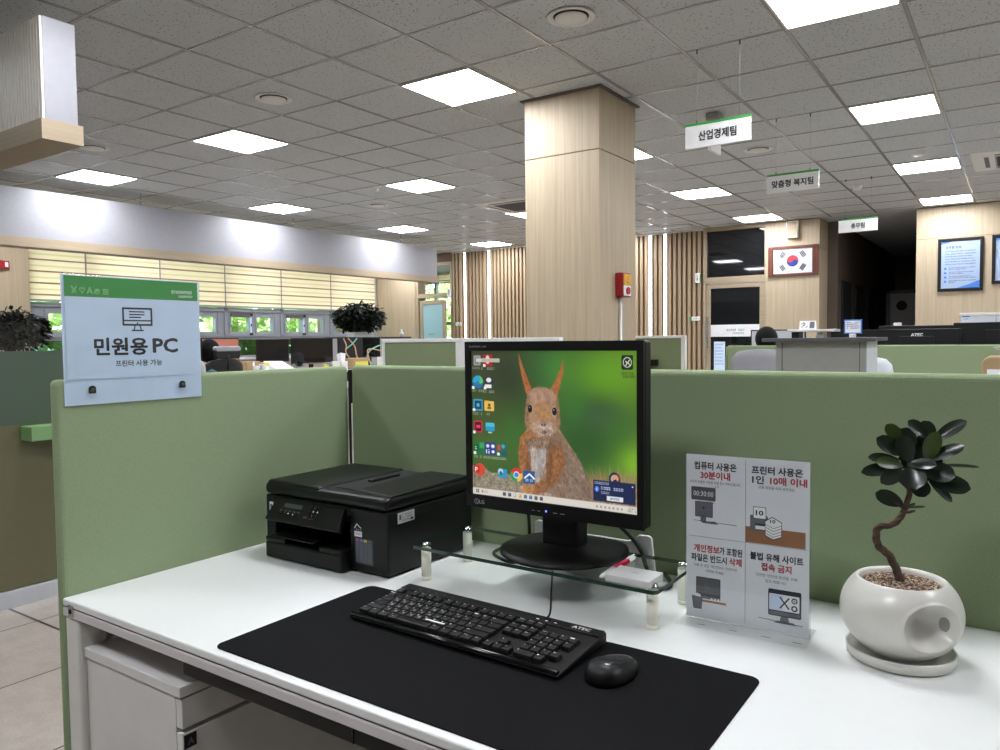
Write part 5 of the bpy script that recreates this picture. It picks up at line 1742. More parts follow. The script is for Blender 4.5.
def flat_monitor(name_label, loc, rz, w_, z0, z1, screen, group=None, back_text=None, silver=False, desk_z=0.73):
    """monitor facing local -y, bottom edge z0, top z1"""
    t = thing('monitor', name_label, 'monitor', (loc[0], loc[1], desk_z), rz, group)
    a, b = z0 - desk_z, z1 - desk_z
    MB().box(-w_ / 2, w_ / 2, 0, 0.022, a, b).build('housing', 'black_plastic', t, bevel=0.004)
    o = MB().box(-w_ / 2 + 0.012, w_ / 2 - 0.012, -0.002, 0, a + 0.018, b - 0.012).build('screen', screen, t)
    MB().box(-w_ / 5, w_ / 5, 0.022, 0.045, a + 0.05, b - 0.06).build('back_cover', 'black_plastic', t, bevel=0.006)
    MB().box(-0.03, 0.03, 0.03, 0.05, 0.012, a + 0.1).build('neck', 'black_plastic', t, bevel=0.004)
    MB().rbox(-0.11, 0.11, -0.07, 0.10, 0, 0.012, 0.05, 6, 'z').build('base', 'black_plastic', t, bevel=0.003)
    if silver:
        MB().box(-w_ / 2 + 0.004, w_ / 2 - 0.004, -0.004, 0.0, a, a + 0.014).build('silver_bezel', 'metal', t)
    if back_text:
        s = Sheet((w_ / 2, 0.0225, b), (-1, 0, 0), (0, 0, 1), (0, 1, 0))
        bx_ = back_text[1]
        s.text('ink_white', back_text[0], w_ * 1000 - bx_, back_text[2], w=90, hgt=26, bold=0.03, h=0.0004)
        s.build(t, {'ink_white': 'lettering'})
    return t

def office_plant(loc, R, h0, label, pot_r, pot_h, n=420, leaf_l=0.07, seed=1, potm='white_plastic'):
    t = thing('potted_plant', label, 'plant', loc)
    MB().lathe([(0.0, 0.0), (pot_r * 0.8, 0.0), (pot_r, pot_h), (pot_r * 0.9, pot_h), (pot_r * 0.88, pot_h * 0.85), (0.0, pot_h * 0.85)], n=28).build('pot', potm, t)
    st_ = MB()
    r = random.Random(seed)
    for k in range(7):
        a = r.uniform(0, 6.28)
        st_.tube([(0, 0, pot_h * 0.8), (math.cos(a) * R[0] * 0.3, math.sin(a) * R[1] * 0.3, h0 * 0.6), (math.cos(a) * R[0] * 0.6, math.sin(a) * R[1] * 0.6, h0 + R[2] * r.uniform(-0.3, 0.5))], [0.012, 0.009, 0.004], 6)
    st_.build('stems', 'bark', t)
    fm = MB()
    for _ in range(n):
        while True:
            p = Vector((r.uniform(-1, 1), r.uniform(-1, 1), r.uniform(-0.8, 1)))
            if 0.25 < p.length < 1:
                break
        c = Vector((p.x * R[0], p.y * R[1], p.z * R[2] + h0))
        d = Vector((p.x + r.uniform(-0.5, 0.5), p.y + r.uniform(-0.5, 0.5), r.uniform(-0.6, 0.3))).normalized()
        leaf(fm, c, c + d * leaf_l * r.uniform(0.7, 1.3), leaf_l * 0.55, (r.uniform(-0.4, 0.4), r.uniform(-0.4, 0.4), 1), n=3)
    fm.build('foliage', 'leaf_dark', t)
    return t

# ------------------------------------------------------------------ far left: glass counter
t = thing('service_counter', 'olive fronted counter with frosted green glass screen at the left edge', 'counter', (-3.89, 0.2, 0))
MB().box(-0.45, -0.012, 0, 2.4, 0.085, 0.86).build('front', 'olive_front', t)
MB().box(-0.45, -0.004, 0, 2.4, 0.0, 0.082).build('baseboard', 'steel_base', t, bevel=0.002)
MB().box(-0.022, -0.010, 0.0, 2.4, 0.86, 1.207).build('frosted_screen', 'glass_frost', t)
MB().box(-0.55, -0.025, 0.0, 2.4, 0.83, 0.86).build('worktop', 'desk', t)
MB().box(-0.012, 0.10, 1.465, 2.4, 0.785, 0.852).build('ledge', 'ledge_green', t, bevel=0.003)
t = thing('glass_screen', 'clear glass screen standing behind the frosted green counter', 'screen', (-4.25, 0.6, 0.861))
MB().box(-0.004, 0.004, 0, 1.33, 0.03, 0.49).build('pane', 'shelf_glass', t)
for y in (0.1, 1.2):
    MB().box(-0.015, 0.015, y - 0.03, y + 0.03, 0.0, 0.06).build('clamp', 'metal', t, bevel=0.002)
cab = thing('cabinet', 'dark low cabinet under the bushy plant at the left edge', 'cabinet', (-5.85, 2.1, 0))
MB().box(-0.3, 0.3, -0.5, 0.6, 0, 1.0).build('body', 'grey_dark_top', cab, bevel=0.004)
MB().box(-0.32, 0.32, -0.52, 0.62, 1.0, 1.02).build('top', 'black_matt', cab, bevel=0.003)
MB().box(0.3, 0.305, -0.48, 0.04, 0.05, 0.96).build('door', 'grey_dark_top', cab)
MB().box(0.3, 0.305, 0.05, 0.58, 0.05, 0.96).build('door', 'grey_dark_top', cab)
office_plant((-5.75, 2.44, 1.02), (0.17, 0.21, 0.15), 0.31, 'bushy dark green plant behind the glass screen at the left edge', 0.11, 0.16, 1500, 0.05, 5, 'cardboard')

# ------------------------------------------------------------------ staff desks by the windows
def long_desk(label, x0_, x1_, y0_, y1_, z=0.73):
    t = thing('desk', label, 'desk', (x0_, y0_, 0))
    a, b = x1_ - x0_, y1_ - y0_
    MB().box(0, a, 0, b, z - 0.03, z).build('worktop', 'desk', t, bevel=0.003)
    for xx in (0.02, a - 0.08):
        for yy in (0.02, b - 0.08):
            MB().box(xx, xx + 0.06, yy, yy + 0.06, 0, z - 0.03).build('leg', 'white_metal', t)
    return t
long_desk('long white staff desk under the monitors near the left windows', -7.5, -6.35, 4.3, 8.0)
t = thing('desk_riser', 'white raised shelf on the staff desk holding papers and cups', 'shelf', (-6.85, 4.75, 0.73))
MB().box(0, 0.4, 0, 2.3, 0.15, 0.17).build('top', 'white_metal', t, bevel=0.002)
for yy in (0.0, 1.1, 2.28):
    MB().box(0.02, 0.38, yy, yy + 0.02, 0, 0.15).build('support', 'white_metal', t)
RZ_ = math.pi / 2      # facing +x (towards the camera side)
flat_monitor('monitor with an orange picture behind the seated dark-haired person', (-7.0, 4.97), RZ_, 0.46, 0.955, 1.283, 'orange_screen', 'monitors on the staff desk by the windows')
flat_monitor('switched-off black monitor left of the silver-edged one by the windows', (-7.0, 5.655), RZ_, 0.45, 1.008, 1.268, 'screen_off', 'monitors on the staff desk by the windows')
flat_monitor('wide switched-off monitor with a silver lower edge by the windows', (-7.0, 6.24), RZ_, 0.64, 0.967, 1.277, 'screen_off', 'monitors on the staff desk by the windows', silver=True)
flat_monitor('black monitor with tangled cables below the office plant', (-7.0, 6.86), RZ_, 0.42, 1.02, 1.275, 'black_matt', 'monitors on the staff desk by the windows')
flat_monitor('dark navy monitor right of the cabled one, below the office plant', (-7.0, 7.235), RZ_, 0.33, 1.02, 1.282, 'screen_off', 'monitors on the staff desk by the windows')
for pts, m_, lb in (([(-6.96, 6.70, 1.27), (-6.93, 6.72, 1.18), (-6.92, 6.70, 1.10), (-6.93, 6.80, 1.0), (-6.8, 6.85, 0.92)], 'tan_cable', 'tan cable hanging over the cabled black monitor, left one'),
                    ([(-6.96, 6.78, 1.27), (-6.93, 6.86, 1.17), (-6.92, 6.88, 1.06), (-6.85, 6.88, 0.93)], 'tan_cable', 'tan cable hanging over the cabled black monitor, right one'),
                    ([(-6.96, 6.93, 1.265), (-6.93, 6.82, 1.20), (-6.93, 6.70, 1.13)], 'teal_cable', 'green cable crossing the cabled black monitor'),
                    ([(-6.9, 7.36, 1.19), (-6.88, 7.2, 1.16), (-6.86, 7.06, 1.11), (-6.85, 7.0, 1.02), (-6.7, 7.0, 0.91)], 'teal_cable', 'teal cable over the dark navy monitor'),
                    ([(-6.74, 6.96, 0.91), (-6.82, 6.98, 1.12), (-6.82, 7.2, 1.11), (-6.86, 7.38, 1.07), (-6.95, 7.36, 1.04)], 'tan_cable', 'pinkish cable looping low over the dark navy monitor')):
    P = smooth([Vector(p) for p in pts])
    tag(MB().tube(P, 0.008, 6).build('cable', m_), lb, 'cable', 'cables on the monitor backs')
t = thing('sticky_note', 'yellow sticky note under the silver-edged monitor', 'note', (-6.72, 6.13, 0.90))
MB().box(0, 0.03, 0, 0.07, 0, 0.065).build('pad', 'yellow', t, bevel=0.002)
RZT = 0.90     # riser top
def boxy(name, label, cat, x, y0_, y1_, z0_, z1_, m_, dx=0.12, bevel=0.004, group=None):
    t = thing(name, label, cat, (x, (y0_ + y1_) / 2, z0_), 0, group)
    h = (y1_ - y0_) / 2
    MB().box(-dx / 2, dx / 2, -h, h, 0, z1_ - z0_).build('body', m_, t, bevel=bevel)
    return t
t = boxy('cardboard_box', 'brown cardboard box on the white riser beside the seated person', 'box', -6.66, 4.99, 5.16, RZT, 1.035, 'cardboard')
MB().box(-0.061, 0.061, -0.012, 0.012, 0.0, 0.1355).build('tape', 'cream', t)
for k, (yy, hh) in enumerate(((5.075, 0.085), (5.157, 0.10))):
    t = thing('paper_cup', ('white paper cup in front of the brown box, left one', 'white paper cup in front of the brown box, right one')[k], 'cup', (-6.56, yy, RZT), 0, 'white cups on the riser')
    MB().lathe([(0.0, 0.0), (0.027, 0.0), (0.037, hh), (0.038, hh + 0.002), (0.034, hh), (0.026, 0.01), (0.0, 0.01)], n=20).build('cup', 'paper', t)
t = boxy('folder', 'yellow folder leaning beside the white papers on the riser', 'folder', -6.62, 5.195, 5.265, RZT, 1.02, 'yellow', 0.06)
MB().box(0.031, 0.033, -0.03, 0.03, 0.04, 0.08).build('label', 'paper', t)
t = thing('paper_stack', 'slanted white paper stack on the riser left of the silver-edged monitor', 'papers', (-6.62, 5.42, RZT), 0)
MB().hexa([(-0.08, -0.13, 0.0), (0.12, -0.11, 0.0), (0.12, 0.14, 0.0), (-0.08, 0.12, 0.0)], [(-0.08, -0.14, 0.13), (0.10, -0.10, 0.035), (0.10, 0.15, 0.03), (-0.08, 0.11, 0.125)]).build('sheets', 'paper', t)
t = thing('small_plant', 'little green desk plant between the papers and the silver-edged monitor', 'plant', (-6.62, 5.70, RZT))
MB().lathe([(0.0, 0.0), (0.03, 0.0), (0.038, 0.06), (0.034, 0.06), (0.0, 0.05)], n=20).build('pot', 'wall_grey', t)
m = MB()
for k in range(40):
    a, b = rng.uniform(0, 6.28), rng.uniform(0.3, 1.3)
    d = Vector((math.cos(a) * math.cos(b), math.sin(a) * math.cos(b), math.sin(b)))
    leaf(m, (0, 0, 0.05), Vector((0, 0, 0.05)) + d * rng.uniform(0.05, 0.1), 0.022, (0, 0, 1), n=3)
m.build('foliage', 'leaf_dark', t)
t = thing('paper_cup', 'beige paper cup at the right foot of the silver-edged monitor', 'cup', (-6.60, 6.23, RZT))
MB().lathe([(0.0, 0.0), (0.035, 0.0), (0.05, 0.10), (0.051, 0.102), (0.046, 0.10), (0.033, 0.01), (0.0, 0.01)], n=22).build('cup', 'cream', t)
t = boxy('tissue_box', 'white tissue pack right of the beige cup by the windows', 'tissue', -6.64, 6.30, 6.40, RZT, 1.0, 'white_plastic')
MB().hexa([(-0.03, -0.03, 0.1), (0.03, -0.03, 0.1), (0.03, 0.03, 0.1), (-0.03, 0.03, 0.1)], [(-0.035, -0.04, 0.18), (0.02, -0.03, 0.2), (0.03, 0.045, 0.19), (-0.03, 0.03, 0.17)]).build('tissue', 'paper', t)
t = boxy('cardboard_box', 'open brown box with a yellow edge below the cabled monitor', 'box', -6.62, 6.42, 6.68, RZT, 1.03, 'cardboard', 0.2)
MB().box(0.10, 0.104, -0.09, 0.12, 0.03, 0.09).build('label', 'yellow', t)
t = boxy('white_box', 'small white box right of the grey hooded chair back', 'box', -6.52, 6.88, 7.0, 0.90, 1.035, 'white_plastic', 0.1)
MB().box(0.05, 0.052, -0.03, 0.03, 0.09, 0.11).build('label', 'ink_grey', t)

seated_person((-6.22, 4.29, 0), math.radians(90), 'person with short dark hair seated with back to the camera by the windows', 'dark_cloth', 1.0).scale = (0.965,) * 3
office_chair((-6.18, 4.22, 0), math.radians(90), 'black office chair with a grey headrest behind the seated person', 'black_matt', 'black_matt', 1.09, 0.20)
t = office_chair((-5.50, 3.36, 0), math.radians(94), 'grey office chair with a teal jacket, half hidden by the acrylic sign', 'grey_cloth', None, 1.115, 0.20)
t = thing('jacket', 'teal jacket hung over the grey chair beside the acrylic sign', 'jacket', (-5.14, 3.52, 0.72))
MB().tube([(0, 0.02, 0.30), (0.01, 0.04, 0.26), (0.02, 0.06, 0.15), (0.02, 0.05, 0.0)], [0.03, 0.06, 0.09, 0.10], 12).build('cloth', 'teal_cloth', t)
office_chair((-6.18, 6.78, 0), math.radians(94), 'grey hooded office chair in front of the cabled monitors', 'grey_cloth', 'grey_cloth', 1.03, 0.10, 'black_plastic')

# cabinet and plant below the far end of the canopy
t = thing('cabinet', 'dark topped cabinet under the leafy plant by the last window', 'cabinet', (-8.15, 7.5, 0))
MB().box(0, 0.5, 0, 1.25, 0, 1.272).build('body', 'wall_grey', t, bevel=0.004)
MB().box(-0.01, 0.51, -0.01, 1.26, 1.272, 1.290).build('top', 'black_matt', t, bevel=0.002)
for yy in (0.02, 0.635):
    MB().box(0.5, 0.505, yy, yy + 0.595, 0.05, 1.25).build('door', 'wall_grey', t)
t = office_plant((-7.87, 7.90, 1.290), (0.36, 0.35, 0.22), 0.28, 'leafy dark green plant in a white planter in front of the last window', 0.10, 0.07, 1700, 0.075, 9)
MB().box(-0.06, 0.09, -0.21, 0.21, 0.0, 0.066).build('planter_box', 'white_plastic', t, bevel=0.004)
t = thing('bottle', 'small white bottle on the dark cabinet top by the frosted door', 'bottle', (-7.75, 8.66, 1.290))
MB().lathe([(0.0, 0.0), (0.03, 0.0), (0.03, 0.06), (0.012, 0.08), (0.012, 0.105), (0.0, 0.105)], n=18).build('body', 'white_plastic', t)
MB().cyl((0, 0, 0.105), (0, 0, 0.118), 0.014, n=14).build('cap', 'white_plastic', t)

# framed felt partitions behind the desk
def framed_partition(label, x0_, x1_, y, z1_, posts):
    t = thing('office_partition', label, 'partition', (x0_, y, 0))
    L = x1_ - x0_
    MB().box(0, L, 0.0, 0.045, z1_ - 0.022, z1_).build('top_rail', 'frame_white', t, bevel=0.003)
    MB().box(0.0, L, 0.002, 0.043, 0, 0.08).build('bottom_rail', 'frame_white', t)
    for p in posts:
        MB().box(p[0], p[1], 0.0, 0.045, 0.0, z1_ - 0.022).build('post', 'frame_white', t, bevel=0.002)
    MB().box(0.01, L - 0.01, 0.008, 0.037, 0.08, z1_ - 0.022).build('felt_panel', 'panel_far', t)
    return t
framed_partition('white framed green partition in front of the column, left of the monitor', -3.395, -2.08, 3.6, 1.246, [(0, 0.022), (0.60, 0.668), (1.293, 1.315)])
t = framed_partition('white framed green partition right of the column, behind the monitor', -3.6, -2.28, 6.0, 1.254, [(0, 0.02), (1.285, 1.32)])
t = thing('wall_bracket', 'black desk phone holder on the white framed partition right of the column', 'holder', (-2.555, 5.97, 1.0))
MB().box(-0.045, 0.045, -0.02, 0.03, 0, 0.055).build('tray', 'black_plastic', t, bevel=0.004)
MB().box(-0.05, -0.03, -0.03, 0.03, -0.03, 0.0).build('hook', 'white_plastic', t)

# ------------------------------------------------------------------ right background
PR = 1.157
t = thing('office_partition', 'low green felt partition in the right background behind the grey cabinet', 'partition', (-2.222, 6.9, 0))
MB().box(0, 2.9, 0, 0.035, 0.0, PR).build('felt_panel', 'panel', t, bevel=0.012, seg=3)
MB().box(-0.012, 0.0, 0.0, 0.035, 0.0, PR - 0.01).build('end_cap', 'panel', t, bevel=0.004)
t = thing('cabinet', 'grey cabinet with a dark overhanging top behind the right half of the green partition', 'cabinet', (-1.207, 4.65, 0))
MB().box(0.0, 0.49, 0.0, 0.36, 0.05, 1.205).build('body', 'grey_box', t)
MB().box(-0.065, 0.545, -0.06, 0.40, 1.205, 1.226).build('top', 'grey_dark_top', t, bevel=0.002)
MB().box(0.035, 0.04, -0.002, 0.002, 0.05, 1.20).box(0.455, 0.459, -0.002, 0.002, 0.05, 1.20).build('seam', 'groove', t)
MB().box(0.4905, 0.495, 0.002, 0.358, 0.05, 1.205).build('side_panel', 'light_chair', t)
MB().box(0.02, 0.47, 0.02, 0.34, 0.0, 0.05).build('plinth', 'black_matt', t)
CT = 1.226
t = thing('desktop_shelf', 'small white riser shelf on top of the grey cabinet', 'shelf', (-1.145, 4.66, CT))
MB().box(0, 0.262, 0, 0.16, 0.036, 0.050).build('top', 'white_metal', t, bevel=0.002)
MB().box(0.02, 0.06, 0.02, 0.14, 0, 0.036).build('dark_leg', 'black_plastic', t, bevel=0.002)
MB().lathe([(0.0, 0.0), (0.021, 0.0), (0.017, 0.025), (0.010, 0.036), (0.0, 0.036)], (0.172, 0.05, 0), 18).build('white_leg', 'white_plastic', t)
t = thing('desk_calendar', 'small white desk calendar with dark marks on the riser shelf', 'calendar', (-1.085, 4.69, CT + 0.050))
MB().hexa([(0, 0, 0), (0.088, 0, 0), (0.088, 0.05, 0), (0, 0.05, 0)], [(0, 0.018, 0.050), (0.088, 0.018, 0.050), (0.088, 0.028, 0.050), (0, 0.028, 0.050)]).build('body', 'paper', t)
s = Sheet((0, 0.017, 0.050), (1, 0, 0), Vector((0, 0.018, 0.05)).normalized(), Vector((0, -0.94, 0.34)))
s.line('ink', [(12, 20), (24, 12), (34, 20)], 4, 0.0015); s.disc('ink', 26, 26, 5, h=0.0015); s.scribble('ink', 10, 32, 50, 42, 5, 71, 0.0015)
s.rect('ink_grey', 58, 6, 84, 46, 0.0015)
s.build(t, {'ink': 'drawing', 'ink_grey': 'panel'})
t = thing('card_sign', 'small blue bordered card sign standing on the grey cabinet', 'sign', (-0.842, 4.70, CT))
MB().box(0.0, 0.094, 0.0, 0.006, 0.022, 0.102).build('card', 'ink_blue', t, bevel=0.001)
MB().box(0.03, 0.06, -0.015, 0.03, 0.0, 0.022).build('stand', 'white_plastic', t, bevel=0.003)
s = Sheet((0, -0.0002, 0.102), (1, 0, 0), (0, 0, 1), (0, -1, 0))
s.rect('paper', 7, 7, 87, 74, 0.0004)
for k in range(4):
    s.scribble('ink_navy', 14, 12 + 11 * k, 80, 20 + 11 * k, 8, 80 + k, 0.0008)
s.build(t, {'paper': 'face', 'ink_navy': 'lettering'})
office_chair((-1.515, 5.75, 0), 0.03, 'grey fabric office chair left of the grey cabinet', 'grey_chair', None, 1.15, 0.235)
office_chair((-0.865, 5.82, 0), -0.05, 'pale grey plastic chair peeking out right of the grey cabinet', 'light_chair', None, 1.10, 0.19, 'light_chair')
long_desk('white staff desk behind the low green partition, on the right', -2.25, 0.6, 7.3, 8.25)
flat_monitor('monitor with a white screen behind the seated person on the right', (-1.93, 7.5), 0, 0.51, 0.99, 1.302, 'pale_screen', 'monitors in the right background')
flat_monitor('dark monitor between the white screen and the lettered one', (-1.26, 7.6), math.pi, 0.42, 0.99, 1.288, 'screen_off', 'monitors in the right background')
flat_monitor('wide monitor back lettered in white, in the right background', (-0.738, 7.32), math.pi, 0.64, 0.93, 1.286, 'screen_off', 'monitors in the right background', ('ATEC', 318, 48))
flat_monitor('dark monitor behind the lettered monitor back', (-0.78, 7.9), math.pi, 0.66, 0.95, 1.322, 'screen_off', 'monitors in the right background')
flat_monitor('large black monitor back at the right edge of the photo', (-0.10, 7.6), math.pi, 0.78, 0.93, 1.337, 'screen_off', 'monitors in the right background')
t = thing('webcam', 'small white webcam on top of the dark monitor in the right background', 'camera', (-0.956, 7.89, 1.322))
MB().box(-0.032, 0.032, -0.02, 0.02, 0, 0.028).build('body', 'white_plastic', t, bevel=0.004)
MB().cyl((0, 0.02, 0.014), (0, 0.024, 0.014), 0.008, n=12).build('lens', 'black_gloss', t)
seated_person((-1.935, 6.995 + 0.14, 0), 0, 'person with dark hair seated behind the low green partition on the right', 'white_cloth').scale = (1.01,) * 3
t = thing('storage_cabinet', 'tall pale grey storage cabinet at the right edge below the framed charter', 'cabinet', (-0.52, 9.0, 0))
MB().box(0, 1.1, 0, 0.45, 0.04, 1.42).build('body', 'light_chair', t, bevel=0.003)
MB().box(-0.01, 1.11, -0.012, 0.46, 1.42, 1.452).build('top', 'white_metal', t, bevel=0.004)
MB().box(0.30, 0.304, -0.003, 0, 0.05, 1.41).build('seam', 'groove', t)
s = Sheet((0.015, -0.0005, 1.425), (1, 0, 0), (0, 0, 1), (0, -1, 0))
s.rect('ink_blue', 0, 0, 65, 16, 0.0006); s.rect('paper', 4, 18, 60, 56, 0.0006); s.scribble('ink_blue', 8, 24, 56, 48, 4, 90, 0.001)
s.build(t, {'ink_blue': 'label', 'paper': 'label'})
# hutch and wooden tissue box behind the right end of the partition
t = thing('desk_hutch', 'white hutch top just behind the right end of the green partition', 'shelf', (-0.12, 2.05, 0))
MB().box(0, 0.7, 0, 0.4, 1.07, 1.10).build('top', 'desk', t)
for xx in (0.0, 0.67):
    MB().box(xx, xx + 0.03, 0.0, 0.4, 0, 1.07).build('side', 'desk', t)
t = thing('tissue_box', 'light wooden tissue box at the right edge on top of the partition line', 'tissue', (-0.082, 2.2, 1.10))
MB().rbox(0, 0.24, 0, 0.13, 0.0, 0.083, 0.02, 6, 'y').build('box', 'cardboard', t, bevel=0.004)
MB().box(0.012, 0.228, -0.003, 0.0, 0.0, 0.052).build('white_label', 'paper', t)
MB().hexa([(0.05, 0.05, 0.083), (0.13, 0.05, 0.083), (0.13, 0.08, 0.083), (0.05, 0.08, 0.083)], [(0.022, 0.04, 0.105), (0.12, 0.045, 0.12), (0.14, 0.085, 0.115), (0.05, 0.09, 0.11)]).build('tissue', 'paper', t)

# ------------------------------------------------------------------ things on the back wall
t = thing('flag_frame', 'framed Korean flag in a reddish wooden frame on the oak pillar', 'flag', (-3.237, YB - 0.055, 2.145))
FW, FH = 0.725, 0.452
holed(MB(), 0, FW, 0, FH, 0.0, 0.035, [(0.075, FW - 0.085, 0.04, FH - 0.04)], 'y').build('frame', 'wood_red', t, bevel=0.003)
for xx in (0.045, FW - 0.06):
    MB().box(xx, xx + 0.012, -0.008, 0.0, 0, FH).build('frame_moulding', 'wood_red', t, bevel=0.002)
o = MB().box(0.07, FW - 0.08, 0.018, 0.024, 0.035, FH - 0.035).build('flag_cloth', 'flag_white', t)
cw, ch = FW - 0.16, FH - 0.08
s = Sheet((0.075, 0.018, FH - 0.04), (1, 0, 0), (0, 0, 1), (0, -1, 0))
cxm, cym = cw * 500, ch * 500
r_ = ch * 1000 * 0.235
ang = math.degrees(math.atan2(2, 3))
def rot(x, y, a):
    a = math.radians(a)
    return cxm + x * math.cos(a) - y * math.sin(a), cym + x * math.sin(a) + y * math.cos(a)
red = [rot(r_ * math.cos(math.radians(a)), r_ * math.sin(math.radians(a)), ang) for a in range(180, 361, 10)]
red += [rot(r_ / 2 + r_ / 2 * math.cos(math.radians(a)), r_ / 2 * math.sin(math.radians(a)), ang) for a in range(-10, -181, -10)][::1]
red += [rot(-r_ / 2 + r_ / 2 * math.cos(math.radians(a)), r_ / 2 * math.sin(math.radians(a)), ang) for a in range(10, 171, 10)]
s.disc('flag_blue', cxm, cym, r_, h=0.0005, n=48)
s.poly('flag_red', red, 0.0012)
def trigram(sx, sy, broken):
    d = math.hypot(3, 2)
    ux, uy = sx * 3 / d, sy * 2 / d
    px_, py_ = -uy, ux
    for k in range(3):
        dist = r_ * (1.75 + 0.0) + k * r_ * 0.26
        cx_, cy_ = cxm + ux * dist, cym + uy * dist
        L = r_ * 0.5
        segs = [(-L, -L * 0.08), (L * 0.08, L)] if broken[k] else [(-L, L)]
        for a, b in segs:
            s.line('ink', [(cx_ + px_ * a, cy_ + py_ * a), (cx_ + px_ * b, cy_ + py_ * b)], r_ * 0.19, 0.0008)
trigram(-1, -1, (0, 0, 0)); trigram(1, -1, (1, 0, 1)); trigram(-1, 1, (0, 1, 0)); trigram(1, 1, (1, 1, 1))
s.build(o, {'flag_blue': 'emblem', 'flag_red': 'emblem', 'ink': 'trigrams'})
t = thing('wall_speaker', 'small beige wall speaker above the framed flag', 'speaker', (-2.962, YB - 0.10, 2.712))
MB().box(0, 0.165, 0, 0.08, 0, 0.25).build('housing', 'cream', t, bevel=0.006)
MB().box(0.012, 0.153, -0.003, 0.0, 0.03, 0.238).build('grille', 'wood_x', t)
CHART = ['우리는 자랑스러운 대한민국의 공무원이다.', '우리는 헌법이 지향하는 가치를 실현하며', '국가에 헌신하고 국민에게 봉사한다.', '우리는 국민의 안녕과 행복을 추구하고', '조국의 평화 통일과 지속 가능한 발전에 기여한다.', '이에 굳은 각오와 다짐으로 다음을 실천한다.']
BUL = ['공익을 우선시하며 투명하고 공정하게', '창의성과 전문성을 바탕으로 업무를', '우리 사회의 다양성을 존중하고', '청렴을 생활화하고 규범과 상식에 따라']
BU2 = ['맡은 바 책임을 다한다.', '적극적으로 수행한다.', '국민과 함께 하는 민주 행정을 구현한다.', '행동한다.']
def wall_frame(label, x0_, z0_, w_, h_, full):
    t = thing('picture_frame', label, 'frame', (x0_, YB - 0.055, z0_))
    holed(MB(), 0, w_, 0, h_, 0, 0.035, [(0.04, w_ - 0.04, 0.04, h_ - 0.04)], 'y').build('frame', 'black_plastic', t, bevel=0.004)
    o = MB().box(0.035, w_ - 0.035, 0.012, 0.018, 0.035, h_ - 0.035).build('print', 'paper', t)
    s = Sheet((0.04, 0.012, h_ - 0.04), (1, 0, 0), (0, 0, 1), (0, -1, 0))
    W, H = (w_ - 0.08) * 1000, (h_ - 0.08) * 1000
    s.rect('framed_print', 0, 0, W, H, 0.0005)
    s.poly('ink_blue', [(0, 0), (W * 0.3, 0), (W * 0.1, H * 0.05), (0, H * 0.06)], 0.0010)
    s.poly('ink_blue', [(W, H), (W * 0.4, H), (W * 0.75, H * 0.92), (W, H * 0.84)], 0.0010)
    if full:
        s.text('ink', '공무원 헌장', W * 0.32, H * 0.13, w=W * 0.42, hgt=34, bold=0.02, h=0.0014)
        for k, q in enumerate(CHART):
            s.text('ink', q, W * 0.10, H * (0.215 + 0.055 * k), hgt=16, w=min(W * 0.8, len(q) * 17), bold=0.02, h=0.0014, align='l')
        for k in range(4):
            yy = H * (0.58 + 0.092 * k)
            s.disc('ink_blue', W * 0.11, yy, 16, h=0.0014)
            s.text('ink', BUL[k], W * 0.20, yy - 9, hgt=13, w=min(W * 0.7, len(BUL[k]) * 16), bold=0.02, h=0.0014, align='l')
            s.text('ink', BU2[k], W * 0.20, yy + 12, hgt=13, w=min(W * 0.7, len(BU2[k]) * 16), bold=0.02, h=0.0014, align='l')
    s.build(o, {'framed_print': 'background', 'ink_blue': 'blue_shapes', 'ink': 'lettering'})
wall_frame('black framed charter titled 공무원 헌장 on the oak wall at right', -0.972, 1.822, 0.527, 0.712, True)
wall_frame('black picture frame cut by the right edge of the photo', -0.352, 1.90, 0.60, 0.64, False)
# switches and plates
t = thing('door_plate', 'small white room plate on the slats left of the glass door', 'sign', (-4.36, YB - 0.03, 2.115))
MB().box(-0.03, 0.045, -0.02, 0.02, 0, 0.155).build('plate', 'frame_white', t, bevel=0.003)
MB().box(0.045, 0.05, -0.021, 0.02, 0.01, 0.14).build('green_stripe', 'ink_green', t)
s = Sheet((-0.03, -0.02, 0.155), (1, 0, 0), (0, 0, 1), (0, -1, 0))
s.scribble('ink', 26, 30, 44, 120, 1, 95)
s.disc('ink', 34, 50, 8, h=0.0008); s.rect('ink', 26, 80, 44, 120, 0.0008)
s.build(t, {'ink': 'pictogram'})
for x0_, z0_, lb in ((-4.50, 1.505, 'small green and white plate on the slats beside the glass door'), (-9.37, 1.515, 'small green and white plate on the slats at the far left end')):
    t = thing('wall_plate', lb, 'sign', (x0_, YB - 0.022, z0_), 0, 'green and white plates on the slatted wall')
    MB().box(0, 0.18, 0, 0.012, 0, 0.065).build('plate', 'frame_white', t, bevel=0.002)
    MB().box(0.0, 0.045, -0.002, 0, 0.0, 0.065).build('green_end', 'ink_green', t)
    s = Sheet((0, 0, 0.065), (1, 0, 0), (0, 0, 1), (0, -1, 0))
    s.scribble('ink', 70, 18, 160, 46, 4, 97)
    s.build(t, {'ink': 'lettering'})
t = thing('projecting_sign', 'white projecting room sign at the left end of the slats', 'sign', (-9.50, YB - 0.06, 2.10))
MB().box(0, 0.09, 0, 0.015, 0, 0.165).build('plate', 'frame_white', t, bevel=0.002)
s = Sheet((0, 0, 0.165), (1, 0, 0), (0, 0, 1), (0, -1, 0))
s.disc('ink', 45, 40, 14); s.rect('ink', 30, 62, 60, 84); s.rect('ink', 30, 98, 60, 140); s.disc('paper', 45, 118, 9, h=0.0008)
s.build(t, {'ink': 'pictogram', 'paper': 'pictogram'})
t = thing('poster', 'pale blue handwritten poster on the lower part of the glass door', 'poster', (-4.09, YB - 0.01, 0.65))
MB().box(0, 0.18, 0, 0.002, 0, 0.51).build('sheet', 'paper_blue', t)
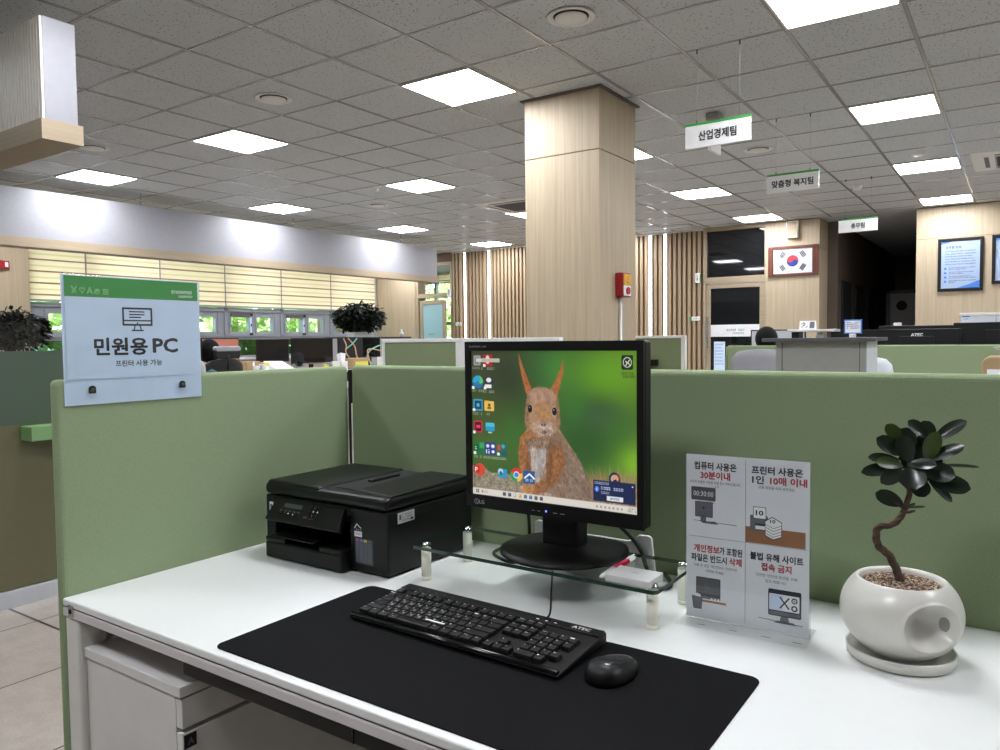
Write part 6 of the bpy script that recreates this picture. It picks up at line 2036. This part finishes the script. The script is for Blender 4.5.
s = Sheet((0, 0, 0.51), (1, 0, 0), (0, 0, 1), (0, -1, 0))
for k in range(7):
    s.scribble('ink_blue', 18, 30 + 52 * k, 150, 58 + 52 * k, 6, 100 + k)
s.build(t, {'ink_blue': 'lettering'})
# ------------------------------------------------------------------ the lit screen: a squirrel wallpaper with desktop icons
def paint_screen():
    W, H = 752, 602
    img = np.zeros((H, W, 3), np.float32)
    yy, xx = np.mgrid[0:H, 0:W].astype(np.float32)
    X, Y = xx / W, yy / H
    X = X - 0.105 * X * (1 - X)          # layout measured on the slanted screen
    UX = lambda p: p + 0.105 * p * (1 - p)
    g = np.random.default_rng(5)
    base = np.array([62, 96, 44], np.float32)
    img[:] = base
    def blob(x, y, sx, sy, c, a):
        w = a * np.exp(-(((X - x) / sx) ** 2 + ((Y - y) / sy) ** 2))
        w = np.clip(w, 0, 1)[..., None]
        img[:] = img * (1 - w) + np.array(c, np.float32) * w
    blob(0.05, 0.05, 0.25, 0.3, (66, 66, 48), 0.9)
    blob(0.22, 0.22, 0.14, 0.2, (44, 56, 34), 0.9)
    blob(0.1, 0.45, 0.25, 0.2, (70, 86, 40), 0.8)
    blob(0.12, 0.68, 0.22, 0.15, (76, 110, 46), 0.9)
    blob(0.25, 0.55, 0.08, 0.15, (56, 120, 40), 0.6)
    blob(0.42, 0.10, 0.10, 0.22, (52, 92, 44), 0.8)
    blob(0.52, 0.12, 0.10, 0.15, (66, 138, 58), 0.7)
    blob(0.80, 0.15, 0.22, 0.2, (100, 160, 32), 0.95)
    blob(0.95, 0.1, 0.15, 0.25, (112, 166, 30), 0.7)
    blob(0.70, 0.58, 0.2, 0.2, (46, 90, 36), 0.9)
    blob(0.75, 0.40, 0.13, 0.10, (54, 84, 50), 0.85)
    blob(0.80, 0.42, 0.12, 0.08, (64, 100, 58), 0.8)
    blob(0.62, 0.35, 0.08, 0.12, (58, 128, 44), 0.6)
    blob(0.98, 0.72, 0.12, 0.20, (140, 196, 40), 0.95)
    blob(0.85, 0.80, 0.12, 0.10, (84, 150, 40), 0.7)
    blob(0.90, 0.50, 0.1, 0.1, (60, 110, 40), 0.6)
    def inside(poly):
        P = [(UX(a) * W, b * H) for a, b in poly]
        m = np.zeros((H, W), bool)
        n = len(P)
        for i in range(n):
            (x0, y0), (x1, y1) = P[i], P[(i + 1) % n]
            if y0 == y1:
                continue
            c = ((y0 > yy) != (y1 > yy)) & (xx < (x1 - x0) * (yy - y0) / (y1 - y0) + x0)
            m ^= c
        return m
    def fill(mask, c, a=1.0):
        img[mask] = img[mask] * (1 - a) + np.array(c, np.float32) * a
    def ell(cx, cy, rx, ry):
        return ((X - cx) / rx) ** 2 + ((Y - cy) / ry) ** 2 < 1
    def strokes(mask, n, ang, L, cols, jit=0.4, a=0.6, wd=1):
        ys, xs = np.nonzero(mask)
        if len(ys) == 0:
            return
        ids = g.integers(0, len(ys), n)
        y0, x0 = ys[ids].astype(np.float32), xs[ids].astype(np.float32)
        an = (np.array([ang(a / W, b / H) for a, b in zip(x0, y0)], np.float32) if callable(ang) else np.full(n, ang, np.float32)) + g.normal(0, jit, n)
        c = np.array(cols, np.float32)[g.integers(0, len(cols), n)] * g.uniform(0.72, 1.15, (n, 1))
        Ls = L * g.uniform(0.6, 1.5, n)
        for q in range(int(L * 1.5)):
            x, y = (x0 + np.cos(an) * q).astype(int), (y0 + np.sin(an) * q).astype(int)
            ok = (x >= 0) & (x < W - wd) & (y >= 0) & (y < H - wd) & (q < Ls)
            f = (a * (1 - q / Ls))[ok][:, None]
            for ddx in range(wd):
                img[y[ok], x[ok] + ddx] = img[y[ok], x[ok] + ddx] * (1 - f) + c[ok] * f
    # bushy tail behind the notification
    tm = (Y > 0.93) & (X > 0.745)
    strokes(tm, 2600, lambda x, y: -math.pi / 2 + (x - 0.87) * 3.0, 110, [(206, 170, 124), (160, 112, 76), (232, 206, 168), (120, 84, 60)], 0.16, 0.5, 2)
    # mossy log at lower left
    lg_ = inside([(0, 0.80), (0.06, 0.80), (0.12, 0.84), (0.2, 0.83), (0.3, 0.86), (0.42, 0.90), (0.50, 1.0), (0, 1.0)])
    fill(lg_, (170, 160, 140))
    strokes(lg_, 2500, 0.4, 16, [(98, 88, 70), (206, 198, 180), (130, 132, 84), (70, 62, 50), (186, 172, 148)], 0.9, 0.6, 2)
    fill(ell(0.36, 0.94, 0.03, 0.05), (66, 56, 44), 0.7)
    # body
    back = inside([(0.40, 0.52), (0.53, 0.50), (0.58, 0.58), (0.655, 0.70), (0.70, 0.82), (0.725, 0.92), (0.725, 1.0), (0.40, 1.0)])
    fill(back, (150, 122, 100))
    dn = lambda x, y: 1.1 + (x - 0.5) * 0.6
    strokes(back, 5200, dn, 18, [(176, 138, 104), (120, 88, 64), (196, 166, 136), (142, 128, 118), (164, 156, 150)], 0.3, 0.5)
    gr = back & (X > 0.56) & (Y > 0.66)
    strokes(gr, 1800, 1.2, 16, [(168, 164, 164), (130, 122, 120), (96, 84, 74)], 0.25, 0.5)
    left = inside([(0.34, 0.52), (0.44, 0.55), (0.40, 0.70), (0.40, 0.92), (0.33, 0.92), (0.295, 0.82), (0.285, 0.68), (0.295, 0.58)])
    fill(left, (182, 118, 66))
    strokes(left, 1900, 1.7, 16, [(206, 140, 82), (150, 88, 46), (226, 178, 128), (110, 70, 44)], 0.45, 0.55)
    chest = inside([(0.34, 0.60), (0.40, 0.575), (0.47, 0.60), (0.485, 0.70), (0.455, 0.82), (0.41, 0.88), (0.375, 0.84), (0.345, 0.72)])
    fill(chest, (206, 204, 206))
    strokes(chest, 1500, 1.5, 16, [(232, 232, 236), (176, 176, 184), (214, 206, 198), (150, 150, 158)], 0.3, 0.5)
    arm = inside([(0.47, 0.62), (0.54, 0.60), (0.57, 0.72), (0.52, 0.84), (0.43, 0.93), (0.36, 0.97), (0.34, 0.93), (0.42, 0.85), (0.455, 0.74)])
    fill(arm, (176, 108, 58))
    strokes(arm, 2400, 1.9, 16, [(204, 130, 70), (140, 80, 40), (226, 170, 116), (104, 62, 36)], 0.5, 0.55)
    paw = ell(0.345, 0.925, 0.05, 0.04)
    fill(paw, (206, 152, 104))
    strokes(paw, 500, 2.2, 9, [(226, 184, 142), (170, 110, 66)], 0.5, 0.6)
    fill(ell(0.45, 0.96, 0.06, 0.03), (188, 178, 168), 0.8)
    # ears
    le = inside([(0.287, 0.01), (0.300, 0.05), (0.325, 0.13), (0.368, 0.24), (0.365, 0.275), (0.335, 0.285), (0.315, 0.20), (0.297, 0.10)])
    re = inside([(0.565, 0.045), (0.558, 0.15), (0.53, 0.27), (0.515, 0.31), (0.475, 0.27), (0.51, 0.20), (0.54, 0.12)])
    for m, an in ((le, 1.2), (re, 1.95)):
        fill(m, (186, 108, 54))
        strokes(m, 500, an, 14, [(214, 140, 82), (140, 74, 36), (200, 120, 62)], 0.2, 0.6)
    # head
    head = inside([(0.345, 0.28), (0.385, 0.245), (0.44, 0.238), (0.495, 0.255), (0.525, 0.30), (0.535, 0.38), (0.54, 0.47), (0.52, 0.53), (0.475, 0.57), (0.435, 0.585), (0.385, 0.565), (0.345, 0.53), (0.325, 0.47), (0.332, 0.37)])
    fill(head, (180, 140, 106))
    strokes(head, 3200, lambda x, y: math.atan2(y - 0.45, x - 0.437), 11, [(200, 160, 130), (150, 106, 74), (212, 176, 150), (128, 92, 68)], 0.3, 0.5)
    crown = head & (Y < 0.34)
    strokes(crown, 1200, -1.6, 9, [(196, 160, 150), (166, 122, 104), (214, 184, 174)], 0.4, 0.5)
    strokes(head & ell(0.437, 0.40, 0.045, 0.075), 700, 1.6, 9, [(212, 150, 76), (190, 124, 60)], 0.3, 0.55)
    strokes(head & ell(0.437, 0.505, 0.075, 0.05), 900, 1.6, 8, [(226, 216, 206), (196, 178, 166)], 0.6, 0.5)
    strokes(head & (Y > 0.49) & (X < 0.39), 400, 2.2, 9, [(196, 140, 90), (176, 116, 70)], 0.4, 0.5)
    for ex, ey in ((0.357, 0.383), (0.505, 0.393)):
        fill(ell(ex, ey, 0.017, 0.030), (206, 170, 138), 0.7)
        fill(ell(ex, ey, 0.0125, 0.024), (22, 18, 18))
        fill(ell(ex - 0.003, ey - 0.008, 0.003, 0.005), (210, 210, 214))
    fill(ell(0.437, 0.475, 0.020, 0.024), (176, 136, 128))
    fill(ell(0.428, 0.485, 0.005, 0.005), (70, 44, 40)); fill(ell(0.447, 0.485, 0.005, 0.005), (70, 44, 40))
    fill(ell(0.440, 0.535, 0.018, 0.014), (96, 62, 56))
    strokes(back, 2600, lambda x, y: 1.0 + (x - 0.5) * 0.8, 22, [(92, 66, 48), (196, 160, 126), (168, 132, 100), (110, 92, 80)], 0.3, 0.45, 2)
    strokes(back & (X > 0.6), 900, 0.7, 20, [(186, 172, 160), (150, 122, 100), (110, 88, 72)], 0.4, 0.5, 2)
    strokes(left, 900, 2.2, 20, [(120, 70, 38), (226, 172, 118), (170, 106, 60)], 0.5, 0.5, 2)
    strokes(arm, 1100, 1.9, 20, [(112, 66, 38), (218, 156, 100), (150, 92, 54)], 0.5, 0.5, 2)
    strokes(chest, 700, 1.6, 20, [(236, 234, 236), (150, 146, 150), (190, 170, 150)], 0.4, 0.45, 2)
    edge = ell(0.437, 0.60, 0.115, 0.035)
    strokes(edge, 900, 1.6, 16, [(96, 66, 46), (140, 100, 70), (180, 150, 128)], 0.4, 0.5, 2)
    strokes(ell(0.47, 0.74, 0.018, 0.13), 500, 1.7, 16, [(110, 72, 46), (140, 96, 64)], 0.3, 0.5, 2)
    strokes(ell(0.345, 0.74, 0.014, 0.12), 400, 1.6, 14, [(110, 72, 46), (150, 104, 70)], 0.3, 0.5, 2)
    strokes(head & (X < 0.355), 300, 2.0, 10, [(120, 86, 62), (150, 110, 82)], 0.4, 0.5, 2)
    strokes(head & (X > 0.515), 300, 1.4, 10, [(120, 86, 62), (150, 110, 82)], 0.4, 0.5, 2)
    strokes(ell(0.437, 0.515, 0.06, 0.04), 260, 1.6, 9, [(236, 228, 222), (206, 190, 178)], 0.7, 0.6, 2)
    strokes(le | re, 260, 4.5, 12, [(226, 160, 100), (120, 64, 34)], 0.3, 0.5, 2)
    fill(ell(0.437, 0.475, 0.019, 0.022), (166, 128, 120), 0.85)
    fill(ell(0.429, 0.486, 0.005, 0.005), (60, 40, 36)); fill(ell(0.446, 0.486, 0.005, 0.005), (60, 40, 36))
    for ex, ey in ((0.357, 0.383), (0.505, 0.393)):
        fill(ell(ex, ey, 0.0135, 0.026), (20, 16, 16)); fill(ell(ex - 0.003, ey - 0.009, 0.003, 0.005), (206, 206, 210))
    lo = g.normal(0, 1, (H // 14 + 2, W // 14 + 2)).astype(np.float32)
    lo = np.kron(lo, np.ones((14, 14), np.float32))[:H, :W]
    for _ in range(10):
        lo[1:-1, 1:-1] = (lo[:-2, 1:-1] + lo[2:, 1:-1] + lo[1:-1, :-2] + lo[1:-1, 2:]) / 4
    img[:] = img * (0.93 + 0.05 * np.where(back | left | arm | head | lg_, lo, 0.0))[..., None]
    for k in range(9):        # whiskers
        for sx in (-1, 1):
            an = (math.pi if sx < 0 else 0) + sx * (-0.25 + 0.09 * k) * (1 if sx > 0 else 1)
            for q in range(14, 95):
                x, y = int(UX(0.437 + sx * 0.05) * W + math.cos(an) * q), int(0.50 * H + math.sin(an) * q + 0.0018 * q * q)
                if 0 <= x < W and 0 <= y < H:
                    f = 0.35 * (1 - q / 95)
                    img[y, x] = img[y, x] * (1 - f) + np.array((220, 220, 190)) * f
    soft = (img[:-2, 1:-1] + img[2:, 1:-1] + img[1:-1, :-2] + img[1:-1, 2:] + 2 * img[1:-1, 1:-1]) / 6
    img[1:-1, 1:-1] = soft
    # ---------------- desktop icons and windows
    def rect(x0, y0, x1, y1, c, a=1.0):
        fill((X >= x0) & (X < x1) & (Y >= y0) & (Y < y1), c, a)
    def rrc(x0, y0, x1, y1, r, c, a=1.0):
        dx = np.maximum(np.maximum(x0 + r - X, X - (x1 - r)), 0)
        dy = np.maximum(np.maximum(y0 + r * 1.25 - Y, Y - (y1 - r * 1.25)), 0) / 1.25
        fill((X >= x0) & (X < x1) & (Y >= y0) & (Y < y1) & (dx * dx + dy * dy < r * r), c, a)
    def glyphs(x0, y0, x1, y1, n, c, sd):
        q = random.Random(sd)
        w = (x1 - x0) / n
        for i in range(n):
            if q.random() < 0.12:
                continue
            a = x0 + i * w
            rect(a, y0, a + w * 0.5, y0 + (y1 - y0) * 0.35, c, 0.9)
            rect(a, y0 + (y1 - y0) * 0.65, a + w * q.uniform(0.4, 0.75), y1, c, 0.9)
            rect(a + w * 0.6, y0, a + w * 0.75, y1, c, 0.9)
    def label(cx, cy, n, sd):
        glyphs(cx - n * 0.006, cy - 0.008, cx + n * 0.006, cy + 0.008, n, (150, 160, 140), sd)
    def arrow(x, y):
        rrc(x, y, x + 0.016, y + 0.02, 0.003, (236, 236, 236))
    # recycle bin, pdf, search bar
    rrc(0.012, 0.03, 0.056, 0.10, 0.006, (150, 154, 156)); rect(0.022, 0.045, 0.046, 0.09, (112, 118, 122)); label(0.035, 0.118, 5, 1)
    rrc(0.07, 0.025, 0.128, 0.105, 0.006, (166, 26, 34)); fill(ell(0.099, 0.06, 0.012, 0.03), (222, 206, 200)); arrow(0.07, 0.09); label(0.10, 0.12, 7, 2)
    rect(0.028, 0.052, 0.172, 0.078, (206, 200, 190)); rect(0.06, 0.056, 0.168, 0.074, (184, 174, 162))
    # swirl browser
    e1 = ell(0.037, 0.215, 0.033, 0.045)
    fill(e1, (30, 110, 166)); fill(e1 & ell(0.048, 0.198, 0.026, 0.03), (90, 190, 110)); fill(e1 & ell(0.026, 0.195, 0.026, 0.03), (40, 160, 200)); fill(ell(0.036, 0.225, 0.012, 0.014), (60, 120, 150)); arrow(0.0, 0.245); label(0.035, 0.275, 7, 3)
    rrc(0.077, 0.185, 0.132, 0.222, 0.004, (44, 46, 60)); fill(ell(0.105, 0.20, 0.016, 0.016), (226, 228, 232)); rrc(0.080, 0.23, 0.122, 0.255, 0.003, (230, 232, 236)); arrow(0.074, 0.245); label(0.105, 0.28, 6, 4)
    rrc(0.008, 0.335, 0.066, 0.415, 0.006, (62, 156, 190)); rrc(0.016, 0.345, 0.058, 0.405, 0.004, (12, 66, 98)); fill(ell(0.037, 0.375, 0.010, 0.013), (90, 170, 200)); arrow(0.004, 0.40); label(0.035, 0.435, 5, 5)
    rrc(0.076, 0.345, 0.136, 0.412, 0.004, (228, 184, 84)); rect(0.076, 0.342, 0.104, 0.352, (214, 168, 64)); fill(ell(0.106, 0.372, 0.008, 0.011), (96, 70, 30)); rrc(0.094, 0.385, 0.118, 0.40, 0.003, (120, 88, 40)); label(0.106, 0.435, 3, 6)
    rrc(0.01, 0.485, 0.062, 0.565, 0.005, (196, 40, 70)); rrc(0.017, 0.495, 0.055, 0.555, 0.004, (64, 8, 24)); fill(ell(0.030, 0.525, 0.007, 0.013), (226, 60, 110)); fill(ell(0.043, 0.525, 0.007, 0.013), (226, 60, 110)); arrow(0.004, 0.555)
    rrc(0.082, 0.495, 0.138, 0.55, 0.004, (38, 150, 196)); rrc(0.082, 0.495, 0.138, 0.52, 0.004, (74, 186, 206)); rect(0.098, 0.555, 0.122, 0.565, (190, 200, 206))
    rrc(0.014, 0.635, 0.072, 0.715, 0.005, (24, 110, 64)); rect(0.044, 0.635, 0.072, 0.675, (56, 160, 96)); rrc(0.008, 0.655, 0.036, 0.695, 0.003, (14, 84, 46)); glyphs(0.015, 0.664, 0.03, 0.686, 1, (236, 240, 236), 8); arrow(0.006, 0.70); label(0.04, 0.735, 5, 9)
    rrc(0.078, 0.63, 0.142, 0.715, 0.004, (30, 54, 140)); fill(ell(0.094, 0.655, 0.010, 0.012), (220, 224, 236)); fill(ell(0.126, 0.655, 0.011, 0.013), (232, 234, 240)); rect(0.084, 0.680, 0.090, 0.708, (240, 240, 244)); rect(0.098, 0.690, 0.104, 0.708, (240, 240, 244)); rect(0.098, 0.678, 0.104, 0.685, (240, 240, 244)); fill(ell(0.127, 0.693, 0.009, 0.011), (240, 240, 244)); label(0.11, 0.735, 7, 10)
    fill(ell(0.188, 0.65, 0.026, 0.028), (26, 104, 92)); fill(ell(0.164, 0.66, 0.010, 0.02), (206, 60, 80)); rrc(0.164, 0.685, 0.212, 0.715, 0.004, (20, 90, 110)); fill(ell(0.19, 0.65, 0.010, 0.014), (90, 160, 170)); arrow(0.152, 0.695); label(0.185, 0.735, 6, 11)
    fill(ell(0.045, 0.825, 0.032, 0.045), (206, 70, 46)); rrc(0.004, 0.80, 0.040, 0.85, 0.004, (176, 40, 26)); rect(0.014, 0.81, 0.019, 0.842, (244, 236, 232)); fill(ell(0.023, 0.82, 0.008, 0.010), (244, 236, 232)); fill(ell(0.023, 0.82, 0.004, 0.005), (176, 40, 26))
    rrc(0.156, 0.805, 0.212, 0.865, 0.004, (36, 146, 186)); fill(ell(0.172, 0.825, 0.016, 0.022), (190, 206, 220)); fill(ell(0.174, 0.835, 0.010, 0.014), (30, 96, 150))
    # wheel browser
    cx, cy = 0.270, 0.835
    d = np.hypot((X - cx) * 1.25, Y - cy)
    an = np.degrees(np.arctan2(Y - cy, (X - cx) * 1.25)) % 360
    ring = d < 0.047
    fill(ring & (an >= 200) & (an < 340), (206, 56, 46)); fill(ring & ((an >= 340) | (an < 80)), (232, 186, 60)); fill(ring & (an >= 80) & (an < 200), (52, 150, 80))
    fill(d < 0.023, (236, 238, 240)); fill(d < 0.0175, (66, 126, 220))
    rrc(0.312, 0.80, 0.382, 0.885, 0.003, (26, 86, 150))
    for q in range(60):
        u = q / 59
        for (xa, ya, xb, yb) in ((0.318, 0.845, 0.347, 0.815), (0.347, 0.815, 0.376, 0.845)):
            x, y = xa + (xb - xa) * u, ya + (yb - ya) * u
            rect(x, y, x + 0.006, y + 0.009, (240, 242, 244))
    glyphs(0.325, 0.855, 0.372, 0.872, 5, (240, 242, 244), 12)
    # badge at top right
    rrc(0.905, 0.025, 0.972, 0.115, 0.008, (24, 34, 22))
    dd_ = np.hypot((X - 0.9385) * 1.25, Y - 0.070)
    fill((dd_ < 0.032) & (dd_ > 0.027), (214, 222, 206))
    for (xa, ya, xb, yb) in ((0.926, 0.088, 0.940, 0.066), (0.940, 0.066, 0.952, 0.088), (0.926, 0.060, 0.936, 0.070), (0.944, 0.060, 0.95, 0.052)):
        for q in range(40):
            u = q / 39
            x, y = xa + (xb - xa) * u, ya + (yb - ya) * u
            rect(x, y, x + 0.004, y + 0.005, (214, 222, 206))
    glyphs(0.905, 0.130, 0.985, 0.143, 9, (40, 60, 24), 13); glyphs(0.905, 0.150, 0.985, 0.163, 9, (40, 60, 24), 14)
    # notification
    dn_ = np.hypot((X - 0.862) * 1.25, Y - 0.795)
    fill((dn_ < 0.042) & (Y < 0.815), (28, 34, 72)); fill((dn_ < 0.036) & (dn_ > 0.026) & (X > 0.872) & (Y < 0.80), (190, 50, 56)); fill((dn_ < 0.028) & (Y < 0.81), (196, 160, 130)); fill(ell(0.866, 0.815, 0.014, 0.018), (28, 34, 72))
    rect(0.735, 0.812, 0.985, 0.945, (26, 36, 74))
    glyphs(0.742, 0.822, 0.83, 0.836, 10, (206, 212, 226), 15); fill(ell(0.757, 0.868, 0.013, 0.019), (70, 120, 220)); rect(0.7545, 0.860, 0.7595, 0.878, (230, 236, 246))
    glyphs(0.782, 0.850, 0.915, 0.868, 9, (206, 216, 236), 16); glyphs(0.782, 0.880, 0.845, 0.894, 5, (170, 180, 206), 17)
    rect(0.815, 0.905, 0.912, 0.935, (222, 224, 228)); glyphs(0.835, 0.913, 0.893, 0.926, 5, (90, 94, 104), 18); rect(0.962, 0.828, 0.972, 0.836, (220, 224, 232))
    # taskbar
    rect(0, 0.955, 1, 1, (214, 208, 200))
    for k in range(2):
        for q in range(2):
            rect(0.018 + 0.010 * k, 0.964 + 0.013 * q, 0.026 + 0.010 * k, 0.974 + 0.013 * q, (56, 66, 76))
    fill(ell(0.058, 0.976, 0.006, 0.009), (196, 110, 80)); glyphs(0.068, 0.970, 0.092, 0.982, 3, (150, 150, 146), 19)
    cols = [(50, 54, 62), (54, 70, 86), (170, 174, 170), (206, 150, 60), (40, 90, 130), (60, 90, 150), (60, 66, 72), (50, 56, 62)]
    for k, c in enumerate(cols):
        x = 0.185 + 0.0325 * k
        rrc(x, 0.964, x + 0.018, 0.988, 0.003, c); rrc(x + 0.004, 0.969, x + 0.011, 0.978, 0.002, tuple(min(255, v + 70) for v in c))
    for k in range(7):
        x = 0.752 + 0.0245 * k
        rrc(x, 0.972, x + 0.010, 0.985, 0.002, (110, 112, 112)); rrc(x + 0.003, 0.975, x + 0.007, 0.981, 0.001, (196, 194, 190))
    glyphs(0.945, 0.963, 0.985, 0.973, 5, (110, 110, 110), 20); glyphs(0.938, 0.978, 0.988, 0.990, 7, (110, 110, 110), 21)
    img = np.clip(img, 0, 255)
    img = img.reshape(H // 2, 2, W // 2, 2, 3).mean((1, 3))
    v = img / 255
    return np.where(v <= 0.04045, v / 12.92, ((v + 0.055) / 1.055) ** 2.4)

def build_screen():
    pix = paint_screen()
    H, W = pix.shape[:2]
    x0, x1, y, z0, z1 = MONITOR_SCREEN
    u = (np.arange(W + 1)) / W
    v = (np.arange(H + 1)) / H
    gx, gy = np.meshgrid(x0 + (x1 - x0) * u, z1 - (z1 - z0) * v)
    co = np.stack([gx, np.full_like(gx, y), gy], -1).reshape(-1, 3).astype(np.float32)
    r, c = np.mgrid[0:H, 0:W]
    a = (r * (W + 1) + c).ravel()
    quad = np.stack([a, a + W + 1, a + W + 2, a + 1], -1).astype(np.int32)
    me = bpy.data.meshes.new('screen')
    me.vertices.add(len(co))
    me.vertices.foreach_set('co', co.ravel())
    me.loops.add(quad.size)
    me.loops.foreach_set('vertex_index', quad.ravel())
    me.polygons.add(len(quad))
    me.polygons.foreach_set('loop_start', np.arange(0, quad.size, 4, dtype=np.int32))
    me.polygons.foreach_set('loop_total', np.full(len(quad), 4, np.int32))
    me.update(calc_edges=True)
    at = me.attributes.new('pixel', 'FLOAT_COLOR', 'FACE')
    rgba = np.ones((H * W, 4), np.float32)
    rgba[:, :3] = pix.reshape(-1, 3)
    at.data.foreach_set('color', rgba.ravel())
    me.materials.append(MT['desktop'])
    o = bpy.data.objects.new('screen', me)
    COL.objects.link(o)
    o.parent = MONITOR
    o['label'] = 'lit desktop with a red squirrel wallpaper and program icons'
build_screen()
